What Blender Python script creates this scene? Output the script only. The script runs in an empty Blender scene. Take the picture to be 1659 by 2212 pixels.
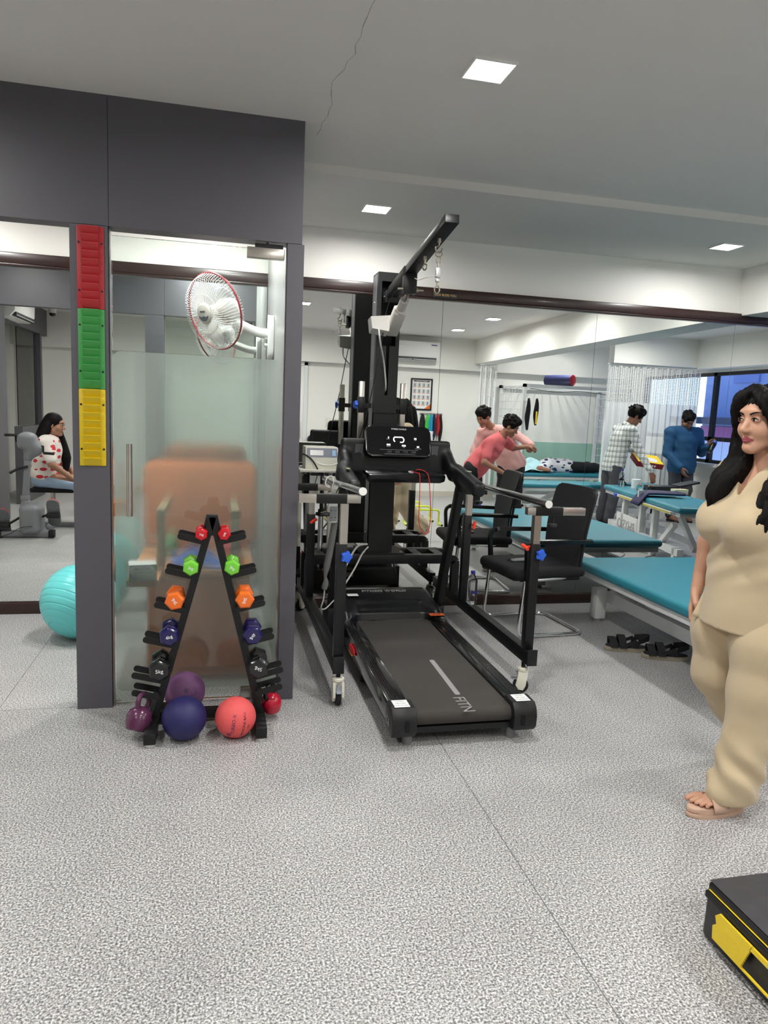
import bpy, bmesh, math, random
import numpy as np
from mathutils import Vector, Matrix
PI = math.pi
D = bpy.data
SC = bpy.context.scene
COL = SC.collection
random.seed(7)

# ---------------------------------------------------------------- camera, world, exposure
cam_d = D.cameras.new('camera')
cam = D.objects.new('camera', cam_d)
COL.objects.link(cam)
SC.camera = cam
cam_d.sensor_fit = 'VERTICAL'
cam_d.sensor_height = 36.0
cam_d.lens = 1545.0 / 2212.0 * 36.0
cam_d.clip_start = 0.05
PITCH, ROLL, YAW, CAM_H = math.radians(8.01), math.radians(2.48), math.radians(13.12), 1.42
_rt = Vector((math.cos(YAW), -math.sin(YAW), 0))
_fw = Vector((math.sin(YAW), math.cos(YAW), 0))
_up = Vector((0, 0, 1))
_f2 = _fw * math.cos(PITCH) - _up * math.sin(PITCH)
_u2 = _up * math.cos(PITCH) + _fw * math.sin(PITCH)
_r2 = _rt * math.cos(ROLL) + _u2 * math.sin(ROLL)
_u3 = _u2 * math.cos(ROLL) - _rt * math.sin(ROLL)
_m = Matrix((_r2, _u3, -_f2)).transposed().to_4x4()
_m.translation = (0, 0, CAM_H)
cam.matrix_world = _m

SC.view_settings.view_transform = 'Standard'
SC.view_settings.look = 'None'
SC.view_settings.gamma = 1.0
SC.view_settings.use_curve_mapping = False
SC.view_settings.exposure = EXPOSURE = 0.0
W = D.worlds.new('world')
SC.world = W
W.use_nodes = True
_n = W.node_tree
_bg = _n.nodes['Background']
_sky = _n.nodes.new('ShaderNodeTexSky')
_sky.sky_type = 'HOSEK_WILKIE'
_sky.turbidity = 4.0
_sky.sun_direction = (0.3, -0.6, 0.75)
_n.links.new(_sky.outputs[0], _bg.inputs['Color'])
_bg.inputs['Strength'].default_value = 9.0
try:
    SC.cycles.max_bounces = 14
    SC.cycles.glossy_bounces = 8
    SC.cycles.transmission_bounces = 10
    SC.cycles.transparent_max_bounces = 12
    SC.cycles.diffuse_bounces = 5
    SC.cycles.use_denoising = True
    SC.cycles.caustics_refractive = False
    SC.cycles.caustics_reflective = False
    SC.cycles.sample_clamp_indirect = 6.0
    SC.cycles.blur_glossy = 0.5
except Exception:
    pass

LAMP_POWER = 22.5
# ---------------------------------------------------------------- materials
_MATS = {}
def lin(c):
    return tuple(((v / 12.92) if v <= 0.04045 else ((v + 0.055) / 1.055) ** 2.4) for v in c)
def rgb(r, g, b):
    return lin((r / 255.0, g / 255.0, b / 255.0))
def mat(name, col=(0.5, 0.5, 0.5), rough=0.5, metal=0.0, coat=0.0, spec=0.5, bump=None, vary=None, trans=0.0, ior=1.45, sheen=0.0, emit=None, alpha=None):
    """col linear rgb; bump=(scale,strength); vary=(scale,amount)"""
    if name in _MATS:
        return _MATS[name]
    m = D.materials.new(name)
    m.use_nodes = True
    nt = m.node_tree
    b = nt.nodes['Principled BSDF']
    b.inputs['Base Color'].default_value = (*col, 1)
    b.inputs['Roughness'].default_value = rough
    b.inputs['Metallic'].default_value = metal
    b.inputs['Specular IOR Level'].default_value = spec
    b.inputs['IOR'].default_value = ior
    if coat:
        b.inputs['Coat Weight'].default_value = coat
        b.inputs['Coat Roughness'].default_value = 0.08
    if trans:
        b.inputs['Transmission Weight'].default_value = trans
    if sheen:
        b.inputs['Sheen Weight'].default_value = sheen
    if emit:
        b.inputs['Emission Color'].default_value = (*emit[0], 1)
        b.inputs['Emission Strength'].default_value = emit[1]
    if alpha is not None:
        b.inputs['Alpha'].default_value = alpha
    if bump or vary:
        tc = nt.nodes.new('ShaderNodeTexCoord')
    if vary:
        nz = nt.nodes.new('ShaderNodeTexNoise')
        nz.inputs['Scale'].default_value = vary[0]
        nz.inputs['Detail'].default_value = 4
        nt.links.new(tc.outputs['Object'], nz.inputs['Vector'])
        mx = nt.nodes.new('ShaderNodeMix')
        mx.data_type = 'RGBA'
        a = vary[1]
        mx.inputs[6].default_value = (*[max(0, c * (1 - a)) for c in col], 1)
        mx.inputs[7].default_value = (*[min(1, c * (1 + a)) for c in col], 1)
        nt.links.new(nz.outputs['Fac'], mx.inputs[0])
        nt.links.new(mx.outputs[2], b.inputs['Base Color'])
    if bump:
        nb = nt.nodes.new('ShaderNodeTexNoise')
        nb.inputs['Scale'].default_value = bump[0]
        nb.inputs['Detail'].default_value = 3
        nt.links.new(tc.outputs['Object'], nb.inputs['Vector'])
        bp = nt.nodes.new('ShaderNodeBump')
        bp.inputs['Strength'].default_value = bump[1]
        bp.inputs['Distance'].default_value = 0.01
        nt.links.new(nb.outputs['Fac'], bp.inputs['Height'])
        nt.links.new(bp.outputs['Normal'], b.inputs['Normal'])
    _MATS[name] = m
    return m

M_white = mat('wall_paint', rgb(238, 237, 231), 0.55, bump=(180, 0.05))
M_ceil = mat('ceiling_paint', rgb(222, 221, 217), 0.6, bump=(90, 0.04))
M_grey = mat('grey_laminate', rgb(84, 83, 89), 0.42, bump=(300, 0.04), vary=(1.5, 0.06))
M_greyd = mat('grey_laminate_edge', rgb(62, 62, 66), 0.5)
M_brown = mat('brown_polished_wood', rgb(46, 28, 25), 0.34, vary=(9, 0.35), coat=0.12)
M_black = mat('black_powder_coat', rgb(15, 15, 17), 0.42, bump=(500, 0.05))
M_blackg = mat('black_gloss_plastic', rgb(13, 13, 15), 0.22)
M_blackp = mat('black_matte_plastic', rgb(22, 22, 24), 0.42, bump=(700, 0.06))
M_rubber = mat('black_rubber', rgb(24, 24, 26), 0.7)
M_fabric_b = mat('black_fabric', rgb(16, 16, 18), 0.9, bump=(900, 0.3))
M_chrome = mat('chrome', (0.78, 0.78, 0.78), 0.09, 1.0)
M_steel = mat('brushed_steel', rgb(196, 190, 182), 0.3, 1.0, vary=(14, 0.12))
M_zinc = mat('zinc_hardware', rgb(186, 178, 160), 0.32, 1.0)
M_wplastic = mat('white_plastic', rgb(232, 232, 228), 0.35)
M_cream = mat('cream_plastic', rgb(222, 222, 208), 0.4)
M_gplastic = mat('grey_plastic', rgb(150, 152, 154), 0.4)
M_wmetal = mat('white_powder_coat', rgb(226, 228, 228), 0.38)
M_blue = mat('blue_plastic', rgb(52, 100, 214), 0.35)
M_red = mat('red_orange_plastic', rgb(240, 70, 45), 0.4)
M_teal = mat('teal_vinyl', rgb(48, 136, 154), 0.38, bump=(35, 0.08))
M_hair = mat('black_hair', rgb(15, 12, 12), 0.62, spec=0.16)
M_wood = mat('orange_brown_wood', rgb(196, 112, 58), 0.45, vary=(6, 0.18))
M_text_w = mat('white_print', rgb(240, 240, 240), 0.5)
M_text_k = mat('black_print', rgb(25, 25, 28), 0.5)
M_paper = mat('white_paper', rgb(238, 238, 236), 0.7)
M_pipe = mat('cable_black', rgb(18, 18, 20), 0.5)
M_cablew = mat('cable_grey', rgb(205, 203, 198), 0.45)
M_bglass = None

# ---------------------------------------------------------------- mesh builder
class MB:
    def __init__(self):
        self.bm = bmesh.new()
        self.mi = 0
    def _apply(self, geom_verts, M):
        if M is not None:
            bmesh.ops.transform(self.bm, matrix=M, verts=geom_verts)
    def _fmat(self, faces):
        for f in faces:
            f.material_index = self.mi
    def hexa(self, p):
        v = [self.bm.verts.new(q) for q in p]
        fs = []
        for a in ((0, 3, 2, 1), (4, 5, 6, 7), (0, 1, 5, 4), (1, 2, 6, 5), (2, 3, 7, 6), (3, 0, 4, 7)):
            fs.append(self.bm.faces.new([v[i] for i in a]))
        self._fmat(fs)
        return fs
    def box(self, x0, x1, y0, y1, z0, z1, M=None, bev=0.0, seg=2):
        x0, x1 = min(x0, x1), max(x0, x1); y0, y1 = min(y0, y1), max(y0, y1); z0, z1 = min(z0, z1), max(z0, z1)
        p = [(x0, y0, z0), (x1, y0, z0), (x1, y1, z0), (x0, y1, z0), (x0, y0, z1), (x1, y0, z1), (x1, y1, z1), (x0, y1, z1)]
        if M is not None:
            p = [M @ Vector(q) for q in p]
        fs = self.hexa(p)
        if bev > 0:
            es = list({e for f in fs for e in f.edges})
            r = bmesh.ops.bevel(self.bm, geom=es, offset=bev, segments=seg, affect='EDGES', profile=0.5)
            self._fmat(r['faces'])
        return self
    def bar(self, a, b, w, h, up=(0, 0, 1), bev=0.0):
        a, b = Vector(a), Vector(b)
        d = b - a
        L = d.length
        d.normalize()
        u = Vector(up)
        s = d.cross(u)
        if s.length < 1e-4:
            u = Vector((0, 1, 0)); s = d.cross(u)
        s.normalize(); u = s.cross(d)
        M = Matrix((s, d, u)).transposed().to_4x4()
        M.translation = a
        return self.box(-w / 2, w / 2, 0, L, -h / 2, h / 2, M=M, bev=bev)
    def tube(self, pts, r, seg=10, cap=True, closed=False):
        pts = [Vector(p) for p in pts]
        n = len(pts)
        rs = r if isinstance(r, (list, tuple)) else [r] * n
        rings = []
        prev = None
        for i, p in enumerate(pts):
            if closed:
                t = (pts[(i + 1) % n] - pts[i - 1])
            else:
                t = (pts[min(i + 1, n - 1)] - pts[max(i - 1, 0)])
            if t.length < 1e-9:
                t = Vector((0, 0, 1))
            t.normalize()
            if prev is None:
                u = Vector((0, 0, 1)) if abs(t.z) < 0.9 else Vector((1, 0, 0))
                s = t.cross(u).normalized()
            else:
                s = (prev - t * prev.dot(t))
                if s.length < 1e-6:
                    s = t.cross(Vector((0, 0, 1)))
                s.normalize()
            prev = s
            u = s.cross(t)
            rings.append([self.bm.verts.new(p + (s * math.cos(2 * PI * k / seg) + u * math.sin(2 * PI * k / seg)) * rs[i]) for k in range(seg)])
        fs = []
        m = n if closed else n - 1
        for i in range(m):
            A, B = rings[i], rings[(i + 1) % n]
            for k in range(seg):
                fs.append(self.bm.faces.new((A[k], A[(k + 1) % seg], B[(k + 1) % seg], B[k])))
        if cap and not closed:
            fs.append(self.bm.faces.new(rings[0][::-1]))
            fs.append(self.bm.faces.new(rings[-1]))
        self._fmat(fs)
        return self
    def cyl(self, a, b, r, seg=20, r2=None):
        return self.tube([a, b], [r, r if r2 is None else r2], seg)
    def lathe(self, prof, seg=28, M=None, cap=True):
        rings = []
        for (r, z) in prof:
            ring = []
            for k in range(seg):
                a = 2 * PI * k / seg
                p = Vector((r * math.cos(a), r * math.sin(a), z))
                if M is not None:
                    p = M @ p
                ring.append(self.bm.verts.new(p))
            rings.append(ring)
        fs = []
        for A, B in zip(rings[:-1], rings[1:]):
            for k in range(seg):
                fs.append(self.bm.faces.new((A[k], A[(k + 1) % seg], B[(k + 1) % seg], B[k])))
        if cap:
            fs.append(self.bm.faces.new(rings[0][::-1]))
            fs.append(self.bm.faces.new(rings[-1]))
        self._fmat(fs)
        return self
    def prism(self, outline, z0, z1, M=None, bev=0.0):
        def tr(p):
            p = Vector(p)
            return M @ p if M is not None else p
        lo = [self.bm.verts.new(tr((x, y, z0))) for x, y in outline]
        hi = [self.bm.verts.new(tr((x, y, z1))) for x, y in outline]
        n = len(outline)
        fs = [self.bm.faces.new(lo[::-1]), self.bm.faces.new(hi)]
        for k in range(n):
            fs.append(self.bm.faces.new((lo[k], lo[(k + 1) % n], hi[(k + 1) % n], hi[k])))
        self._fmat(fs)
        if bev > 0:
            es = list(set(fs[0].edges) | set(fs[1].edges))
            r = bmesh.ops.bevel(self.bm, geom=es, offset=bev, segments=2, affect='EDGES', profile=0.5)
            self._fmat(r['faces'])
        return self
    def sphere(self, c, r, seg=24, rings=14, scale=(1, 1, 1), M=None):
        Mx = Matrix.Translation(c) @ Matrix.Diagonal((r * scale[0], r * scale[1], r * scale[2], 1))
        if M is not None:
            Mx = M @ Mx
        v = bmesh.ops.create_uvsphere(self.bm, u_segments=seg, v_segments=rings, radius=1.0, matrix=Mx)['verts']
        self._fmat({f for q in v for f in q.link_faces})
        return self
    def torus(self, c, R, r, axis=(0, 0, 1), seg=24, cs=8, arc=(0, 2 * PI)):
        ax = Vector(axis).normalized()
        u = ax.orthogonal().normalized()
        v = ax.cross(u)
        full = abs(arc[1] - arc[0] - 2 * PI) < 1e-6
        n = seg
        pts = []
        for i in range(n if full else n + 1):
            a = arc[0] + (arc[1] - arc[0]) * i / n
            pts.append(Vector(c) + (u * math.cos(a) + v * math.sin(a)) * R)
        return self.tube(pts, r, cs, closed=full)
    def quad(self, p):
        f = self.bm.faces.new([self.bm.verts.new(q) for q in p])
        self._fmat([f])
        return self
    def grid(self, fn, nu, nv, thick=0.0):
        V = [[self.bm.verts.new(fn(i / nu, j / nv)) for j in range(nv + 1)] for i in range(nu + 1)]
        fs = []
        for i in range(nu):
            for j in range(nv):
                fs.append(self.bm.faces.new((V[i][j], V[i + 1][j], V[i + 1][j + 1], V[i][j + 1])))
        self._fmat(fs)
        if thick:
            r = bmesh.ops.solidify(self.bm, geom=fs, thickness=thick)
        return self
    def build(self, name, m, parent=None, smooth=40, M=None):
        me = D.meshes.new(name)
        if M is not None:
            bmesh.ops.transform(self.bm, matrix=M, verts=self.bm.verts)
        bmesh.ops.recalc_face_normals(self.bm, faces=self.bm.faces)
        self.bm.to_mesh(me)
        self.bm.free()
        for q in (m if isinstance(m, (list, tuple)) else [m]):
            me.materials.append(q)
        if smooth:
            n = len(me.polygons)
            me.polygons.foreach_set('use_smooth', [True] * n)
            try:
                me.set_sharp_from_angle(angle=math.radians(smooth))
            except Exception:
                pass
        o = D.objects.new(name, me)
        COL.objects.link(o)
        if parent is not None:
            o.parent = parent
            o.matrix_parent_inverse = parent.matrix_world.inverted() if False else Matrix()
        return o

def empty(name, loc=(0, 0, 0), rz=0.0, label=None, cat=None, group=None, kind=None):
    o = D.objects.new(name, None)
    o.empty_display_size = 0.1
    COL.objects.link(o)
    o.location = loc
    o.rotation_euler = (0, 0, rz)
    if label or kind:
        tag(o, label, cat, group, kind)
    return o
def tag(o, label=None, cat=None, group=None, kind=None):
    if label: o['label'] = label
    if cat: o['category'] = cat
    if group: o['group'] = group
    if kind: o['kind'] = kind
    return o
def struct(o, label=None):
    o['kind'] = 'structure'
    if label: o['label'] = label
    return o
def copy_tree(o, parent=None):
    c = o.copy()
    COL.objects.link(c)
    if parent is not None:
        c.parent = parent
    for ch in list(o.children):
        copy_tree(ch, c)
    return c

def mesh_np(name, V, F, mats, parent=None, mi=None):
    """V (n,3) float, F (m,4) int quads"""
    me = D.meshes.new(name)
    n, m = len(V), len(F)
    me.vertices.add(n)
    me.vertices.foreach_set('co', np.asarray(V, np.float32).ravel())
    me.loops.add(m * 4)
    me.loops.foreach_set('vertex_index', np.asarray(F, np.int32).ravel())
    me.polygons.add(m)
    me.polygons.foreach_set('loop_start', np.arange(0, m * 4, 4, dtype=np.int32))
    try:
        me.polygons.foreach_set('loop_total', np.full(m, 4, np.int32))
    except Exception:
        pass
    for q in mats:
        me.materials.append(q)
    if mi is not None:
        me.polygons.foreach_set('material_index', np.asarray(mi, np.int32))
    me.polygons.foreach_set('use_smooth', np.ones(m, bool))
    me.update(calc_edges=True)
    me.validate()
    o = D.objects.new(name, me)
    COL.objects.link(o)
    if parent is not None:
        o.parent = parent
    return o

def text_mesh(name, s, size, M, m, parent=None, depth=0.0006, align='CENTER', spacing=1.0, bold=0.0):
    cu = D.curves.new('lettering', 'FONT')
    cu.body = s
    cu.size = size
    cu.align_x = align
    cu.align_y = 'CENTER'
    cu.extrude = depth
    cu.offset = bold
    cu.space_character = spacing
    cu.resolution_u = 3
    t = D.objects.new('lettering', cu)
    COL.objects.link(t)
    dg = bpy.context.evaluated_depsgraph_get()
    me = D.meshes.new_from_object(t.evaluated_get(dg))
    D.objects.remove(t)
    D.curves.remove(cu)
    me.transform(M)
    me.materials.clear()
    me.materials.append(m)
    me.name = name
    o = D.objects.new(name, me)
    COL.objects.link(o)
    if parent is not None:
        o.parent = parent
    return o
def frame(o, x, y):
    """matrix whose local x,y axes are given and whose z is their normal"""
    x = Vector(x).normalized(); y = Vector(y)
    z = x.cross(y).normalized(); y = z.cross(x)
    M = Matrix((x, y, z)).transposed().to_4x4()
    M.translation = o
    return M
def bez(p0, p1, p2, p3, n=12):
    p0, p1, p2, p3 = map(Vector, (p0, p1, p2, p3))
    return [p0 * (1 - t) ** 3 + p1 * 3 * t * (1 - t) ** 2 + p2 * 3 * t * t * (1 - t) + p3 * t ** 3 for t in [i / n for i in range(n + 1)]]
def spline(pts, n=6):
    pts = [Vector(p) for p in pts]
    P = [pts[0]] + pts + [pts[-1]]
    out = []
    for i in range(1, len(P) - 2):
        a, b, c, d = P[i - 1], P[i], P[i + 1], P[i + 2]
        for k in range(n):
            t = k / n
            out.append(0.5 * ((2 * b) + (c - a) * t + (2 * a - 5 * b + 4 * c - d) * t * t + (3 * b - a - 3 * c + d) * t ** 3))
    out.append(pts[-1])
    return out
def fillet(pts, r, n=5):
    pts = [Vector(p) for p in pts]
    out = [pts[0]]
    for i in range(1, len(pts) - 1):
        a, b, c = pts[i - 1], pts[i], pts[i + 1]
        rr = min(r, (a - b).length * 0.49, (c - b).length * 0.49)
        p, q = b + (a - b).normalized() * rr, b + (c - b).normalized() * rr
        for k in range(n + 1):
            t = k / n
            out.append(p * (1 - t) ** 2 + b * 2 * t * (1 - t) + q * t * t)
    out.append(pts[-1])
    return out
def rrect(w, h, r, n=5, cx=0, cy=0):
    o = []
    for sx, sy, a0 in ((1, 1, 0), (-1, 1, PI / 2), (-1, -1, PI), (1, -1, 1.5 * PI)):
        for k in range(n + 1):
            a = a0 + PI / 2 * k / n
            o.append((cx + sx * (w / 2 - r) + r * math.cos(a), cy + sy * (h / 2 - r) + r * math.sin(a)))
    return o
# ---------------------------------------------------------------- implicit-surface modelling (smooth blends of tapered limbs)
BIG = 9.0
class Field:
    def __init__(self, lo, hi, h):
        self.lo = np.array(lo, np.float32); self.h = h
        self.n = [int(math.ceil((hi[i] - lo[i]) / h)) + 1 for i in range(3)]
        self.D = np.full(self.n, BIG, np.float32)
        self.ax = [self.lo[i] + h * np.arange(self.n[i], dtype=np.float32) for i in range(3)]
    def _win(self, lo, hi):
        s = []
        for i in range(3):
            a = max(0, int(math.floor((lo[i] - self.lo[i]) / self.h)))
            b = min(self.n[i], int(math.ceil((hi[i] - self.lo[i]) / self.h)) + 1)
            if b <= a: return None
            s.append(slice(a, b))
        return tuple(s)
    def _grid(self, s):
        return (self.ax[0][s[0]][:, None, None], self.ax[1][s[1]][None, :, None], self.ax[2][s[2]][None, None, :])
    def _comb(self, s, d, k, op):
        a = self.D[s]
        if op == 'sub':
            d = -d
            if k > 0:
                hh = np.clip(0.5 - 0.5 * (a - d) / k, 0, 1)
                r = a * (1 - hh) + d * hh + k * hh * (1 - hh)
            else: r = np.maximum(a, d)
        else:
            if k > 0:
                hh = np.clip(0.5 + 0.5 * (a - d) / k, 0, 1)
                r = a * (1 - hh) + d * hh - k * hh * (1 - hh)
                r = np.where(a > BIG * 0.5, np.minimum(a, d), r)
            else: r = np.minimum(a, d)
        self.D[s] = r
    def cone(self, a, b, ra, rb, k=0.02, op='add', flat=None):
        a = np.array(a, np.float32); b = np.array(b, np.float32)
        m = max(ra, rb) * (1.0 if flat is None else max(1.0, 1.0 / flat[1])) + k + 3 * self.h
        s = self._win(np.minimum(a, b) - m, np.maximum(a, b) + m)
        if s is None: return self
        X, Y, Z = self._grid(s)
        px, py, pz = X - a[0], Y - a[1], Z - a[2]
        ab = b - a
        L2 = float(ab @ ab) + 1e-9
        t = np.clip((px * ab[0] + py * ab[1] + pz * ab[2]) / L2, 0, 1)
        qx, qy, qz = px - t * ab[0], py - t * ab[1], pz - t * ab[2]
        if flat is not None:
            ax = np.array(flat[0], np.float32); ax /= np.linalg.norm(ax)
            q = qx * ax[0] + qy * ax[1] + qz * ax[2]
            f = 1.0 / flat[1] - 1.0 if flat[1] < 1 else 1.0 / flat[1] - 1.0
            qx = qx + f * q * ax[0]; qy = qy + f * q * ax[1]; qz = qz + f * q * ax[2]
        d = np.sqrt(qx * qx + qy * qy + qz * qz) - (ra + (rb - ra) * t)
        self._comb(s, d, k, op)
        return self
    def chain(self, pts, rs, k=0.02, op='add', flat=None):
        for i in range(len(pts) - 1):
            self.cone(pts[i], pts[i + 1], rs[i], rs[i + 1], k, op, flat)
        return self
    def ell(self, c, r, R=None, k=0.02, op='add'):
        m = max(r) + k + 3 * self.h
        c = np.array(c, np.float32)
        s = self._win(c - m, c + m)
        if s is None: return self
        X, Y, Z = self._grid(s)
        x, y, z = X - c[0], Y - c[1], Z - c[2]
        if R is not None:
            R = np.array(R, np.float32)   # rows: local axes
            x, y, z = (R[0, 0] * x + R[0, 1] * y + R[0, 2] * z, R[1, 0] * x + R[1, 1] * y + R[1, 2] * z, R[2, 0] * x + R[2, 1] * y + R[2, 2] * z)
        k0 = np.sqrt((x / r[0]) ** 2 + (y / r[1]) ** 2 + (z / r[2]) ** 2)
        k1 = np.sqrt((x / r[0] ** 2) ** 2 + (y / r[1] ** 2) ** 2 + (z / r[2] ** 2) ** 2) + 1e-6
        d = np.where(k0 < 1e-4, -min(r), k0 * (k0 - 1) / k1)
        self._comb(s, d.astype(np.float32), k, op)
        return self
    def rbox(self, c, hf, r, R=None, k=0.02, op='add'):
        m = float(np.linalg.norm(hf)) + k + 3 * self.h
        c = np.array(c, np.float32)
        s = self._win(c - m, c + m)
        if s is None: return self
        X, Y, Z = self._grid(s)
        x, y, z = X - c[0], Y - c[1], Z - c[2]
        if R is not None:
            R = np.array(R, np.float32)
            x, y, z = (R[0, 0] * x + R[0, 1] * y + R[0, 2] * z, R[1, 0] * x + R[1, 1] * y + R[1, 2] * z, R[2, 0] * x + R[2, 1] * y + R[2, 2] * z)
        qx, qy, qz = np.abs(x) - (hf[0] - r), np.abs(y) - (hf[1] - r), np.abs(z) - (hf[2] - r)
        d = np.sqrt(np.maximum(qx, 0) ** 2 + np.maximum(qy, 0) ** 2 + np.maximum(qz, 0) ** 2) + np.minimum(np.maximum(qx, np.maximum(qy, qz)), 0) - r
        self._comb(s, d, k, op)
        return self
    def half(self, p, n, k=0.0):
        """remove everything on the side n of the plane through p"""
        n = np.array(n, np.float32); n /= np.linalg.norm(n)
        X, Y, Z = self.ax[0][:, None, None], self.ax[1][None, :, None], self.ax[2][None, None, :]
        d = -((X - p[0]) * n[0] + (Y - p[1]) * n[1] + (Z - p[2]) * n[2])
        self.D = np.maximum(self.D, -d).astype(np.float32)
        return self
    def warp(self, fn):
        """add a displacement field fn(X,Y,Z) -> metres (positive shrinks)"""
        X, Y, Z = self.ax[0][:, None, None], self.ax[1][None, :, None], self.ax[2][None, None, :]
        near = np.abs(self.D) < 0.08
        dd = np.broadcast_to(fn(X, Y, Z), self.D.shape)
        self.D = np.where(near, self.D + dd, self.D).astype(np.float32)
        return self
    def surface(self):
        Dm = self.D
        S = Dm < 0
        S[0] = S[-1] = False; S[:, 0] = S[:, -1] = False; S[:, :, 0] = S[:, :, -1] = False
        Dm = np.where(S, Dm, np.maximum(Dm, 1e-6))
        c = np.zeros([n - 1 for n in self.n], np.uint8)
        cs = [(i, j, k) for i in (0, 1) for j in (0, 1) for k in (0, 1)]
        nx, ny, nz = self.n
        for i, j, k in cs:
            c += S[i:nx - 1 + i, j:ny - 1 + j, k:nz - 1 + k]
        act = (c > 0) & (c < 8)
        ids = np.argwhere(act)
        idx = np.full(act.shape, -1, np.int32)
        idx[act] = np.arange(len(ids), dtype=np.int32)
        acc = np.zeros((len(ids), 3), np.float32); cnt = np.zeros(len(ids), np.float32)
        val = {q: Dm[ids[:, 0] + q[0], ids[:, 1] + q[1], ids[:, 2] + q[2]] for q in cs}
        for q in cs:
            for a in range(3):
                if q[a] == 0:
                    w = list(q); w[a] = 1; w = tuple(w)
                    da, db = val[q], val[w]
                    m = (da < 0) != (db < 0)
                    t = np.where(m, da / np.where(m, da - db, 1), 0)
                    p = np.tile(np.array(q, np.float32), (len(ids), 1)); p[:, a] += t
                    acc += p * m[:, None]; cnt += m
        V = self.lo + self.h * (ids + acc / cnt[:, None])
        F = []
        for a in range(3):
            o1, o2 = [(1, 2), (2, 0), (0, 1)][a]
            sl0 = [slice(1, -1)] * 3; sl0[a] = slice(0, self.n[a] - 1)
            sl1 = list(sl0); sl1[a] = slice(1, self.n[a])
            A, B = S[tuple(sl0)], S[tuple(sl1)]
            e = np.argwhere(A != B)
            if len(e) == 0: continue
            sgn = A[e[:, 0], e[:, 1], e[:, 2]]
            off = np.ones(3, int); off[a] = 0
            e = e + off
            def I(d1, d2):
                q = e.copy(); q[:, o1] -= d1; q[:, o2] -= d2
                return idx[q[:, 0], q[:, 1], q[:, 2]]
            q = np.stack([I(1, 1), I(0, 1), I(0, 0), I(1, 0)], 1)
            q[~sgn] = q[~sgn][:, ::-1]
            F.append(q)
        F = np.concatenate(F)
        F = F[(F >= 0).all(1)]
        return V.astype(np.float32), F
    def build(self, name, mats, parent=None, matfn=None, smooth=0):
        V, F = self.surface()
        for _ in range(smooth):
            s = np.zeros_like(V); n = np.zeros(len(V), np.float32)
            for a, b in ((0, 1), (1, 2), (2, 3), (3, 0)):
                np.add.at(s, F[:, a], V[F[:, b]]); np.add.at(s, F[:, b], V[F[:, a]])
                np.add.at(n, F[:, a], 1); np.add.at(n, F[:, b], 1)
            V = 0.5 * V + 0.5 * s / np.maximum(n, 1)[:, None]
        mi = None
        if matfn is not None:
            mi = matfn(V[F].mean(1))
        self.D = None
        return mesh_np(name, V, F, mats if isinstance(mats, (list, tuple)) else [mats], parent, mi)
# ================================================================= ROOM
YM = 4.985      # mirror plane
YB = -1.85      # wall behind the camera
XL, XR = -3.0, 7.15
ZC, ZC2 = 2.667, 2.622
YP0, YP1 = 3.36, 3.46   # grey partition
XBM = 3.94      # beam

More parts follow.
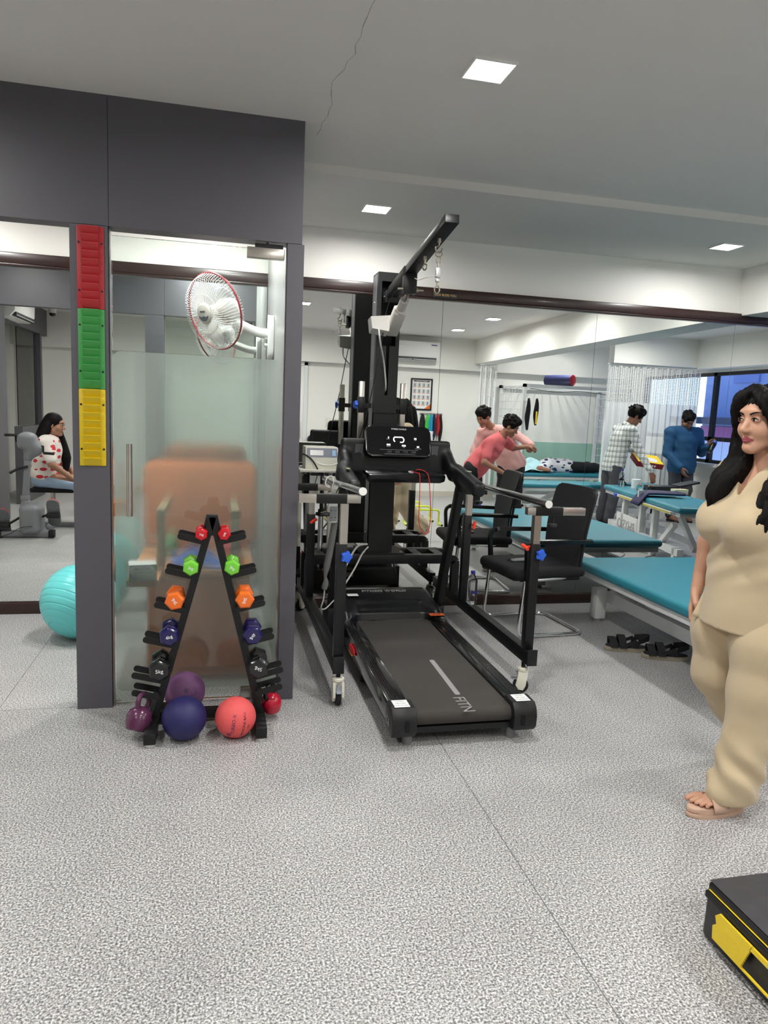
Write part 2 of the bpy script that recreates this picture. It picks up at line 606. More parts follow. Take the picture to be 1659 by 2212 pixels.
def floor_mat():
    m = D.materials.new('speckled_vinyl')
    m.use_nodes = True
    nt = m.node_tree; N = nt.nodes; L = nt.links
    b = N['Principled BSDF']
    tc = N.new('ShaderNodeTexCoord')
    def noise(scale, det=2, rough=0.5):
        n = N.new('ShaderNodeTexNoise')
        n.inputs['Scale'].default_value = scale; n.inputs['Detail'].default_value = det; n.inputs['Roughness'].default_value = rough
        L.new(tc.outputs['Object'], n.inputs['Vector'])
        return n
    def ramp(src, stops):
        r = N.new('ShaderNodeValToRGB')
        e = r.color_ramp.elements
        e[0].position, e[0].color = stops[0][0], (*stops[0][1], 1)
        e[1].position, e[1].color = stops[-1][0], (*stops[-1][1], 1)
        for p, c in stops[1:-1]:
            q = e.new(p); q.color = (*c, 1)
        L.new(src, r.inputs[0])
        return r
    n1 = noise(165, 3.0, 0.62)
    r1 = ramp(n1.outputs['Fac'], [(0.36, rgb(82, 82, 86)), (0.45, rgb(138, 138, 140)), (0.53, rgb(184, 183, 182)), (0.63, rgb(232, 231, 229))])
    n2 = noise(5.0, 3)
    r2 = ramp(n2.outputs['Fac'], [(0.3, (0.90, 0.90, 0.90)), (0.7, (1.0, 1.0, 1.0))])
    mx = N.new('ShaderNodeMix'); mx.data_type = 'RGBA'; mx.blend_type = 'MULTIPLY'; mx.inputs[0].default_value = 1
    L.new(r1.outputs[0], mx.inputs[6]); L.new(r2.outputs[0], mx.inputs[7])
    # welded seams of the sheet vinyl
    sep = N.new('ShaderNodeSeparateXYZ'); L.new(tc.outputs['Object'], sep.inputs[0])
    fac = None
    for ax, pos in (('X', 0.95), ('X', -0.97), ('X', 2.87), ('Y', 3.385), ('Y', 1.4)):
        a = N.new('ShaderNodeMath'); a.operation = 'SUBTRACT'; a.inputs[1].default_value = pos
        L.new(sep.outputs[ax], a.inputs[0])
        c = N.new('ShaderNodeMath'); c.operation = 'ABSOLUTE'; L.new(a.outputs[0], c.inputs[0])
        d = N.new('ShaderNodeMath'); d.operation = 'LESS_THAN'; d.inputs[1].default_value = 0.0016; L.new(c.outputs[0], d.inputs[0])
        if ax == 'Y':
            g = N.new('ShaderNodeMath'); g.operation = 'LESS_THAN'; g.inputs[1].default_value = -0.97 if pos < 2 else 0.55
            L.new(sep.outputs['X'], g.inputs[0])
            h = N.new('ShaderNodeMath'); h.operation = 'MULTIPLY'; L.new(d.outputs[0], h.inputs[0]); L.new(g.outputs[0], h.inputs[1])
            d = h
        if fac is None: fac = d
        else:
            k = N.new('ShaderNodeMath'); k.operation = 'MAXIMUM'; L.new(fac.outputs[0], k.inputs[0]); L.new(d.outputs[0], k.inputs[1]); fac = k
    m2 = N.new('ShaderNodeMix'); m2.data_type = 'RGBA'
    L.new(fac.outputs[0], m2.inputs[0]); L.new(mx.outputs[2], m2.inputs[6]); m2.inputs[7].default_value = (*rgb(95, 95, 96), 1)
    L.new(m2.outputs[2], b.inputs['Base Color'])
    n3 = noise(400, 2)
    bp = N.new('ShaderNodeBump'); bp.inputs['Strength'].default_value = 0.08; bp.inputs['Distance'].default_value = 0.004
    L.new(n3.outputs['Fac'], bp.inputs['Height']); L.new(bp.outputs['Normal'], b.inputs['Normal'])
    b.inputs['Roughness'].default_value = 0.36
    b.inputs['Specular IOR Level'].default_value = 0.4
    return m
M_floor = floor_mat()
mb = MB(); mb.box(XL - 0.1, XR + 0.1, YB - 0.1, 5.15, -0.1, 0.0)
struct(mb.build('floor', M_floor, smooth=0))
# ceiling: main slab and the slightly lower strip along the mirror wall
mb = MB(); mb.box(XL - 0.1, XR + 0.1, YB - 0.1, 3.885, ZC, ZC + 0.15)
mb.box(XL - 0.1, XR + 0.1, 3.885, 5.15, ZC2, ZC2 + 0.195)
ceil = struct(mb.build('ceiling', M_ceil, smooth=0))
# hairline plaster crack (flat grey strips under the slab)
mb = MB()
cr = [(0.42, 3.5), (0.44, 3.2), (0.41, 2.95), (0.45, 2.7), (0.44, 2.45), (0.47, 2.2), (0.455, 2.0), (0.48, 1.75)]
for i in range(len(cr) - 1):
    a, b_ = cr[i], cr[i + 1]
    for k in range(4):
        t0, t1 = k / 4, (k + 1) / 4
        j0 = math.sin(i * 5 + k * 2.3) * 0.006; j1 = math.sin(i * 5 + (k + 1) * 2.3) * 0.006 if k < 3 else math.sin((i + 1) * 5) * 0.006
        p = (a[0] + (b_[0] - a[0]) * t0 + j0, a[1] + (b_[1] - a[1]) * t0); q = (a[0] + (b_[0] - a[0]) * t1 + j1, a[1] + (b_[1] - a[1]) * t1)
        w = 0.0009 if (i + k) % 3 else 0.0016
        mb.quad([(p[0] - w, p[1], ZC - 0.0006), (p[0] + w, p[1], ZC - 0.0006), (q[0] + w, q[1], ZC - 0.0006), (q[0] - w, q[1], ZC - 0.0006)])
struct(mb.build('ceiling_crack', mat('crack_grey', rgb(160, 158, 154), 0.8), ceil, smooth=0))
# walls
mb = MB(); mb.box(XL - 0.1, XR + 0.1, 5.0, 5.15, 0, ZC2)
struct(mb.build('wall_mirror_side', M_white, smooth=0))
mb = MB(); mb.box(XL - 0.1, XR + 0.1, YB - 0.12, YB, 0, ZC)
struct(mb.build('wall_back', M_white, smooth=0))
mb = MB(); mb.box(XL - 0.12, XL, YB, 5.0, 0, ZC)
struct(mb.build('wall_left', M_white, smooth=0))
# right wall with window opening  (y 0.55..3.6, z 0.98..2.22)
WY0, WY1, WZ0, WZ1 = -1.3, 4.3, 0.86, 2.2
mb = MB()
mb.box(XR, XR + 0.14, YB, WY0, 0, ZC); mb.box(XR, XR + 0.14, WY1, 5.0, 0, ZC)
mb.box(XR, XR + 0.14, WY0, WY1, 0, WZ0); mb.box(XR, XR + 0.14, WY0, WY1, WZ1, ZC)
struct(mb.build('wall_right', M_white, smooth=0))
# window frame + tinted panes
wn = empty('window_1', (XR + 0.05, (WY0 + WY1) / 2, WZ0)); struct(wn)
mb = MB()
cy = (WY1 - WY0) / 2; hz = WZ1 - WZ0
for y in (-cy, -0.98, 1.6, cy):
    mb.box(-0.03, 0.03, y - 0.035, y + 0.035, 0, hz)
for z in (0.02, 0.36, hz - 0.02):
    mb.box(-0.03, 0.03, -cy, cy, z - 0.03, z + 0.03)
mb.build('window_frame', M_black, wn, smooth=0)
M_pane = D.materials.new('tinted_pane'); M_pane.use_nodes = True
_nt = M_pane.node_tree; _nt.nodes.remove(_nt.nodes['Principled BSDF'])
_t = _nt.nodes.new('ShaderNodeBsdfTransparent'); _t.inputs[0].default_value = (0.74, 0.80, 0.92, 1)
_g = _nt.nodes.new('ShaderNodeBsdfGlossy'); _g.inputs['Roughness'].default_value = 0.02
_mx = _nt.nodes.new('ShaderNodeMixShader'); _mx.inputs[0].default_value = 0.06
_nt.links.new(_t.outputs[0], _mx.inputs[1]); _nt.links.new(_g.outputs[0], _mx.inputs[2]); _nt.links.new(_mx.outputs[0], _nt.nodes['Material Output'].inputs[0])
mb = MB(); mb.box(-0.004, 0.004, -cy, cy, 0.39, hz - 0.05); mb.build('window_pane', M_pane, wn, smooth=0)
mb = MB(); mb.box(-0.2, 0.0, -cy - 0.03, cy + 0.03, -0.04, 0.0); mb.build('window_sill', M_white, wn, smooth=0)
# building across the street, seen through the window
bo = empty('building_across', (11.5, 3.5, -1.0), label='blue building across the street outside the window', cat='building')
mb = MB(); mb.box(0, 0.5, -9, 9, 0, 7.5); mb.build('facade', mat('blue_facade', rgb(158, 178, 232), 0.7, vary=(1.2, 0.10)), bo, smooth=0)
for i in range(7):
    mb = MB(); mb.box(-0.05, 0, -8 + i * 2.4, -7.2 + i * 2.4, 3.4, 4.6)
    mb.build('shutter', mat('blue_shutter', rgb(128, 150, 216), 0.6), bo, smooth=0)
mb = MB(); mb.box(-0.9, 0, -9, 9, 2.45, 2.6); mb.build('awning', mat('dark_awning', rgb(52, 62, 92), 0.7), bo, smooth=0)
mb = MB(); mb.box(-0.04, 0, -9, 9, 2.05, 2.4); mb.build('shop_sign_band', mat('magenta_band', rgb(170, 92, 158), 0.6), bo, smooth=0)
# baseboards / wooden trims of the mirror wall
mb = MB(); mb.box(XL, XR, 4.957, 5.0, 0, 0.074, bev=0.004)
struct(mb.build('baseboard_mirror_side', M_brown))
mb = MB(); mb.box(XL, XR, 4.955, 5.0, 2.222, 2.288, bev=0.006); mb.box(XL, XR, 4.962, 5.0, 2.207, 2.224, bev=0.003)
struct(mb.build('trim_1', M_brown))
mb = MB(); mb.box(XL, XR, YB, YB + 0.015, 0, 0.09)
struct(mb.build('baseboard_back', mat('cream_skirting', rgb(205, 200, 186), 0.5), smooth=0))
# mirrors: 1.2 m panels
M_mirror = D.materials.new('silvered_mirror'); M_mirror.use_nodes = True
_nt = M_mirror.node_tree; _nt.nodes.remove(_nt.nodes['Principled BSDF'])
_g = _nt.nodes.new('ShaderNodeBsdfGlossy'); _g.inputs['Roughness'].default_value = 0.0; _g.inputs['Color'].default_value = (0.89, 0.915, 0.895, 1)
_nt.links.new(_g.outputs[0], _nt.nodes['Material Output'].inputs[0])
M_mback = mat('mirror_edge', rgb(120, 130, 126), 0.4)
seams = [XL, -2.07, -0.87, 0.33, 1.525, 2.722, 3.907, 5.107, 6.3, XR]
mir_lab = ['mirror panel at the far left end of the wall', 'mirror panel left of the blue-green ball', 'mirror panel behind the glass door cubicle',
           'mirror panel behind the treadmill and black tower', 'mirror panel behind the black chair', 'mirror panel reflecting the standing men',
           'mirror panel at the right edge behind the woman', 'mirror panel beyond the woman', 'mirror panel at the right end of the wall']
for i in range(len(seams) - 1):
    mb = MB()
    mb.box(seams[i] + 0.0013, seams[i + 1] - 0.0013, YM, 4.999, 0.076, 2.215)
    mb.bm.faces.ensure_lookup_table()
    o = mb.build('wall_mirror', [M_mback, M_mirror], smooth=0)
    for p in o.data.polygons:
        if p.normal.y < -0.9: p.material_index = 1
    tag(o, mir_lab[i], 'mirror', 'mirror panels of the long wall')
# dropped beam running from the mirror wall to the wall behind
mb = MB()
p = [(3.93, 5.0), (4.25, 5.0), (4.5, YB), (4.18, YB)]
mb.hexa([(x, y, 2.272) for x, y in p] + [(x, y, ZC) for x, y in p])
struct(mb.build('trim_2', M_white, smooth=0), 'white dropped ceiling beam')
# soffit along the back wall
mb = MB(); mb.box(XL, XR, YB, YB + 0.16, 2.16, ZC)
struct(mb.build('trim_3', M_white, smooth=0), 'white soffit along the back wall')
# curtain bulkhead in the right bay
mb = MB(); mb.box(5.55, 7.0, 0.25, 0.4, 2.26, ZC); mb.box(6.93, XR, 0.4, 5.0, 2.24, ZC)
struct(mb.build('trim_4', M_white, smooth=0), 'white bulkhead above the curtain')
# ---------------------------------------------------------------- grey partition
def part_mesh(lst, name, m=M_grey, lab=None):
    mb = MB()
    for a in lst: mb.box(*a)
    return struct(mb.build(name, m, smooth=0), lab)
mb = MB()
mb.box(-0.4685, 0.352, YP0, YP1, 2.147, ZC)
mb.box(XL, -0.4705, YP0, YP1, 2.147, ZC)
struct(mb.build('partition_header', M_grey, smooth=0), 'dark grey laminate header panel over the cubicle')
part_mesh([(-0.626, -0.474, YP0, YP1, 0, 2.145)], 'trim_5', lab='grey post left of the glass door')
part_mesh([(0.288, 0.362, YP0, YP1, 0, 2.145)], 'trim_6', lab='grey post right of the glass door')
mb = MB(); mb.box(0.3, 0.352, YP1, YM - 0.03, 0, ZC2)
mb.box(0.3, 0.352, YP1, 3.885, ZC2, ZC)
struct(mb.build('wall_cubicle', mat('cubicle_side_laminate', rgb(158, 158, 158), 0.3), smooth=0))
# ---------------------------------------------------------------- glass door
def glass_mat(name, rough, tint, frost=0.0):
    m = D.materials.new(name); m.use_nodes = True
    nt = m.node_tree; N = nt.nodes; L = nt.links
    N.remove(N['Principled BSDF'])
    out = N['Material Output']
    if rough == 0:
        t = N.new('ShaderNodeBsdfTransparent'); t.inputs[0].default_value = (*tint, 1)
        g = N.new('ShaderNodeBsdfGlossy'); g.inputs['Roughness'].default_value = 0.0
        fr = N.new('ShaderNodeFresnel'); fr.inputs[0].default_value = 1.45
        mx = N.new('ShaderNodeMixShader')
        L.new(fr.outputs[0], mx.inputs[0]); L.new(t.outputs[0], mx.inputs[1]); L.new(g.outputs[0], mx.inputs[2])
        L.new(mx.outputs[0], out.inputs[0])
    else:
        r = N.new('ShaderNodeBsdfRefraction'); r.inputs['IOR'].default_value = 1.35; r.inputs['Roughness'].default_value = rough; r.inputs['Color'].default_value = (*tint, 1)
        d = N.new('ShaderNodeBsdfTranslucent'); d.inputs[0].default_value = (0.88, 0.94, 0.91, 1)
        dd = N.new('ShaderNodeBsdfDiffuse'); dd.inputs[0].default_value = (0.84, 0.90, 0.87, 1)
        m0 = N.new('ShaderNodeMixShader'); m0.inputs[0].default_value = 0.5
        L.new(d.outputs[0], m0.inputs[1]); L.new(dd.outputs[0], m0.inputs[2])
        m1 = N.new('ShaderNodeMixShader'); m1.inputs[0].default_value = frost
        L.new(r.outputs[0], m1.inputs[1]); L.new(m0.outputs[0], m1.inputs[2])
        t = N.new('ShaderNodeBsdfTransparent'); t.inputs[0].default_value = (*tint, 1)
        m2 = N.new('ShaderNodeMixShader'); m2.inputs[0].default_value = 0.36
        L.new(m1.outputs[0], m2.inputs[1]); L.new(t.outputs[0], m2.inputs[2])
        L.new(m2.outputs[0], out.inputs[0])
    return m
M_clear = glass_mat('clear_glass', 0, (0.93, 0.97, 0.95))
M_frost = glass_mat('frosted_film', 0.16, (0.97, 0.99, 0.98), 0.30)
door = empty('door_1', (-0.09, 3.395, 0)); struct(door, 'frameless glass door with frosted film')
mb = MB(); mb.box(-0.372, 0.368, -0.006, 0.006, 0.012, 2.118)
mb.build('glass_pane', M_clear, door, smooth=0)
mb = MB()
ol = rrect(0.736, 1.57, 0.03, 4, 0, 0)
mb.prism(ol, 0.0075, 0.0095, M=frame((-0.002, 0.017, 0.848), (1, 0, 0), (0, 0, 1)))
mb.build('frosted_film', M_frost, door, smooth=0)
mb = MB()
mb.cyl((-0.300, -0.05, 0.905), (-0.300, -0.05, 1.228), 0.0125, 20)
mb.cyl((-0.300, -0.05, 0.95), (-0.300, -0.006, 0.95), 0.007, 12); mb.cyl((-0.300, -0.05, 1.185), (-0.300, -0.006, 1.185), 0.007, 12)
mb.build('door_handle', M_steel, door)
mb = MB(); mb.box(0.2, 0.366, -0.018, 0.018, 2.076, 2.122, bev=0.003); mb.box(0.2, 0.366, -0.014, 0.014, 0.008, 0.06, bev=0.003)
mb.build('patch_fitting', M_steel, door)
mb = MB(); mb.box(0.235, 0.36, -0.012, 0.012, 2.124, 2.14); mb.cyl((0.29, 0, 2.12), (0.29, 0, 2.146), 0.005)
mb.build('top_pivot', M_black, door)
mb = MB(); mb.box(-0.3806, -0.3776, -0.02, 0.02, 0.0, 2.145); mb.box(0.374, 0.3775, -0.02, 0.02, 0.0, 2.145)
mb.build('edge_seal', mat('seal_strip', rgb(120, 120, 122), 0.3), door, smooth=0)

# ---------------------------------------------------------------- ceiling lights
M_led = D.materials.new('led_diffuser'); M_led.use_nodes = True
_b = M_led.node_tree.nodes['Principled BSDF']; _b.inputs['Base Color'].default_value = (1, 1, 1, 1)
_b.inputs['Emission Color'].default_value = (1, 0.985, 0.96, 1); _b.inputs['Emission Strength'].default_value = 6.0
lamps = [(0.94, 2.66, 'square LED panel in the ceiling nearest the camera'), (0.90, 4.41, 'square LED panel above the mirror left of the black boom'),
         (3.32, 4.41, 'square LED panel near the right corner of the ceiling'), (0.96, 1.13, 'square LED panel seen reflected beside the grey post'),
         (3.43, 1.0, 'square LED panel seen reflected beside the white beam, nearer one'), (3.43, -0.42, 'square LED panel seen reflected beside the white beam, farther one'),
         (0.96, -0.42, 'square LED panel behind the camera'), (3.38, 2.66, 'square LED panel above the walking woman'),
         (-1.45, 2.2, 'square LED panel above the exercise bike'), (-1.5, 0.3, 'square LED panel at the back left of the ceiling'),
         (-1.7, 4.35, 'square LED panel in the corridor behind the partition'), (-0.12, 3.57, 'added square LED panel brightening the cubicle just behind the door'), (-0.12, 4.30, 'added square LED panel brightening the cubicle nearer the mirror'),  # both cubicle panels are added to brighten what shows behind the frosted film
         (5.7, 3.2, 'square LED panel of the right bay near the mirror'), (5.7, 1.2, 'square LED panel over the traction table'), (5.5, -0.9, 'square LED panel over the lying patient')]
proto = None
for i, (x, y, lab) in enumerate(lamps):
    zc = ZC2 if y > 3.885 else ZC
    if proto is None:
        proto = empty('ceiling_light', (0, 0, 0))
        mb = MB()
        for s in (-1, 1):
            mb.box(-0.082, 0.082, s * 0.082, s * 0.075, -0.008, 0.0); mb.box(s * 0.082, s * 0.075, -0.075, 0.075, -0.008, 0.0)
        mb.build('frame', M_wplastic, proto, smooth=0)
        mb = MB(); mb.box(-0.075, 0.075, -0.075, 0.075, -0.005, 0.0); mb.build('diffuser', M_led, proto, smooth=0)
        r = proto
    else:
        r = copy_tree(proto)
    r.location = (x, y, zc)
    tag(r, lab, 'ceiling light', 'square LED ceiling lights')
    _lamp_objs = [] if i == 0 else _lamp_objs
    _lamp_objs.append(r)
ld = D.lights.new('lamp_light', 'AREA'); ld.shape = 'SQUARE'; ld.size = 0.15; ld.energy = LAMP_POWER; ld.spread = math.radians(174); ld.color = (1.0, 0.985, 0.955)
ld2 = ld.copy(); ld2.energy = LAMP_POWER * 0.55   # the two panels close to the mirror wall run dimmer
for r in _lamp_objs:
    lo = D.objects.new('lamp_light', ld2 if r.location.y > 4.35 and r.location.x > 0.5 else ld); COL.objects.link(lo); lo.location = (0, 0, -0.012); lo.parent = r
# smoke detector
o = MB().lathe([(0.05, -0.03), (0.06, -0.012), (0.06, 0)], M=Matrix.Translation((2.35, 0.1, ZC))).build('smoke_detector', M_wplastic)
tag(o, 'round white vent cap on the ceiling', 'detector')
# ================================================================= COLOURED FINGER LADDER ON THE POST
def finger_ladder(z0, z1, m, lab):
    r = empty('finger_ladder', (-0.543, YP0, z0), label=lab, cat='finger ladder', group='finger ladder sections on the grey post')
    H = z1 - z0
    mb = MB()
    mb.prism(rrect(0.109, H, 0.004, 2, 0, H / 2), 0.0, 0.005, M=frame((0, 0, 0), (1, 0, 0), (0, 0, 1)), bev=0.0015)
    mb.build('base_plate', m, r)
    n = 10
    st = H / n * 0.985
    mb = MB()
    prof = [(-0.005, 0.004)]
    for i in range(n):
        a = 0.004 + i * st
        prof += [(-0.005 - 0.004, a), (-0.005 - 0.021, a + st * 0.92), (-0.005 - 0.021, a + st), (-0.005 - 0.004, a + st)]
    prof.append((-0.005, 0.004 + n * st))
    # profile in (y,z), swept across x
    mb.prism(prof, -0.035, 0.035, M=Matrix(((0, 0, 1, 0), (1, 0, 0, 0), (0, 1, 0, 0), (0, 0, 0, 1))))
    mb.build('steps', m, r, smooth=20)
    for sx in (-1, 1):
        for fz in (0.22, 0.80):
            mb = MB(); mb.lathe([(0.0045, 0.0), (0.0045, 0.002)], 12, M=frame((sx * 0.046, -0.005, H * fz), (1, 0, 0), (0, 0, 1)))
            mb.build('screw', M_black, r)
    return r
finger_ladder(1.800, 2.139, mat('ladder_red', rgb(172, 44, 50), 0.45), 'red top section of the finger ladder on the grey post')
finger_ladder(1.462, 1.799, mat('ladder_green', rgb(66, 150, 76), 0.45), 'green middle section of the finger ladder on the grey post')
finger_ladder(1.127, 1.461, mat('ladder_yellow', rgb(212, 184, 28), 0.45), 'yellow bottom section of the finger ladder on the grey post')

# ================================================================= DUMBBELL RACK
RY = 3.10
rk = empty('dumbbell_rack', (-0.04, RY, 0), label='black A-frame dumbbell rack standing before the glass door', cat='rack')
RX = -0.04
def legx(z, s):
    t = (z - 0.06) / (0.945 - 0.06)
    return (-0.262 + t * 0.236) if s < 0 else (0.188 - t * 0.214)
for s in (-1, 1):
    mb = MB()
    mb.bar((legx(0.05, s) - RX, 0, 0.05), (legx(0.945, s) - RX, 0, 0.945), 0.05, 0.03, up=(1, 0, 0.26 * s))
    mb.build('leg', M_black, rk, smooth=0)
    fx = (-0.270 if s < 0 else 0.186) - RX
    mb = MB(); mb.box(fx - 0.024, fx + 0.024, 2.92 - RY, 3.375 - RY, 0.014, 0.062, bev=0.002)
    f = mb.build('base_foot', M_black, rk)
    for y in (2.95 - RY, 3.35 - RY):
        mb = MB(); mb.cyl((fx, y, 0), (fx, y, 0.015), 0.021, 16); mb.build('rubber_pad', M_wplastic, f)
mb = MB(); mb.box(-0.25 - RX, 0.165 - RX, 0.045, 0.085, 0.02, 0.06); mb.build('cross_bar', M_black, rk, smooth=0)
mb = MB(); mb.prism([(-0.012, 0.952), (0.034, 0.952), (0.046, 0.90), (0.052, 0.868), (0.012, 0.864), (-0.030, 0.868), (-0.024, 0.90)], -0.018, 0.018, M=Matrix(((1, 0, 0, 0), (0, 0, 1, 0), (0, 1, 0, 0), (0, 0, 0, 1))), bev=0.003); mb.build('top_cap', M_black, rk)
levels = [(0.845, 0.115), (0.695, 0.125), (0.547, 0.13), (0.395, 0.135), (0.238, 0.14), (0.165, 0.12)]
for li, (z, L) in enumerate(levels):
    for s in (-1, 1):
        for dy in (-0.042, 0.042):
            x0 = legx(z, s) - RX
            a = math.radians(14)
            mb = MB()
            mb.prism(rrect(L, 0.027, 0.012, 3, L / 2 + 0.004, 0), -0.0025, 0.0025,
                     M=frame((x0, dy, z - 0.004), (s * math.cos(a), 0, math.sin(a)), (-s * math.sin(a), 0, math.cos(a))))
            mb.build('rest_arm', M_black, rk, smooth=30)
def dumbbell(c, rad, length, colr, lab, txt, rot, yaw=0.0, mirror=False):
    """hex dumbbell, axis along y, c = centre of its front face"""
    root = empty('dumbbell', (c[0], c[1] + length / 2, c[2]), yaw, label=lab, cat='dumbbell', group='hex dumbbells on the rack')
    m = mat('vinyl_' + txt, colr, 0.16, coat=0.4)
    hl = length * 0.33
    for s in (-1, 1):
        mb = MB()
        R = rad
        prof = [(R * 0.45, 0.0), (R * 0.80, 0.0), (R * 0.97, hl * 0.16), (R, hl * 0.3), (R, hl * 0.72), (R * 0.93, hl * 0.88), (R * 0.45, hl)]
        M = frame((0, s * length / 2, 0), (math.cos(PI / 6 + 0.1 * s), 0, math.sin(PI / 6 + 0.1 * s)), (0, 0, 1)) if False else None
        fr = frame((0, s * length / 2, 0), (1, 0, 0), (0, 0, 1) if s < 0 else (0, 0, -1))
        fr = fr @ Matrix.Rotation(rot * 0.3 + PI / 6, 4, 'Z')
        prof = [(a, -b) for a, b in prof]
        mb.lathe(prof, 6, M=fr)
        bmesh.ops.bevel(mb.bm, geom=[e for e in mb.bm.edges], offset=rad * 0.05, segments=2, affect='EDGES', profile=0.5)
        mb.build('head', m, root, smooth=50)
    mb = MB(); mb.cyl((0, -length / 2 + hl * 0.9, 0), (0, length / 2 - hl * 0.9, 0), rad * 0.36, 16); mb.build('grip', m, root)
    fr = frame((0, -length / 2 - 0.0004, 0), (math.cos(rot), 0, math.sin(rot)), (-math.sin(rot), 0, math.cos(rot)))
    text_mesh('weight_mark', txt, rad * 0.46, fr, M_text_w, root, depth=0.0004)
    return root
C_red, C_grn, C_org, C_blu, C_blk = rgb(196, 18, 30), rgb(118, 206, 62), rgb(240, 112, 30), rgb(26, 20, 82), rgb(22, 22, 24)
DB = [(-0.071, 0.877, 0.0285, 0.125, C_red, 'red', '1kg', -0.1), (0.023, 0.877, 0.0285, 0.125, C_red, 'red', '1kg', 1.5),
      (-0.113, 0.735, 0.0355, 0.145, C_grn, 'light green', '2kg', -0.3), (0.057, 0.735, 0.0355, 0.145, C_grn, 'light green', '2kg', -0.5),
      (-0.178, 0.594, 0.042, 0.155, C_org, 'orange', '3kg', 2.4), (0.112, 0.594, 0.042, 0.155, C_org, 'orange', '3kg', -1.65),
      (-0.199, 0.442, 0.0445, 0.165, C_blu, 'dark blue', '4kg', 0.4), (0.148, 0.436, 0.0445, 0.165, C_blu, 'dark blue', '4kg', -1.9),
      (-0.238, 0.295, 0.0495, 0.175, C_blk, 'black', '5kg', 0.05), (0.174, 0.290, 0.0495, 0.175, C_blk, 'black', '5kg', 3.0)]
for i, (x, z, rad, L, c, cn, t, rot) in enumerate(DB):
    dumbbell((x, RY - L / 2, z), rad, L, c, f"{cn} {t} hex dumbbell on the {'left' if i % 2 == 0 else 'right'} leg of the rack", t, rot)
def kettlebell(c, r, mb_body, mb_handle, lab, tilt, yaw):
    root = empty('kettlebell', c, yaw, label=lab, cat='kettlebell', group='kettlebells hooked on the rack')
    root.rotation_euler = (tilt[0], tilt[1], yaw)
    MB().lathe([(r * 0.62, -r * 0.93), (r * 0.8, -r * 0.85), (r * 0.98, -r * 0.3), (r, 0.1 * r), (r * 0.86, r * 0.6), (r * 0.5, r * 0.9), (r * 0.3, r * 0.97)], 28).build('bell', mb_body, root)
    pts = spline([(-r * 0.55, 0, r * 0.75), (-r * 0.78, 0, r * 1.25), (-r * 0.62, 0, r * 1.75), (0, 0, r * 1.95), (r * 0.62, 0, r * 1.75), (r * 0.78, 0, r * 1.25), (r * 0.55, 0, r * 0.75)], 5)
    MB().tube(pts, r * 0.2, 12).build('handle', mb_handle, root)
    return root
M_kbp = mat('purple_vinyl', rgb(86, 40, 72), 0.25, coat=0.2)
kettlebell((-0.322, 3.03, 0.083), 0.054, M_kbp, M_kbp, 'purple kettlebell hooked on the left side of the rack', (0.0, 0.5, 0.0), 1.1)
kettlebell((0.243, 3.15, 0.077), 0.046, mat('red_vinyl', rgb(176, 22, 48), 0.25, coat=0.2), M_blackg, 'red kettlebell with black handle hooked on the right side of the rack', (0.0, -0.25, 0.0), 0.9)

# ---------------------------------------------------------------- balls
def on_sphere(o, c, r, lon, lat, rot):
    """wrap a flat text mesh (xy plane) on a sphere; lon from -y axis, lat up"""
    cr_, sr_ = math.cos(rot), math.sin(rot)
    for v in o.data.vertices:
        x, y = v.co.x * cr_ - v.co.y * sr_, v.co.x * sr_ + v.co.y * cr_
        la = y / r; lo = x / r
        rr = r + 0.0004 + v.co.z
        p = Vector((math.sin(lo) * math.cos(la), -math.cos(lo) * math.cos(la), math.sin(la))) * rr
        p = Matrix.Rotation(-lat, 3, 'X') @ p
        p = Matrix.Rotation(lon, 3, 'Z') @ p
        v.co = p
def ring_text(r, w, name, m, parent):
    mb = MB()
    for R0, R1 in ((r, r - w), (r * 0.55, r * 0.55 - w)):
        for k in range(24):
            a, b_ = 2 * PI * k / 24, 2 * PI * (k + 1) / 24
            mb.quad([(R0 * math.cos(a), R0 * math.sin(a), 0), (R0 * math.cos(b_), R0 * math.sin(b_), 0), (R1 * math.cos(b_), R1 * math.sin(b_), 0), (R1 * math.cos(a), R1 * math.sin(a), 0)])
    for q in range(-1, 2):
        mb.quad([(-r * 0.5, q * r * 0.28 - w / 2, 0), (r * 0.5, q * r * 0.28 - w / 2, 0), (r * 0.5, q * r * 0.28 + w / 2, 0), (-r * 0.5, q * r * 0.28 + w / 2, 0)])
    return mb.build(name, m, parent, smooth=0)
def med_ball(c, r, m, lab, seams=True, lines=()):
    root = empty('medicine_ball', c, label=lab, cat='medicine ball', group='medicine balls on the floor by the rack')
    mb = MB()
    bmesh.ops.create_icosphere(mb.bm, subdivisions=5, radius=r)
    for v in mb.bm.verts:
        n = v.co.normalized()
        d = 0
        if seams:
            a = math.atan2(n.y, n.x)
            f = abs(((a / (PI / 4)) + 0.5) % 1 - 0.5) * (PI / 4) * math.hypot(n.x, n.y) * r
            if abs(n.z) < 0.93 and f < 0.0016: d = -0.0012
            if abs(abs(n.z) - 0.93) < 0.012: d = -0.001
        v.co = n * (r + d)
    mb.build('ball_shell', m, root, smooth=180)
    for kind, s, size, lon, lat, rot, mm in lines:
        if kind == 't':
            o = text_mesh('print', s, size, Matrix.Identity(4), mm, root, depth=0.0002)
        else:
            o = ring_text(size, size * 0.16, 'emblem', mm, root)
        on_sphere(o, c, r, lon, lat, rot)
    return root
M_coral = mat('coral_rubber', rgb(228, 92, 92), 0.6, bump=(260, 0.15))
M_navy = mat('navy_rubber', rgb(36, 34, 88), 0.5, bump=(200, 0.15), vary=(20, 0.2))
M_purp = mat('purple_rubber', rgb(122, 80, 122), 0.6, bump=(260, 0.15))
M_dkprint = mat('dark_purple_print', rgb(50, 40, 84), 0.5)
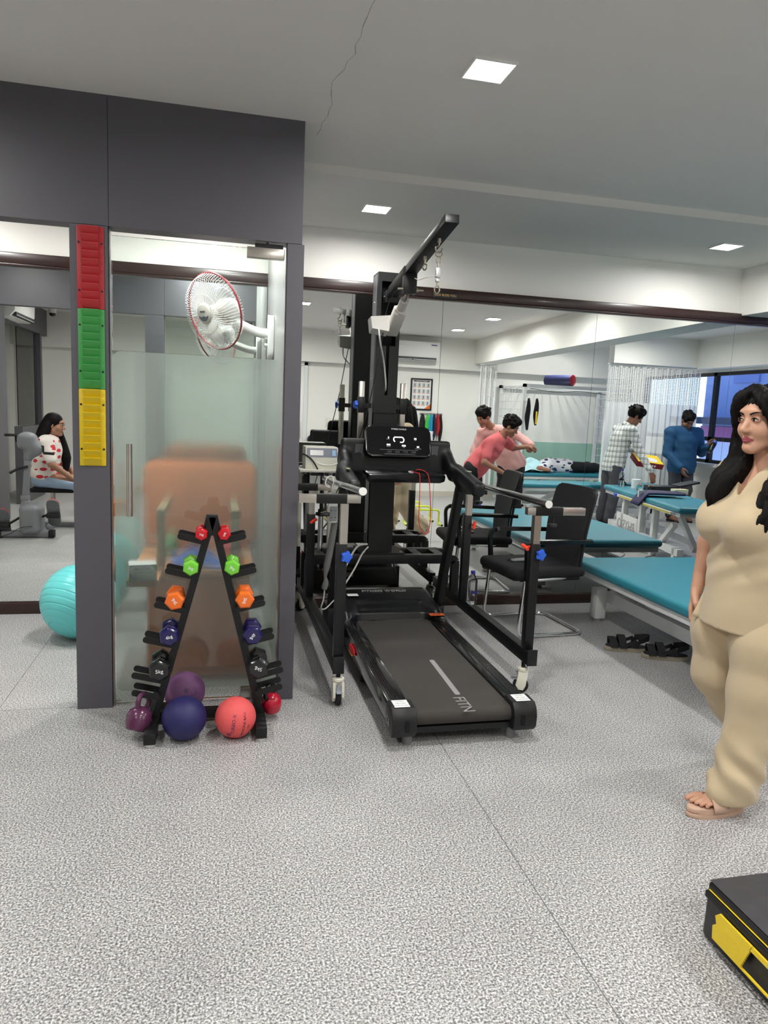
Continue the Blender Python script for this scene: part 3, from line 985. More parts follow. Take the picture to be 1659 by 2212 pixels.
mbl = med_ball((0.079, 2.99, 0.087), 0.0868, M_coral, 'coral pink medicine ball at the right foot of the rack',
               lines=[('t', 'TURBO-X', 0.021, -0.12, 0.0, PI / 2, M_dkprint), ('e', '', 0.011, -0.32, -0.62, PI / 2, M_dkprint), ('t', 'MEDICINE BALL', 0.0165, 0.42, 0.0, PI / 2, M_text_k), ('t', '1 KG', 0.0105, 0.66, -0.12, PI / 2, M_text_k)])
mbl.rotation_euler = (0.0, 0.13, 0)
med_ball((-0.135, 2.995, 0.093), 0.0927, M_navy, 'dark navy blue medicine ball at the left foot of the rack', seams=False)
med_ball((-0.146, 3.287, 0.0925), 0.0922, M_purp, 'dusty purple medicine ball behind the navy one', lines=[('t', 'TURBO-X', 0.019, 0.30, 0.05, 0.5, M_dkprint), ('e', '', 0.011, 0.12, 0.42, 0.3, M_dkprint)])
# big gym ball, ribbed
gr = empty('gym_ball', (-0.80, 4.44, 0.222), label='turquoise ribbed gym ball on the floor behind the grey post', cat='gym ball')
mb = MB()
R = 0.222
prof = []
N = 180
for i in range(1, N):
    t = PI * i / N
    g = 0.0
    ph = (t / PI * 17) % 1
    dd = min(ph, 1 - ph)
    if dd < 0.09: g = -0.0032 * (1 - dd / 0.09)
    prof.append(((R + g) * math.sin(t), -(R + g) * math.cos(t)))
ax = Vector((-0.35, -0.60, -0.62)).normalized()
mb.lathe(prof, 56, M=ax.to_track_quat('-Z', 'Y').to_matrix().to_4x4())
mb.build('ball_shell', mat('turquoise_pvc', rgb(104, 206, 206), 0.3, bump=(120, 0.03)), gr, smooth=60)

# ================================================================= WALL FAN IN THE CUBICLE
fan_c = Vector((-0.035, 4.18, 1.925))
fan = empty('wall_fan', (0.299, 4.30, 1.86), label='white oscillating wall fan with red trim ring in the cubicle', cat='fan')
fo_ = Vector((0.299, 4.30, 1.86))
nrm = Vector((-0.72, -0.63, -0.28)).normalized()
Fm = nrm.to_track_quat('Z', 'Y').to_matrix().to_4x4()
Fm.translation = fan_c - fo_
M_fanw = mat('white_fan_plastic', rgb(228, 228, 226), 0.3)
mb = MB()
FR = 0.205
nw = 72
for k in range(nw):
    a = 2 * PI * k / nw
    a2 = a + 0.22
    pts = []
    for (rr, zz, t) in ((0.052, 0.075, 0), (0.10, 0.074, 0.25), (0.15, 0.066, 0.55), (0.188, 0.045, 0.85), (FR, 0.006, 1)):
        th = a + 0.22 * t
        pts.append((rr * math.cos(th), rr * math.sin(th), zz))
    mb.tube(pts, 0.0011, 4)
mb.torus((0, 0, 0.0735), 0.105, 0.0013, seg=40, cs=4)
mb.build('front_guard', M_fanw, fan, smooth=80, M=Fm)
mb = MB()
for k in range(nw):
    a = 2 * PI * k / nw
    pts = []
    for (rr, zz) in ((0.06, -0.075), (0.13, -0.068), (0.185, -0.042), (FR, -0.006)):
        pts.append((rr * math.cos(a), rr * math.sin(a), zz))
    mb.tube(pts, 0.0011, 4)
mb.torus((0, 0, -0.07), 0.12, 0.0013, seg=40, cs=4)
mb.build('rear_guard', M_fanw, fan, smooth=80, M=Fm)
mb = MB(); mb.torus((0, 0, 0), FR + 0.001, 0.0052, seg=56, cs=8); mb.build('trim_ring', mat('dark_red_trim', rgb(140, 32, 42), 0.35), fan, smooth=80, M=Fm)
M_blade = mat('clear_fan_blade', rgb(205, 200, 198), 0.25, alpha=0.55)
for k in range(3):
    mb = MB()
    def bl(u, v, k=k):
        rr = 0.03 + u * 0.145
        wid = (0.55 + 0.75 * math.sin(PI * min(1, u * 0.8 + 0.1))) * 0.75
        th = 2 * PI * k / 3 + (v - 0.5) * 2 * wid * 0.8 + u * 0.3
        return Vector((rr * math.cos(th), rr * math.sin(th), 0.018 * (v - 0.5) * 2))
    mb.grid(bl, 10, 10)
    mb.build('blade', M_blade, fan, smooth=180, M=Fm)
mb = MB(); mb.lathe([(0.058, 0.066), (0.056, 0.076), (0.045, 0.082), (0.0, 0.084)], 32, cap=False); mb.lathe([(0.036, -0.05), (0.036, 0.02), (0.03, 0.03), (0.0, 0.031)], 24, cap=False)
hubm = mb.build('hub_cap', mat('warm_grey_cap', rgb(206, 200, 194), 0.35), fan, smooth=60, M=Fm)
mb = MB()
pts = [(0.04 * math.cos(a), 0.04 * math.sin(a)) for a in [PI * 1.08 + PI * 0.84 * k / 14 for k in range(15)]]
pts += [(0.018, -0.017), (0.0, -0.012), (-0.018, -0.017)]
mb.prism(pts, 0.0832, 0.0846); mb.build('dark_badge', mat('badge_grey', rgb(70, 76, 84), 0.3), hubm, M=Fm)
text_mesh('badge_lettering', 'SINGER', 0.013, Fm @ Matrix.Translation((0, 0.012, 0.0846)), M_text_k, hubm)
mb = MB(); mb.lathe([(0.0, -0.165), (0.035, -0.16), (0.055, -0.135), (0.06, -0.09), (0.058, -0.06), (0.03, -0.045)], 28, cap=False); mb.build('motor_housing', M_fanw, fan, smooth=60, M=Fm)
b0 = Fm @ Vector((0, 0, -0.115))
mb = MB()
mb.tube(spline([b0 + Vector((0, 0, -0.05)), b0 + Vector((0.04, 0.02, -0.075)), Vector((-0.09, 0.0, -0.02)), Vector((-0.012, 0, -0.02))], 6), [0.03] * 6 + [0.027] * 13, 14)
mb.tube([b0 + Vector((0, 0, 0.02)), b0 + Vector((0, 0, -0.07))], 0.026, 14)
mb.build('bracket_arm', M_fanw, fan, smooth=60)
mb = MB()
mb.prism(rrect(0.105, 0.25, 0.045, 6), 0, 0.035, M=frame((0, 0, -0.045), (0, -1, 0), (0, 0, 1)), bev=0.012)
mb.build('wall_plate', M_fanw, fan, smooth=60)
for z in (-0.09, -0.05):
    mb = MB(); mb.cyl((-0.035, 0.0, z), (-0.052, 0, z), 0.011, 12); mb.build('knob', M_fanw, fan)
mb = MB(); mb.tube(spline([(-0.01, 0.02, -0.16), (-0.012, 0.03, -0.35), (-0.008, 0.0, -0.6), (-0.01, 0.02, -0.9)], 5), 0.003, 6); mb.build('power_cord', M_cablew, fan)

# ================================================================= INSIDE THE CUBICLE
wc = empty('exercise_chair', (-0.08, 3.74, 0), label='orange wooden exercise chair behind the frosted glass door', cat='chair')
mb = MB(); mb.box(-0.27, 0.24, -0.06, 0.48, 0.02, 0.52, bev=0.004); mb.build('cabinet_base', mat('orange_laminate', rgb(232, 122, 54), 0.4), wc)
mb = MB(); mb.box(-0.34, 0.26, -0.10, 0.5, 0.555, 0.585, bev=0.004); mb.box(-0.34, -0.195, -0.295, -0.099, 0.555, 0.585); mb.build('seat_board', mat('lighter_wood', rgb(204, 138, 84), 0.45, vary=(6, 0.15)), wc)
mb = MB(); mb.box(-0.25, 0.22, -0.03, 0.46, 0.52, 0.555); mb.build('seat_frame', M_wood, wc, smooth=0)
mb = MB(); mb.box(-0.33, 0.29, 0.38, 0.46, 0.62, 1.10, bev=0.05); mb.build('backrest', mat('orange_vinyl', rgb(216, 118, 50), 0.45), wc)
for x in (-0.2, 0.16):
    mb = MB(); mb.box(x - 0.02, x + 0.02, -0.1, -0.06, 0.585, 0.86, bev=0.004); mb.build('post', mat('greyish_wood', rgb(140, 118, 84), 0.5), wc)
    mb = MB(); mb.box(x - 0.02, x + 0.02, -0.1, 0.4, 0.86, 0.895, bev=0.004); mb.build('arm_rail', mat('greyish_wood', (0, 0, 0)), wc)
# folded blue cloth
mb = MB()
def cloth(u, v):
    x = -0.16 + 0.26 * u; y = -0.08 + 0.22 * v
    z = 0.595 + 0.085 * math.exp(-((u - 0.5) ** 2) * 9 - ((v - 0.55) ** 2) * 8) + 0.008 * math.sin(u * 13 + v * 7)
    return Vector((x + 0.02 * math.sin(v * 5), y, z))
mb.grid(cloth, 24, 20)
o = mb.build('folded_cloth', mat('blue_cloth', rgb(52, 96, 172), 0.85), smooth=180); o.location = (-0.08, 3.75, 0)
tag(o, 'crumpled blue cloth lying on the wooden exercise chair', 'cloth')
gb = empty('glove_box', (-0.350, 3.475, 0.586), 0.16, label='white and green Falcon glove box on the chair board left of the rack', cat='box')
mb = MB(); mb.box(-0.062, 0.062, -0.05, 0.05, 0, 0.078, bev=0.002); mb.build('carton', M_paper, gb)
mb = MB(); mb.prism([(-0.062, 0.0), (-0.062, 0.03), (-0.04, 0.0)], 0.0502, 0.0506, M=frame((0, 0, 0), (1, 0, 0), (0, 0, 1))); mb.prism([(0.062, 0.078), (0.062, 0.045), (0.035, 0.078)], 0.0502, 0.0506, M=frame((0, 0, 0), (1, 0, 0), (0, 0, 1)))
mb.build('green_corners', mat('green_print', rgb(70, 165, 85), 0.6), gb, smooth=0)
mb = MB(); mb.prism([(-0.06, 0.033), (-0.056, 0.036), (-0.03, 0.004), (-0.034, 0.001)], 0.0503, 0.0507, M=frame((0, 0, 0), (1, 0, 0), (0, 0, 1))); mb.box(-0.06, 0.04, -0.0507, -0.0503, 0.071, 0.075)
mb.build('violet_stripe', mat('violet_print', rgb(88, 84, 160), 0.6), gb, smooth=0)
text_mesh('lettering', 'FALCON', 0.018, frame((-0.005, -0.0508, 0.058), (1, 0, 0), (0, 0, 1)), M_dkprint, gb, bold=0.0003)
text_mesh('lettering', 'LATEX EXAMINATION GLOVES', 0.006, frame((0, -0.0508, 0.042), (1, 0, 0), (0, 0, 1)), M_text_k, gb)
o = MB().sphere((0, 0, 0), 0.055).build('small_ball', mat('pink_rubber', rgb(206, 60, 84), 0.5)); o.location = (0.07, 3.99, 0.641); tag(o, 'small pink ball on the wooden exercise chair', 'ball')
o = MB().sphere((0, 0, 0), 0.06).build('small_ball', mat('green_rubber', rgb(70, 140, 80), 0.5)); o.location = (-0.27, 4.02, 0.646); tag(o, 'small green ball on the wooden exercise chair', 'ball')

# ================================================================= PLYO BOX BAG AT THE LOWER RIGHT
bx = empty('foam_step', (1.662, 1.252, 0), label='black vinyl foam step with yellow side patch at the lower right corner', cat='foam step')
mb = MB(); mb.box(-0.322, 0.32, -0.5, 0.325, 0.0, 0.165, bev=0.012, seg=3)
for v in mb.bm.verts:
    if v.co.z < 0.1: v.co.x *= 1.0; v.co.y *= 1.0
    t = math.sin(v.co.z / 0.165 * PI)
    v.co.x += 0.012 * t * (1 if v.co.x > 0 else -1) * (0 if v.co.z > 0.12 else 1)
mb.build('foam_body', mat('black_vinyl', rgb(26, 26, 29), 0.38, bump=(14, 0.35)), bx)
mb = MB()
def top(u, v):
    x = -0.318 + 0.634 * u; y = -0.496 + 0.818 * v
    e = min(u, 1 - u, v, 1 - v)
    return Vector((x, y, 0.1665 + 0.006 * min(1, e * 8) + 0.0016 * math.sin(u * 22 + v * 5) * min(1, e * 10)))
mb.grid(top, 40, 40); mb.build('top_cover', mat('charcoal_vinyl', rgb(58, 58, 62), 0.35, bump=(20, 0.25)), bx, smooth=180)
M_yel = mat('yellow_vinyl', rgb(244, 212, 44), 0.45, bump=(30, 0.2))
mb = MB()
fr = frame((-0.3365, 0, 0), (0, -1, 0), (0, 0, 1))
ol = [(-0.265, 0.045), (-0.268, 0.075), (-0.255, 0.085), (-0.262, 0.105), (-0.248, 0.116), (0.45, 0.116), (0.45, 0.105), (0.45, 0.108), (-0.055, 0.108), (-0.02, 0.052), (0.45, 0.052), (0.45, 0.045)]
mb.prism([(-0.265, 0.035), (-0.268, 0.072), (-0.255, 0.085), (-0.262, 0.105), (-0.248, 0.12), (-0.125, 0.12), (-0.155, 0.042), (-0.150, 0.035)], -0.004, 0.002, M=fr)
mb.prism([(-0.126, 0.12), (0.45, 0.12), (0.45, 0.106), (-0.132, 0.106)], -0.004, 0.002, M=fr)
mb.prism([(-0.151, 0.035), (0.45, 0.035), (0.45, 0.0395), (-0.152, 0.0395)], -0.004, 0.002, M=fr)
mb.build('yellow_patch', M_yel, bx, smooth=0)
mb = MB(); mb.tube([(-0.3245, 0.31, 0.146), (-0.3245, -0.48, 0.146)], 0.0018, 6); mb.build('yellow_piping', M_yel, bx)
mb = MB(); mb.box(-0.332, -0.318, -0.49, 0.318, 0.122, 0.142, bev=0.003); mb.build('side_band', mat('black_webbing', rgb(14, 14, 16), 0.6), bx)
# ================================================================= GAIT TRAINER (body-weight support frame)
gt = empty('gait_trainer', (1.06, 3.95, 0), label='black body-weight support frame with tall tower and boom standing over the treadmill', cat='gait trainer')
G = Matrix.Translation((-1.06, -3.95, 0))
def star_knob(c, nrm, m, parent, R=0.027, name='star_knob'):
    mb = MB()
    pts = []
    for k in range(40):
        a = 2 * PI * k / 40
        rr = R * 1.12 * (0.80 + 0.20 * math.cos(5 * a))
        pts.append((rr * math.cos(a), rr * math.sin(a)))
    fr = Vector(nrm).to_track_quat('Z', 'Y').to_matrix().to_4x4(); fr.translation = c
    mb.prism(pts, 0.006, 0.024, M=fr, bev=0.003)
    mb.cyl(fr @ Vector((0, 0, -0.004)), fr @ Vector((0, 0, 0.008)), 0.009, 10)
    return mb.build(name, m, parent, M=G)
def lever_knob(c, nrm, d, parent):
    c, nrm, d = Vector(c), Vector(nrm).normalized(), Vector(d).normalized()
    mb = MB(); mb.tube([c + nrm * 0.03 - d * 0.024, c + nrm * 0.03 + d * 0.024], 0.0095, 10); mb.cyl(c, c + nrm * 0.03, 0.006, 8)
    return mb.build('lever_knob', M_red, parent, M=G)
def caster(x, y, ang, parent):
    r = MB()
    c = MB(); c.cyl((0, 0, 0.125), (0, 0, 0.165), 0.011, 12); st = c.build('caster', M_black, parent)
    st.location = (x - 1.06, y - 3.95, 0); st.rotation_euler = (0, 0, ang)
    mb = MB(); mb.lathe([(0.026, 0.118), (0.03, 0.122), (0.03, 0.133), (0.024, 0.138)], 20)
    for s in (-1, 1):
        ol = [(-0.024, 0.118), (0.026, 0.118), (0.03, 0.075), (0.024 + 0.012, 0.045), (0.02, 0.022), (-0.004, 0.02), (-0.016, 0.045)]
        mb.prism(ol, s * 0.014, s * 0.028, M=Matrix(((0, 0, 1, 0), (-1, 0, 0, 0), (0, 1, 0, 0), (0, 0, 0, 1))), bev=0.003)
    mb.box(-0.014, 0.014, -0.02, 0.024, 0.096, 0.12, bev=0.003)
    mb.build('caster_fork', mat('ivory_plastic', rgb(226, 224, 208), 0.4), st)
    mb = MB(); mb.lathe([(0.034, -0.0125), (0.04, -0.009), (0.04, 0.009), (0.034, 0.0125)], 28, M=Matrix.Translation((0, -0.008, 0.0405)) @ Matrix.Rotation(PI / 2, 4, 'Y'))
    mb.build('wheel', M_rubber, st)
    mb = MB(); mb.box(-0.014, 0.014, -0.058, -0.022, 0.072, 0.078, bev=0.002); mb.box(-0.012, 0.012, -0.03, -0.024, 0.074, 0.1); mb.box(-0.007, 0.007, -0.034, -0.024, 0.1, 0.112)
    mb.build('brake_pedal', mat('pale_steel', rgb(186, 190, 200), 0.3, 0.8), st)
XLr, XRr = 0.566, 1.566
for x, nm in ((XLr, 'l'), (XRr, 'r')):
    mb = MB(); mb.box(x - 0.025, x + 0.025, 3.25, 4.94, 0.165, 0.235, bev=0.003); mb.build('base_rail', M_black, gt, M=G)
    mb = MB(); mb.box(x - 0.027, x + 0.027, 3.243, 3.252, 0.163, 0.248, bev=0.002); mb.build('end_cap', M_blackp, gt, M=G)
caster(0.571, 3.275, 0.0, gt); caster(1.548, 3.305, -1.9, gt); caster(0.56, 4.9, 2.2, gt); caster(1.566, 4.9, 2.6, gt)
# side posts: (x, y, black top, chrome top)
def side_post(x, y, zt, zc, chx=0.0):
    mb = MB(); mb.box(x - 0.024, x + 0.024, y - 0.024, y + 0.024, 0.235, zt, bev=0.002); mb.build('side_post', M_black, gt, M=G)
    mb = MB(); mb.box(x + chx - 0.018, x + chx + 0.018, y - 0.018, y + 0.018, zt, zc); mb.build('inner_post', M_steel, gt, smooth=0, M=G)
side_post(0.566, 3.28, 0.794, 0.985, 0.006); side_post(0.566, 4.44, 0.762, 0.915)
side_post(1.562, 3.31, 0.789, 0.935, 0.003); side_post(1.552, 4.30, 0.785, 0.915, 0.006)
def t_bar(y, x0, x1, s0, s1, z, hh=0.0215):
    mb = MB(); mb.box(s0, s1, y - hh, y + hh, z - hh, z + hh, bev=0.002); mb.build('cross_sleeve', M_black, gt, M=G)
    mb = MB(); mb.box(x0, x1, y - hh + 0.0025, y + hh - 0.0025, z - hh + 0.0025, z + hh - 0.0025, bev=0.001); mb.build('cross_bar', M_steel, gt, M=G)
    mb = MB(); xk = (s1 - 0.045) if x1 - s1 > s0 - x0 else (s0 + 0.045); mb.cyl((xk, y, z - hh), (xk, y, z - 0.06), 0.006, 10); mb.lathe([(0.008, -0.075), (0.022, -0.078), (0.024, -0.088), (0.02, -0.094), (0.006, -0.096)], 16, M=Matrix.Translation((xk, y, z + 0.012)))
    mb.build('clamp_screw', M_blackp, gt, M=G)
t_bar(3.28, 0.357, 0.647, 0.438, 0.582, 1.007); t_bar(4.44, 0.40, 0.69, 0.47, 0.60, 0.932)
t_bar(3.31, 1.506, 1.822, 1.549, 1.698, 0.955); t_bar(4.30, 1.49, 1.765, 1.515, 1.67, 0.942)
def hand_rail(a, b):
    a, b = Vector(a), Vector(b)
    mb = MB(); mb.cyl(a, b, 0.0185, 20); r = mb.build('hand_rail', M_chrome, gt, M=G)
    d = (b - a).normalized()
    mb = MB(); mb.cyl(a - d * 0.004, a + d * 0.002, 0.0192, 20); mb.build('end_plug', M_wplastic, r, M=G)
    for t in (0.03, 0.95):
        p = a.lerp(b, t); mb = MB(); mb.cyl(p + Vector((0, 0, -0.034)), p + Vector((0, 0, -0.012)), 0.009, 10); mb.build('rail_stud', M_black, r, M=G)
hand_rail((0.652, 3.25, 1.046), (0.648, 4.47, 0.985)); hand_rail((1.603, 3.265, 0.995), (1.545, 4.34, 0.995))
star_knob((0.580, 3.256, 0.736), (0.3, -1, 0), M_blue, gt); star_knob((1.580, 3.286, 0.736), (0.3, -1, 0), M_blue, gt)
lever_knob((0.572, 4.415, 0.725), (0.1, -1, 0), (0.8, 0, 0.6), gt); lever_knob((1.538, 3.31, 0.772), (-1, -0.3, 0), (0.2, -0.9, -0.3), gt); lever_knob((1.578, 4.277, 0.728), (0.15, -1, 0), (0.12, 0, 1), gt)
# platform joining the rails, with ladder cut-outs
zp = 0.487
for y in (4.505, 4.725):
    mb = MB(); mb.box(0.60, 1.50, y - 0.025, y + 0.025, zp - 0.06, zp, bev=0.002); mb.build('platform_beam', M_black, gt, M=G)
for x in (0.64, 0.80, 1.17, 1.30, 1.45):
    mb = MB(); mb.box(x - 0.03, x + 0.03, 4.531, 4.699, zp - 0.05, zp - 0.002); mb.build('platform_rung', M_black, gt, smooth=0, M=G)
for s, x0, x1 in ((-1, 0.60, XLr), (1, 1.50, XRr - 0.01)):
    for y in (4.505, 4.725):
        pts = fillet([(x0, y, zp - 0.03), (x1, y, zp - 0.03), (x1, y, 0.235)], 0.07, 4)
        mb = MB()
        for a, b_ in zip(pts[:-1], pts[1:]): mb.bar(a, b_, 0.05, 0.06 if False else 0.05, up=(0, 1, 0))
        mb.build('platform_leg', M_black, gt, smooth=0, M=G)
mb = MB(); mb.box(0.90, 1.20, 4.49, 4.75, zp, zp + 0.012); mb.build('tower_foot', M_black, gt, smooth=0, M=G)
for x in (0.925, 1.175):
    mb = MB(); mb.lathe([(0.009, 0.012), (0.009, 0.02)], 6, M=Matrix.Translation((x, 4.51, zp))); mb.build('bolt', M_zinc, gt, M=G)
# tower: open-fronted box with slot
TX0, TX1, TY0, TY1 = 0.954, 1.104, 4.52, 4.68
M_tower = mat('tower_side_grey', rgb(120, 121, 124), 0.35)
mb = MB()
mb.box(TX0, TX0 + 0.003, TY0, TY1, 1.41, 2.28); mb.box(TX1 - 0.003, TX1, TY0, TY1, 1.41, 2.28); mb.box(TX0 + 0.003, TX1 - 0.003, TY1 - 0.003, TY1, 1.41, 2.28); mb.box(TX0, TX1, TY0, TY1, 2.277, 2.28)
mb.box(TX0, TX0 + 0.024, TY0 - 0.002, TY0, 1.41, 2.28); mb.box(TX1 - 0.024, TX1, TY0 - 0.002, TY0, 1.41, 2.28); mb.box(TX0 + 0.024, TX1 - 0.024, TY0 - 0.002, TY0, 2.225, 2.28)
mb.box(TX0 + 0.024, 1.022, TY0 - 0.002, TY0, 1.41, 1.83); mb.box(1.042, TX1 - 0.024, TY0 - 0.002, TY0, 1.41, 1.83); mb.box(1.022, 1.042, TY0 - 0.002, TY0, 1.41, 1.52)
tw = mb.build('tower', M_black, gt, smooth=0, M=G)
mb = MB(); mb.box(TX0 - 0.0015, TX0, TY0 + 0.035, TY1 - 0.02, 0.55, 2.27); mb.build('side_strip', M_tower, tw, smooth=0, M=G)
for z in (0.62, 1.1, 1.62, 2.1):
    mb = MB(); mb.lathe([(0.006, 0), (0.006, 0.004), (0.003, 0.007)], 10, M=frame((TX0 - 0.0015, 4.60, z), (0, 1, 0), (0, 0, 1)) @ Matrix.Rotation(PI, 4, 'X')); mb.build('bolt', M_zinc, tw, M=G)
mb = MB(); mb.box(TX0 + 0.006, TX1 + 0.016, TY0 + 0.012, TY1 - 0.004, zp + 0.012, 1.41); mb.build('lower_column', M_black, gt, smooth=0, M=G)
mb = MB(); mb.box(TX0 + 0.03, TX1 - 0.03, TY0 + 0.09, TY1 - 0.01, 1.5, 2.2); mb.build('lift_carriage', M_rubber, gt, smooth=0, M=G)
# U-frame with chrome rods beside the tower
for x, s in ((0.889, -1), (1.165, 1)):
    mb = MB(); mb.box(x - 0.017, x + 0.017, 4.583, 4.617, 1.16, 1.605, bev=0.002); mb.build('chrome_rod', M_steel, gt, M=G)
    mb = MB(); mb.box(x - 0.022, x + 0.022, 4.577, 4.623, 1.405, 1.507, bev=0.002); mb.build('rod_clamp', M_black, gt, M=G)
    mb = MB(); mb.box(x + (0.022 if s < 0 else -0.022), TX0 if s < 0 else TX1, 4.583, 4.617, 1.437, 1.467); mb.build('clamp_bar', M_black, gt, smooth=0, M=G)
star_knob((0.866, 4.6, 1.455), (-1, -0.25, 0), M_blue, gt, 0.024)
# boom
BA, BB = Vector((1.032, 4.50, 2.135)), Vector((1.032, 3.30, 2.312))
def boom_frame(t): return BA.lerp(BB, t)
mb = MB(); mb.bar(BA, BB, 0.068, 0.04, bev=0.002); bo_ = mb.build('boom', M_black, gt, M=G)
mb = MB(); mb.bar(boom_frame(0.08), boom_frame(0.40), 0.076, 0.048, bev=0.002); mb.build('boom_sleeve', M_black, bo_, M=G)
dd = (BB - BA).normalized(); nn = Vector((1, 0, 0)).cross(dd).normalized()
for i in range(9):
    p = boom_frame(0.55 + i * 0.048) - nn * 0.0203 * (1 if nn.z > 0 else -1)
    mb = MB(); mb.lathe([(0.005, 0), (0.005, 0.0008)], 10, M=Matrix.Translation(p)); mb.build('pin_hole', mat('hole_dark', rgb(4, 4, 4), 0.9), bo_, M=G)
mb = MB(); mb.box(0.99, 1.074, 4.46, 4.53, 2.09, 2.16, bev=0.004); mb.cyl((0.982, 4.48, 2.12), (1.082, 4.48, 2.12), 0.01, 12); mb.build('pivot_bracket', M_black, gt, M=G)
mb = MB(); mb.box(0.996, 1.068, 4.01, 4.07, 2.08, 2.18, bev=0.003); mb.build('actuator_lug', M_black, gt, M=G)
mb = MB(); mb.cyl((0.965, 4.04, 2.105), (1.115, 4.04, 2.105), 0.006, 10); mb.lathe([(0.011, 0), (0.011, 0.014)], 6, M=frame((1.07, 4.04, 2.105), (0, 1, 0), (0, 0, 1))); mb.build('pivot_pin', M_zinc, gt, M=G)
for y0 in (3.49, 3.735):
    t = (y0 - 4.5) / (3.3 - 4.5); p = boom_frame(t)
    mb = MB(); mb.lathe([(0.009, -0.04), (0.009, -0.02)], 6, M=Matrix.Translation(p)); mb.tube([p + Vector((0, 0, -0.02)), p + Vector((0, 0, 0.034))], 0.006, 8)
    if y0 > 3.6: mb.torus(p + Vector((0, 0, -0.075)), 0.015, 0.004, (0.9, 0.4, 0), 16, 6); mb.tube([p + Vector((0, 0, -0.04)), p + Vector((0, 0, -0.06))], 0.005, 8)
    else: mb.tube(spline([p + Vector((0, 0, -0.04)), p + Vector((-0.004, 0, -0.055)), p + Vector((-0.018, 0, -0.064)), p + Vector((-0.010, 0, -0.085)), p + Vector((0.010, 0, -0.083)), p + Vector((0.018, 0, -0.066))], 5), 0.0042, 8)
    mb.build('eye_bolt' if y0 > 3.6 else 'hook_bolt', M_zinc, bo_, M=G)
# linear actuator
A0, A1 = Vector((1.032, 4.46, 1.90)), Vector((1.032, 4.055, 2.10))
ad = (A1 - A0).normalized()
M_act = mat('actuator_white', rgb(214, 210, 202), 0.45)
sm = 0.62
mb = MB(); mb.bar(A0 + ad * 0.02, A0 + ad * 0.26, 0.072, 0.066, bev=0.008); ac = mb.build('actuator_body', M_act, gt, M=G)
mb = MB(); mb.cyl(A0 + ad * 0.25, A0 + ad * 0.36, 0.026, 20); mb.lathe([(0.03, 0.0), (0.034, 0.006), (0.034, 0.018), (0.03, 0.024)], 20, M=Matrix.Translation(A0 + ad * 0.25) @ ad.to_track_quat('Z', 'Y').to_matrix().to_4x4()); mb.build('actuator_tube', M_act, ac, M=G)
mb = MB(); mb.cyl(A0 + ad * 0.35, A1, 0.012, 14); mb.build('actuator_rod', M_steel, ac, M=G)
mb = MB()
mo = A0 + ad * 0.075 + Vector((-0.092, 0.0, 0.012))
Mx = Matrix.Translation(mo) @ Matrix.Rotation(-0.25, 4, 'X') @ Matrix.Rotation(0.12, 4, 'Y')
mb.hexa([Mx @ Vector(q) for q in ((-0.045, -0.045, -0.05), (0.06, -0.045, -0.05), (0.06, 0.05, -0.05), (-0.045, 0.05, -0.05), (-0.062, -0.05, 0.02), (0.06, -0.05, 0.05), (0.06, 0.05, 0.05), (-0.062, 0.05, 0.035))]); mb.build('motor_box', mat('motor_white', rgb(228, 226, 220), 0.4), ac, M=G)
mb = MB(); mb.tube(spline([mo + Vector((-0.01, -0.05, -0.03)), mo + Vector((0.0, -0.07, -0.12)), Vector((1.0, 4.47, 1.72)), Vector((1.026, 4.505, 1.58)), Vector((1.03, 4.56, 1.54))], 6), 0.0055, 8); mb.build('actuator_cable', M_cablew, gt, M=G)
mb = MB(); mb.tube(spline([boom_frame(0.4) + Vector((0, 0, -0.03)), boom_frame(0.3) + Vector((-0.01, 0, -0.035)), boom_frame(0.12) + Vector((-0.03, -0.03, -0.05)), Vector((0.985, 4.40, 2.02)), Vector((0.95, 4.36, 1.8)), Vector((0.90, 4.36, 1.5)), Vector((0.83, 4.38, 1.2)), Vector((0.76, 4.46, 0.98)), Vector((0.70, 4.55, 0.80))], 6), 0.0032, 6); mb.build('signal_cable', M_pipe, gt, M=G)
# hanging crane scale
hp = boom_frame((3.49 - 4.5) / (-1.2)) + Vector((0, 0, -0.085))
hp = hp + Vector((0, 0, 0.0))
hs = empty('hanging_scale', hp, label='small grey load scale hanging from the boom on a hook', cat='scale')
hs.scale = (0.85, 0.85, 0.6)
mb = MB(); mb.torus((0.0, 0, -0.016), 0.02, 0.004, (0.25, 1, 0.0), 20, 6); mb.tube(spline([(0.0, 0, -0.032), (-0.012, 0, -0.05), (-0.014, 0, -0.07), (0, 0, -0.095), (0.012, 0, -0.07), (0.012, 0, -0.05), (0.0, 0, -0.032)], 4), 0.0035, 6); mb.tube([(0, 0, -0.09), (0, 0, -0.125)], 0.006, 8); mb.build('top_shackle', M_zinc, hs)
mb = MB(); mb.box(-0.014, 0.014, -0.012, 0.012, -0.2, -0.125, bev=0.003); mb.box(-0.011, 0.011, -0.013, 0.011, -0.235, -0.212, bev=0.002); mb.tube([(0, 0, -0.2), (0, 0, -0.215)], 0.006, 8); mb.build('scale_body', mat('scale_silver', rgb(196, 196, 194), 0.35, 0.6), hs)
mb = MB(); mb.tube([(0, 0, -0.235), (0, 0, -0.262)], 0.006, 8); mb.tube(spline([(0, 0, -0.258), (-0.015, 0, -0.285), (-0.013, 0, -0.312), (0, 0, -0.322), (0.013, 0, -0.31), (0.013, 0, -0.285), (0.002, 0, -0.262)], 4), 0.004, 6); mb.build('lower_hook', M_zinc, hs)
mb = MB(); mb.tube(spline([(0, -0.012, -0.19), (-0.03, -0.012, -0.192), (-0.07, 0.02, -0.205), (-0.085, 0.1, -0.205), (-0.045, 0.28, -0.155), (-0.03, 0.40, -0.115)], 6), 0.003, 6); mb.build('scale_cable', M_cablew, hs)
mb = MB()
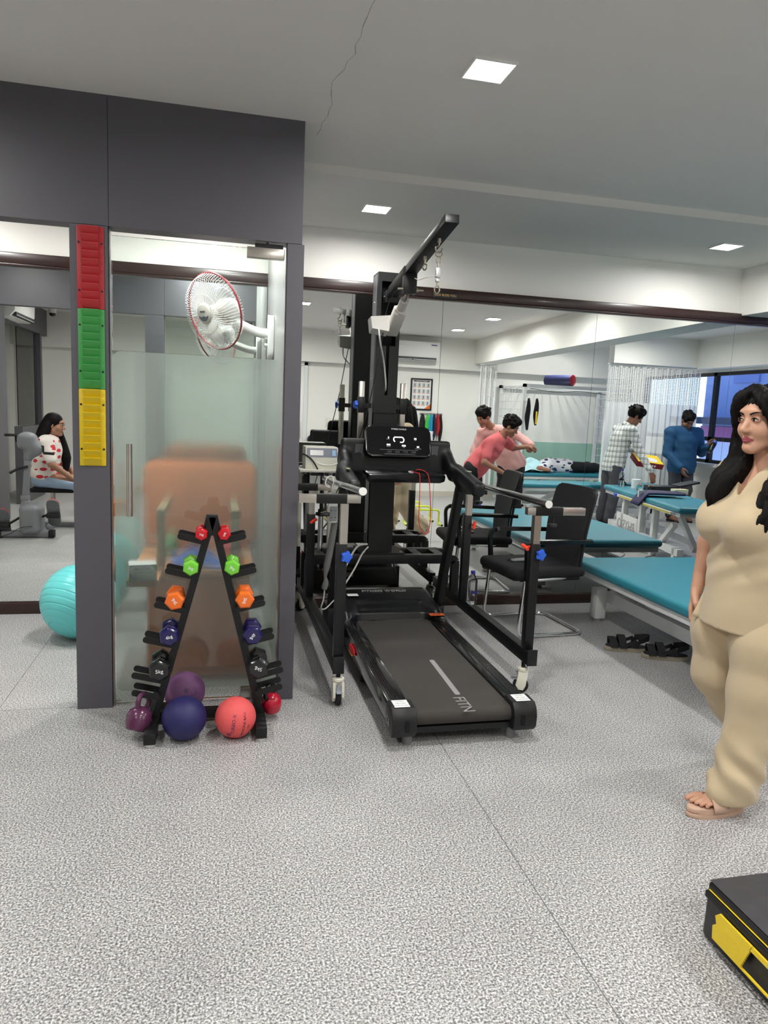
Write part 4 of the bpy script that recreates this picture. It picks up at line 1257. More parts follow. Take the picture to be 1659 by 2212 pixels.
# red-white cable sleeve and power strip on the left handrail
pts = spline([(0.665, 4.06, 0.86), (0.655, 4.08, 0.74), (0.640, 4.10, 0.60), (0.625, 4.11, 0.50)], 14)
rs = [0.019 + 0.0022 * (i % 2) for i in range(len(pts))]
mb.tube(pts, rs, 12); mb.tube(spline([(0.625, 4.11, 0.5), (0.618, 4.11, 0.44), (0.622, 4.11, 0.405), (0.614, 4.11, 0.36)], 5), [0.02, 0.019, 0.017, 0.015, 0.012, 0.010, 0.009, 0.010, 0.012, 0.014, 0.016, 0.018, 0.019, 0.018, 0.017, 0.016][:16], 12)
mb.build('cable_sleeve', mat('grey_spiral_sleeve', rgb(128, 128, 126), 0.5), gt, smooth=60, M=G)
mb = MB(); mb.tube(spline([(0.616, 4.11, 0.37), (0.612, 4.11, 0.30), (0.60, 4.12, 0.24), (0.64, 4.2, 0.215), (0.70, 4.26, 0.25)], 6), 0.004, 6); mb.build('sleeve_cable', M_cablew, gt, M=G)
mb = MB(); mb.tube(spline([(0.94, 4.48, 0.56), (0.86, 4.42, 0.55), (0.78, 4.38, 0.42), (0.735, 4.36, 0.30)], 8), 0.0065, 8); mb.tube(spline([(0.95, 4.49, 0.54), (0.9, 4.44, 0.50), (0.84, 4.40, 0.40), (0.70, 4.34, 0.2)], 8), 0.0055, 8); mb.build('grey_cables', M_cablew, gt, M=G)
ps = empty('power_strip', (0.628, 3.985, 0.90), 0.15, label='white four-socket power strip hanging from the left handrail', cat='power strip')
mb = MB(); mb.box(-0.028, 0.028, -0.016, 0.016, -0.12, 0.05, bev=0.008); mb.build('housing', M_wplastic, ps)
mb = MB(); mb.box(-0.022, 0.022, -0.0175, -0.016, -0.11, -0.025); mb.build('socket_face', M_gplastic, ps, smooth=0)
for sx in (-1, 1):
    for sz in (-0.09, -0.05):
        mb = MB(); mb.box(sx * 0.011 - 0.005, sx * 0.011 + 0.005, -0.0182, -0.0175, sz, sz + 0.003); mb.build('socket', M_black, ps, smooth=0)
mb = MB(); mb.tube(spline([(0, 0, 0.05), (-0.004, 0.002, 0.075), (0.004, 0.006, 0.105), (0.0, 0.02, 0.138), (-0.014, 0.03, 0.14), (-0.034, 0.03, 0.12), (-0.034, 0.03, 0.09), (-0.008, 0.03, 0.078), (0.05, 0.3, 0.07)], 6), 0.0042, 8); mb.build('power_cord', M_wplastic, ps)
# chrome lift column and shelf carrying the therapy unit (part of the frame's left side)
mb = MB(); mb.cyl((0.652, 4.62, zp), (0.652, 4.62, 0.73), 0.017, 18); mb.build('lift_column', M_chrome, gt, M=G)
mb = MB(); mb.lathe([(0.017, 0.72), (0.036, 0.728), (0.036, 0.744), (0.02, 0.748), (0.02, 0.765), (0.012, 0.77)], 20, M=Matrix.Translation((0.652, 4.62, 0))); mb.cyl((0.652, 4.62, 0.765), (0.652, 4.62, 1.02), 0.011, 12); mb.build('column_head', M_black, gt, M=G)
mb = MB(); mb.box(0.50, 0.76, 4.56, 4.84, 1.012, 1.03, bev=0.003); mb.cyl((0.53, 4.8, 0.485), (0.53, 4.8, 1.012), 0.014, 12); mb.cyl((0.735, 4.8, 0.485), (0.735, 4.8, 1.012), 0.014, 12); mb.build('unit_shelf', M_cream, gt, M=G)
tu = empty('therapy_unit', (0.648, 4.67, 1.031), label='cream electrotherapy unit with LCD panel on the shelf left of the treadmill', cat='therapy unit')
mb = MB(); mb.prism([(-0.055, 0.0), (-0.058, 0.07), (-0.04, 0.142), (0.12, 0.142), (0.12, 0.0)], -0.108, 0.105, M=Matrix(((0, 0, 1, 0), (1, 0, 0, 0), (0, 1, 0, 0), (0, 0, 0, 1))), bev=0.004); mb.build('housing', M_cream, tu)
fr = frame((0, -0.0495, 0.106), (1, 0, 0), (0, 0.018, 0.072))
mb = MB(); mb.prism(rrect(0.196, 0.058, 0.004), 0.0005, 0.0015, M=fr); mb.build('control_panel', mat('panel_grey', rgb(108, 112, 126), 0.3), tu, smooth=0)
mb = MB(); mb.prism(rrect(0.086, 0.034, 0.003, 3, -0.035, -0.002), 0.0015, 0.003, M=fr); mb.build('lcd_display', mat('lcd_grey', rgb(214, 216, 214), 0.2), tu, smooth=0)
mb = MB(); mb.prism(rrect(0.024, 0.038, 0.003, 3, 0.078, -0.002), 0.0015, 0.003, M=fr); mb.build('logo_sticker', mat('blue_sticker', rgb(150, 190, 226), 0.4), tu, smooth=0)
mb = MB(); mb.tube(spline([(-0.05, -0.05, 0.05), (0.0, -0.064, 0.03), (0.06, -0.062, 0.028), (0.10, -0.055, 0.04)], 6), 0.003, 6); mb.build('lead_wire', M_wplastic, tu)
mb = MB(); mb.tube(spline([(-0.12, 0.02, 0.09), (-0.10, -0.06, 0.085), (-0.06, -0.075, 0.05), (-0.02, -0.09, -0.02), (0.0, -0.12, -0.06), (-0.01, -0.19, -0.085)], 8), 0.005, 8); mb.build('black_lead', M_pipe, tu)

# ================================================================= TREADMILL
tm = empty('treadmill', (1.045, 3.5, 0), label='black motor treadmill with console standing under the support frame', cat='treadmill')
CX = 1.045
T = Matrix.Translation((-CX, -3.5, 0))
M_belt = mat('running_belt', rgb(60, 57, 54), 0.75, bump=(600, 0.25), vary=(3.5, 0.22))
yr, yf = 2.79, 4.12
mb = MB()
prof = [(yf, 0.155)] + [(yr + 0.03 + 0.035 * math.cos(a), 0.12 + 0.035 * math.sin(a)) for a in [PI / 2 + PI * k / 10 for k in range(11)]] + [(yf, 0.085)]
mb.prism(prof, -0.222, 0.222, M=Matrix(((0, 0, 1, CX), (1, 0, 0, 0), (0, 1, 0, 0), (0, 0, 0, 1))))
mb.build('running_belt', M_belt, tm, smooth=40, M=T)
M_strp = mat('belt_grey_print', rgb(150, 148, 150), 0.6)
mb = MB()
ol = rrect(0.026, 0.46, 0.0125, 5)
mb.prism(ol, 0.0, 0.0008, M=Matrix.Translation((1.076, 3.18, 0.1552)) @ Matrix.Rotation(-0.02, 4, 'Z')); mb.build('belt_stripe', M_strp, tm, smooth=0, M=T)
text_mesh('belt_lettering', 'FITN', 0.078, T @ frame((1.060, 2.845, 0.1554), (0, -1, 0), (1, 0, 0)), M_strp, tm, depth=0.0004)
M_rail = mat('ribbed_gloss_rail', rgb(24, 24, 26), 0.16, spec=0.9, coat=0.5)
for s in (-1, 1):
    mb = MB()
    xo, xi = CX + s * 0.322, CX + s * 0.226
    a, b_ = min(xo, xi), max(xo, xi)
    mb.box(a, b_, 2.86, 4.1, 0.075, 0.166, bev=0.006)
    for k in range(5):
        xx = xo - s * (0.012 + k * 0.010)
        mb.tube([(xx, 2.882, 0.1655), (xx, 4.08, 0.1655)], 0.0042, 8)
    sr = mb.build('side_rail', M_rail, tm, smooth=30, M=T)
    mb = MB()
    ol = [(2.755, 0.075), (2.752, 0.12), (2.762, 0.155), (2.785, 0.178), (2.87, 0.18), (2.88, 0.172), (2.88, 0.062), (2.80, 0.052), (2.77, 0.055)]
    mb.prism(ol, a - 0.006, b_ + 0.008, M=Matrix(((0, 0, 1, 0), (1, 0, 0, 0), (0, 1, 0, 0), (0, 0, 0, 1))), bev=0.008)
    ec = mb.build('rear_cap', M_blackp, tm, M=T)
    mb = MB(); mb.prism(rrect(0.02, 0.05, 0.009), 0, 0.001, M=frame((CX + s * 0.262, 2.7505, 0.108), (1, 0, 0), (0, 0, 1))); mb.build('cap_slot', mat('slot_black', rgb(6, 6, 6), 0.8), ec, smooth=0, M=T)
    mb = MB(); mb.box(CX + s * 0.276 - 0.034, CX + s * 0.276 + 0.034, 2.79, 2.865, 0.1803, 0.1808); st = mb.build('warning_sticker', M_paper, ec, smooth=0, M=T)
    for k, (w_, t_) in enumerate(((0.04, 'CAUTION'), (0.035, 'KEEP CLEAR'), (0.05, 'OF MOVING BELT'))):
        text_mesh('lettering', t_, 0.0085, T @ frame((CX + s * 0.276, 2.85 - k * 0.021, 0.1809), (1, 0, 0), (0, 1, 0)), M_text_k, st, depth=0.0002)
    mb = MB(); mb.cyl((CX + s * 0.24, 2.83, 0.0), (CX + s * 0.24, 2.83, 0.06), 0.022, 14); mb.build('rear_foot', mat('clear_rubber', rgb(120, 120, 122), 0.3), tm, M=T)
    mb = MB(); mb.box(CX + s * 0.29 - 0.02, CX + s * 0.29 + 0.02, 2.9, 4.3, 0.05, 0.09); mb.build('side_frame', M_black, tm, smooth=0, M=T)
mb = MB(); mb.box(CX - 0.22, CX + 0.22, 2.80, 2.83, 0.055, 0.082); mb.build('rear_crossbar', M_black, tm, smooth=0, M=T)
mb = MB(); mb.sphere((0, 0, 0), 1, 20, 10, (0.012, 0.085, 0.022), M=Matrix.Translation((CX - 0.328, 3.70, 0.125))); rf = mb.build('red_reflector', mat('red_clip', rgb(190, 32, 42), 0.3), tm, smooth=180, M=T)
mb = MB(); mb.box(CX - 0.341, CX - 0.333, 3.65, 3.74, 0.104, 0.111); mb.build('orange_strip', mat('orange_strip', rgb(236, 150, 50), 0.4), rf, smooth=0, M=T)
text_mesh('model_mark', 'C6', 0.05, T @ frame((CX - 0.330, 2.83, 0.105), (0, -1, 0), (0, 0, 1)), M_strp, tm, depth=0.0006)
mb = MB(); mb.box(CX + 0.285, CX + 0.315, 4.075, 4.095, 0.166, 0.178, bev=0.003); mb.build('red_button', M_red, tm, M=T)
# folding strut under the left edge
mb = MB(); mb.bar((CX - 0.27, 3.95, 0.06), (CX - 0.27, 3.5, 0.03), 0.03, 0.03); mb.cyl((CX - 0.31, 3.55, 0.03), (CX - 0.25, 3.55, 0.03), 0.03, 16); mb.cyl((CX + 0.25, 3.55, 0.03), (CX + 0.31, 3.55, 0.03), 0.03, 16); mb.build('under_wheel', M_rubber, tm, M=T)
# motor hood
def hood(u, v):
    x = (u - 0.5) * 2
    e = abs(x)
    yfront = 4.15 - 0.12 * (1 / (1 + math.exp(-(e - 0.72) * 26)))
    side = max(0.0, (e - 0.86) / 0.14)
    prof = [(0.0, 0.150), (0.01, 0.19), (0.06, 0.212), (0.14, 0.232), (0.33, 0.262), (0.40, 0.255), (0.45, 0.2), (0.46, 0.06)]
    f = v * (len(prof) - 1); i = min(int(f), len(prof) - 2); t = f - i
    py = prof[i][0] + (prof[i + 1][0] - prof[i][0]) * t; pz = prof[i][1] + (prof[i + 1][1] - prof[i][1]) * t
    py = yfront + py * ((4.60 - yfront) / 0.46)
    rec = 0.008 if (e < 0.62 and 0.2 < v < 0.42) else 0.0
    z = pz - rec - 0.085 * side ** 2 * min(1, max(0, (pz - 0.10) / 0.1))
    if side > 0.99: z = min(z, 0.075)
    return Vector((CX + x * 0.345, py, z))
mb = MB(); mb.grid(hood, 56, 42); hd = mb.build('motor_hood', mat('hood_satin_plastic', rgb(20, 20, 22), 0.28, spec=0.7), tm, smooth=60, M=T)
text_mesh('hood_lettering', 'FITNESS WORLD', 0.040, T @ frame((CX + 0.01, 4.43, 0.2595), (1, 0, 0), (0, 1, 0.13)), mat('silver_print', rgb(205, 205, 205), 0.3, 0.6), hd, depth=0.002)
mb = MB(); mb.box(CX - 0.245, CX - 0.175, 4.335, 4.39, 0.2535, 0.2542, M=None); mb.build('white_sticker', M_paper, hd, smooth=0, M=T)
mb = MB(); mb.box(CX + 0.215, CX + 0.305, 4.045, 4.085, 0.2, 0.204); o = mb.build('orange_sticker', mat('orange_label', rgb(206, 92, 44), 0.5), hd, smooth=0, M=T)
text_mesh('lettering', '4 HP', 0.026, T @ frame((CX + 0.26, 4.062, 0.2045), (1, 0, 0), (0, 1, 0)), M_text_k, o, depth=0.0003, bold=0.0004)
mb = MB(); mb.box(CX - 0.10, CX - 0.02, 4.6015, 4.603, 0.13, 0.165); mb.build('warning_label', M_paper, hd, smooth=0, M=T)
mb = MB(); mb.box(CX - 0.18, CX - 0.105, 4.6015, 4.603, 0.13, 0.165); mb.build('yellow_label', mat('yellow_label', rgb(214, 168, 40), 0.5), hd, smooth=0, M=T)
mb = MB(); mb.sphere((CX - 0.24, 4.602, 0.15), 0.006, 10, 6); mb.build('power_led', mat('orange_led', (1, 0.4, 0.1), 0.3, emit=((1.0, 0.35, 0.08), 12.0)), hd, M=T)
# uprights
for s in (-1, 1):
    x = CX + s * 0.352
    mb = MB(); mb.bar((x, 4.40, 0.05), (x, 4.02, 1.0), 0.038, 0.082, up=(0, 1, 0.4), bev=0.004); mb.build('upright', M_black, tm, M=T)
    mb = MB(); mb.box(x - 0.028, x + 0.028, 4.28, 4.50, 0.0, 0.19, bev=0.008); mb.build('upright_shoe', M_blackp, tm, M=T)
# console: moulded wings flowing into handles
f = Field((CX - 0.45, 3.60, 0.92), (CX + 0.45, 4.42, 1.33), 0.0075)
for s in (-1, 1):
    c1, s1 = math.cos(0.12), s * math.sin(0.12)
    f.rbox((CX + s * 0.225, 4.245, 1.150), (0.118, 0.024, 0.104), 0.02, [[c1, -s1, 0], [s1, c1, 0], [0, 0, 1]], 0.02)
    # sloping shoulder that runs down into the handle
    f.rbox((CX + s * 0.325, 4.16, 1.105), (0.032, 0.11, 0.05), 0.026, [[1, 0, 0], [0, 0.88, 0.47], [0, -0.47, 0.88]], 0.03)
    f.rbox((CX + s * 0.350, 3.90, 1.045), (0.037, 0.215, 0.042), 0.026, [[1, 0, 0], [0, 0.985, 0.17], [0, -0.17, 0.985]], 0.03)
    f.cone((CX + s * 0.352, 4.03, 1.04), (CX + s * 0.352, 4.0, 0.99), 0.042, 0.03, 0.04)
f.rbox((CX, 4.25, 1.10), (0.20, 0.03, 0.06), 0.02, None, 0.03)
f.half((CX, 4.30, 1.0), (0, 1, 0))
con = f.build('console_body', M_blackp, tm, smooth=2)
con.data.transform(T)
tilt = Vector((0, 0.40, 0.92)).normalized()
fr = frame((CX + 0.002, 4.185, 1.245), (1, 0, 0), tilt)
mb = MB(); mb.prism(rrect(0.405, 0.195, 0.035, 6), -0.03, 0.0, M=fr, bev=0.007); dp = mb.build('display_panel', M_blackg, tm, M=T)
mb = MB(); mb.prism(rrect(0.385, 0.178, 0.03, 6), 0.0002, 0.0008, M=fr); mb.build('display_glass', mat('display_glass', rgb(14, 14, 17), 0.08), dp, smooth=0, M=T)
def on_disp(x, y, z=0.0012): return fr @ Matrix.Translation((x, y, z))
text_mesh('lettering', 'FITNESS WORLD', 0.0125, T @ on_disp(0.005, 0.077), M_text_w, dp, depth=0.0002)
M_glow = mat('lit_segment', (0.9, 0.9, 0.9), 0.4, emit=((1.0, 0.95, 0.9), 1.6))
mb = MB()
pts = [(-0.024, -0.004), (-0.030, 0.006), (-0.030, 0.018), (-0.024, 0.026), (0.024, 0.026), (0.032, 0.016), (0.032, 0.004), (0.026, -0.006), (0.008, -0.006)]
for a, b_ in zip(pts[:-1], pts[1:]): mb.bar(on_disp(a[0], a[1]) @ Vector((0, 0, 0)), on_disp(b_[0], b_[1]) @ Vector((0, 0, 0)), 0.0062, 0.0008, up=on_disp(0, 0).to_3x3() @ Vector((0, 0, 1)))
mb.build('track_symbol', M_glow, dp, smooth=0, M=T)
for x, y, t in ((-0.062, 0.022, '0'), (0.104, 0.018, '00'), (-0.064, -0.024, '000'), (0.03, -0.028, '000'), (0.118, -0.034, '00')):
    text_mesh('digits', t, 0.016, T @ on_disp(x, y), M_glow, dp, depth=0.0003)
for x, y, t in ((-0.066, 0.013, 'INCLINE'), (0.104, 0.009, 'SPEED'), (-0.064, -0.035, 'DISTANCE'), (0.03, -0.039, 'TIME'), (0.118, -0.045, 'PULSE CALORIE')):
    text_mesh('lettering', t, 0.005, T @ on_disp(x, y), M_text_w, dp, depth=0.0002)
mb = MB(); mb.prism(rrect(0.235, 0.0012, 0.0005, 2, 0.0, -0.055), 0.0009, 0.0013, M=fr); mb.build('panel_line', M_gplastic, dp, smooth=0, M=T)
for x in (-0.06, -0.012, 0.04, 0.09):
    text_mesh('lettering', 'P1  P2  P3\nP4  P5  P6', 0.0062, T @ on_disp(x, -0.068), mat('dim_print', rgb(140, 140, 142), 0.5), dp, depth=0.0002)
mb = MB(); mb.prism([(-0.10, -0.09), (0.10, -0.09), (0.09, -0.082), (-0.09, -0.082)], 0.0, 0.012, M=fr); mb.build('book_ledge', M_blackp, dp, smooth=0, M=T)
# tray bar
mb = MB()
fr2 = frame((CX + 0.0, 4.02, 1.072), (1, 0, 0), (0, 0.9, 0.3))
ol = [(-0.235, 0.04), (-0.215, -0.036), (-0.20, -0.042), (0.215, -0.042), (0.25, -0.02), (0.225, 0.04)]
mb.prism(ol, -0.05, 0.0, M=fr2, bev=0.012); mb.build('control_bar', M_blackg, tm, M=T)
mb = MB(); mb.box(CX - 0.2, CX + 0.2, 4.05, 4.25, 1.03, 1.075, bev=0.01); mb.build('tray', M_blackp, tm, M=T)
mb = MB(); mb.lathe([(0.017, 0.001), (0.017, 0.003), (0.012, 0.004)], 20, M=fr2 @ Matrix.Translation((0.045, 0.006, 0))); mb.build('key_socket', M_gplastic, tm, M=T)
mb = MB(); mb.tube(spline([fr2 @ Vector((0.045, 0.004, 0.006)), fr2 @ Vector((0.075, -0.02, 0.008)), fr2 @ Vector((0.085, -0.046, 0.0)), Vector((1.128, 3.95, 0.93)), Vector((1.13, 3.95, 0.80)), Vector((1.155, 3.95, 0.735)), Vector((1.19, 3.95, 0.74)), Vector((1.20, 3.95, 0.84)), Vector((1.19, 3.95, 0.95)), fr2 @ Vector((0.138, -0.046, 0.0)), fr2 @ Vector((0.125, 0.01, 0.007)), fr2 @ Vector((0.10, 0.035, 0.007)), fr2 @ Vector((0.08, 0.03, 0.005))], 7), 0.0024, 6); mb.build('safety_cord', mat('red_cord', rgb(200, 34, 40), 0.5), tm, M=T)
for s in (-1, 1):
    mb = MB(); mb.box(CX + s * 0.352 - 0.011, CX + s * 0.352 + 0.011, 3.87, 3.92, 1.095, 1.101, bev=0.003); mb.build('handle_key', mat('pale_green_key', rgb(150, 165, 120), 0.4), tm, M=T)
for s in (-1, 1):
    for k in range(8):
        mb = MB(); x = CX + s * 0.235 + (k - 3.5) * 0.0058; mb.tube([(x, 4.2125, 1.172 - abs(k - 3.5) * 0.002), (x + 0.004, 4.2125, 1.222)], 0.0011, 4); mb.build('speaker_slot', M_gplastic, tm, M=T)

# ================================================================= VISITOR CHAIR (cantilever)
def visitor_chair(loc, rz, lab):
    """local frame: sitter faces -x"""
    r = empty('visitor_chair', loc, rz, label=lab, cat='chair')
    f = Field((-0.34, -0.32, 0.34), (0.34, 0.32, 0.52), 0.01)
    f.rbox((-0.02, 0, 0.425), (0.27, 0.25, 0.032), 0.03, None, 0.0)
    f.rbox((-0.20, 0, 0.412), (0.09, 0.24, 0.03), 0.028, None, 0.03)
    f.build('seat', M_fabric_b, r, smooth=2)
    mb = MB(); mb.box(-0.22, 0.22, -0.22, 0.22, 0.37, 0.398, bev=0.006); mb.build('seat_pan', M_blackp, r)
    def bk(u, v, off=0.0):
        y = (u - 0.5) * 2
        z = 0.40 + 0.565 * v
        half = 0.225 - 0.03 * (1 - v) + 0.012 * math.sin(v * PI)
        x = 0.235 + 0.085 * v - 0.03 * math.sin(v * PI * 0.9) + 0.022 * y * y * -1 + off
        rz_ = 1.0
        if v > 0.93: rz_ = 1 - 0.10 * ((v - 0.93) / 0.07) ** 2
        return Vector((x, y * half * rz_, z))
    mb = MB(); mb.grid(lambda u, v: bk(u, v), 20, 28); mb.bm.normal_update()
    bmesh.ops.solidify(mb.bm, geom=mb.bm.faces[:], thickness=0.012)
    mb.build('backrest', mat('black_mesh_fabric', rgb(30, 30, 33), 0.8, bump=(700, 0.5)), r, smooth=60)
    mb = MB()
    edge = [bk(0, v, 0.012) for v in [i / 20 for i in range(21)]] + [bk(u, 1, 0.012) for u in [i / 8 for i in range(1, 8)]] + [bk(1, v, 0.012) for v in [1 - i / 20 for i in range(21)]]
    mb.tube(edge, 0.0105, 8); mb.build('back_frame', M_blackp, r)
    mb = MB(); mb.grid(lambda u, v: bk(0.28 + 0.44 * u, v * 0.5, 0.02), 6, 10); mb.bm.normal_update(); bmesh.ops.solidify(mb.bm, geom=mb.bm.faces[:], thickness=0.014)
    mb.build('back_support', mat('dark_grey_plastic', rgb(62, 66, 70), 0.45), r)
    mb = MB()
    loop = fillet([(-0.205, -0.245, 0.385), (-0.235, -0.245, 0.02), (0.26, -0.245, 0.0125), (0.26, 0.245, 0.0125), (-0.235, 0.245, 0.02), (-0.205, 0.245, 0.385)], 0.07, 6)
    mb.tube(loop, 0.0125, 10)
    mb.tube([(-0.2, -0.245, 0.385), (0.18, -0.2, 0.385)], 0.0125, 8); mb.tube([(-0.2, 0.245, 0.385), (0.18, 0.2, 0.385)], 0.0125, 8)
    mb.build('sled_base', M_chrome, r)
    for s in (-1, 1):
        mb = MB()
        pts = fillet([(-0.195, s * 0.25, 0.37), (-0.215, s * 0.262, 0.64), (0.27, s * 0.245, 0.632)], 0.07, 6)
        for a, b_ in zip(pts[:-1], pts[1:]): mb.bar(a, b_, 0.032, 0.024, up=(0, s, 0.0) if False else (1, 0, 0.2))
        mb.tube(pts, 0.016, 8); mb.build('armrest', M_blackg, r)
    return r
ch = visitor_chair((2.09, 4.41, 0), 0.10, 'black mesh-back visitor chair with chrome sled base between the treadmill and the teal bed')
ph = empty('phone', (1.985, 4.42, 0.4585), 0.25, label='dark smartphone lying on the black chair seat', cat='phone')
mb = MB(); mb.prism(rrect(0.155, 0.075, 0.01), 0.0, 0.009, bev=0.002); mb.build('phone_body', mat('phone_case', rgb(52, 52, 54), 0.3), ph)
mb = MB(); mb.prism(rrect(0.145, 0.067, 0.008), 0.009, 0.0095); mb.build('screen', mat('phone_screen', rgb(30, 32, 36), 0.06), ph, smooth=0)

# ================================================================= WATER BOTTLE ON THE RAIL
def bottle(loc, lab, s=1.0):
    r = empty('water_bottle', loc, label=lab, cat='bottle')
    M_pet = mat('clear_pet', (0.97, 0.98, 0.98), 0.04, trans=1.0, ior=1.33)
    prof = [(0.0, 0.002), (0.026, 0.0)]
    for k in range(15):
        z = 0.008 + k * 0.0088
        prof += [(0.0325 if k % 2 else 0.0305, z)]
    prof += [(0.0325, 0.142), (0.030, 0.156), (0.020, 0.178), (0.0125, 0.192), (0.0125, 0.2)]
    mb = MB(); mb.lathe([(a * s, b_ * s) for a, b_ in prof], 28, cap=False); mb.build('bottle_body', M_pet, r, smooth=60)
    mb = MB(); mb.lathe([(0.0142 * s, 0.196 * s), (0.0142 * s, 0.212 * s), (0.013 * s, 0.214 * s)], 20); mb.build('cap', mat('blue_cap', rgb(34, 44, 150), 0.4), r)
    mb = MB()
    ang = [-1.4 + 1.9 * k / 10 for k in range(11)]
    for a, b_ in zip(ang[:-1], ang[1:]):
        R = 0.0331 * s
        mb.quad([(R * math.cos(a - PI / 2 + 0.9), R * math.sin(a - PI / 2 + 0.9), 0.072 * s), (R * math.cos(b_ - PI / 2 + 0.9), R * math.sin(b_ - PI / 2 + 0.9), 0.072 * s), (R * math.cos(b_ - PI / 2 + 0.9), R * math.sin(b_ - PI / 2 + 0.9), 0.092 * s), (R * math.cos(a - PI / 2 + 0.9), R * math.sin(a - PI / 2 + 0.9), 0.092 * s)])
    mb.build('label_band', mat('navy_label', rgb(42, 44, 110), 0.5), r)
    return r
bottle((1.566, 4.17, 0.2355), 'clear water bottle with blue cap standing on the right base rail')

# ================================================================= TEAL MAT TABLE
def leg_foot(mb, x, y): pass
mt = empty('mat_table', (3.08, 3.72, 0), label='wide low treatment bed with teal vinyl top beside the black chair', cat='bed')
x0, x1, y0, y1 = 2.49 - 3.08, 3.70 - 3.08, 2.72 - 3.72, 4.66 - 3.72
f = Field((x0 - 0.03, y0 - 0.03, 0.34), (x1 + 0.03, y1 + 0.03, 0.46), 0.0125)
f.rbox(((x0 + x1) / 2, (y0 + y1) / 2, 0.40), ((x1 - x0) / 2, (y1 - y0) / 2, 0.034), 0.032, None, 0.0)
# round the plan corners
f.build('padded_top', M_teal, mt, smooth=3)
mb = MB(); mb.box(x0 + 0.03, x1 - 0.03, y0 + 0.03, y1 - 0.03, 0.325, 0.367, bev=0.003); mb.build('top_frame', M_wmetal, mt)
for sx, sy in ((0, 0), (1, 0), (0, 1), (1, 1)):
    xx = (x0 + 0.16) if sx == 0 else (x1 - 0.16); yy = (y0 + 0.16) if sy == 0 else (y1 - 0.16)
    mb = MB(); mb.box(xx - 0.04, xx + 0.04, yy - 0.04, yy + 0.04, 0.025, 0.24, bev=0.003); lg = mb.build('leg', M_wmetal, mt)
    mb = MB(); mb.cyl((xx, yy, 0.0), (xx, yy, 0.028), 0.024, 16); mb.build('foot_pad', mat('grey_pad', rgb(176, 176, 172), 0.5), lg)
for xx in (x0 + 0.16, x1 - 0.16):
    mb = MB(); mb.box(xx + (0.04 if xx < 0 else -0.085), xx + (0.085 if xx < 0 else -0.04), y0 + 0.1, y1 - 0.1, 0.145, 0.225); mb.build('base_beam', M_wmetal, mt, smooth=0)
for yy in (y0 + 0.16, y1 - 0.16):
    mb = MB(); mb.box(x0 + 0.2, x1 - 0.2, yy - 0.025, yy + 0.025, 0.145, 0.225); mb.build('base_cross', M_wmetal, mt, smooth=0)
for yy in (y0 + 0.5, y1 - 0.45):
    for xx in (x0 + 0.32, x1 - 0.32):
        mb = MB(); mb.box(xx - 0.03, xx + 0.03, yy - 0.05, yy + 0.05, 0.2, 0.33); mb.build('lift_link', M_wmetal, mt, smooth=0)
mb = MB(); mb.tube([(x0 + 0.32, y0 + 0.55, 0.2), (x0 + 0.32, y1 - 0.5, 0.3)], 0.02, 12); mb.build('lift_motor_rod', M_gplastic, mt)

# ================================================================= SANDALS UNDER THE BED
M_sole = mat('tan_sole', rgb(150, 142, 126), 0.7)
M_strap = mat('black_strap', rgb(26, 26, 29), 0.75, bump=(300, 0.2))
def sandal(loc, rz, lab, L=0.28, flip=1):
    r = empty('sandal', loc, rz, label=lab, cat='sandal', group='pair of black sandals under the teal bed')
    ol = []
    for k in range(32):
        a = 2 * PI * k / 32
        x = math.cos(a); w = 0.048 + 0.010 * (x if x > 0 else 0.2 * x)
        ol.append((x * L / 2, math.sin(a) * w * (1.0 + 0.12 * math.cos(2 * a))))
    mb = MB(); mb.prism(ol, 0.0, 0.026, bev=0.005); mb.build('sole', M_sole, r)
    mb = MB(); mb.prism([(x * 0.93, y * 0.9) for x, y in ol], 0.026, 0.032); mb.build('footbed', mat('dark_footbed', rgb(40, 40, 46), 0.8), r)
    def strap(pts, w, nm):
        mb = MB()
        for a, b_ in zip(pts[:-1], pts[1:]): mb.bar(a, b_, w, 0.006, up=(0, 0.0, 1) if abs((Vector(b_) - Vector(a)).z) < 0.02 else (0, 1, 0.1))
        mb.build(nm, M_strap, r)
    for xx, h, nm in ((0.085, 0.055, 'toe_strap'), (0.03, 0.07, 'instep_strap')):
        mb = MB(); mb.grid(lambda u, v, xx=xx, h=h: Vector((xx + (v - 0.5) * 0.045 + 0.012 * math.sin(u * PI), (u - 0.5) * 0.098, 0.026 + h * math.sin(u * PI) ** 0.7)), 14, 4)
        mb.bm.normal_update(); bmesh.ops.solidify(mb.bm, geom=mb.bm.faces[:], thickness=0.005); mb.build(nm, M_strap, r)
    mb = MB(); mb.grid(lambda u, v: Vector((-0.055 - 0.075 * math.sin(u * PI), (u - 0.5) * 0.092, 0.055 + 0.036 * v + 0.02 * math.sin(u * PI))), 16, 4)
    mb.bm.normal_update(); bmesh.ops.solidify(mb.bm, geom=mb.bm.faces[:], thickness=0.006); mb.build('heel_strap', M_strap, r)
    for s in (-1, 1):
        mb = MB(); mb.bar((-0.05, s * 0.044, 0.03), (-0.052, s * 0.044, 0.075), 0.028, 0.006, up=(0, 1, 0)); mb.bar((0.03, s * 0.046, 0.04), (-0.05, s * 0.045, 0.075), 0.02, 0.006, up=(0, 1, 0.1)); mb.build('side_strap', M_strap, r)
    mb = MB(); mb.prism([(0.02, 0.035), (0.045, 0.035), (0.035, 0.052)], 0.0485, 0.050, M=frame((0, 0, 0), (1, 0, 0), (0, 0, 1))); mb.build('mark', mat('lime_print', rgb(196, 206, 120), 0.6), r, smooth=0)
    return r
sandal((2.50, 3.87, 0), 2.85, 'black strap sandal under the bed edge, the left one of the pair')
sandal((2.66, 3.70, 0), 2.80, 'black strap sandal nearer the woman, with lime mark on its strap')

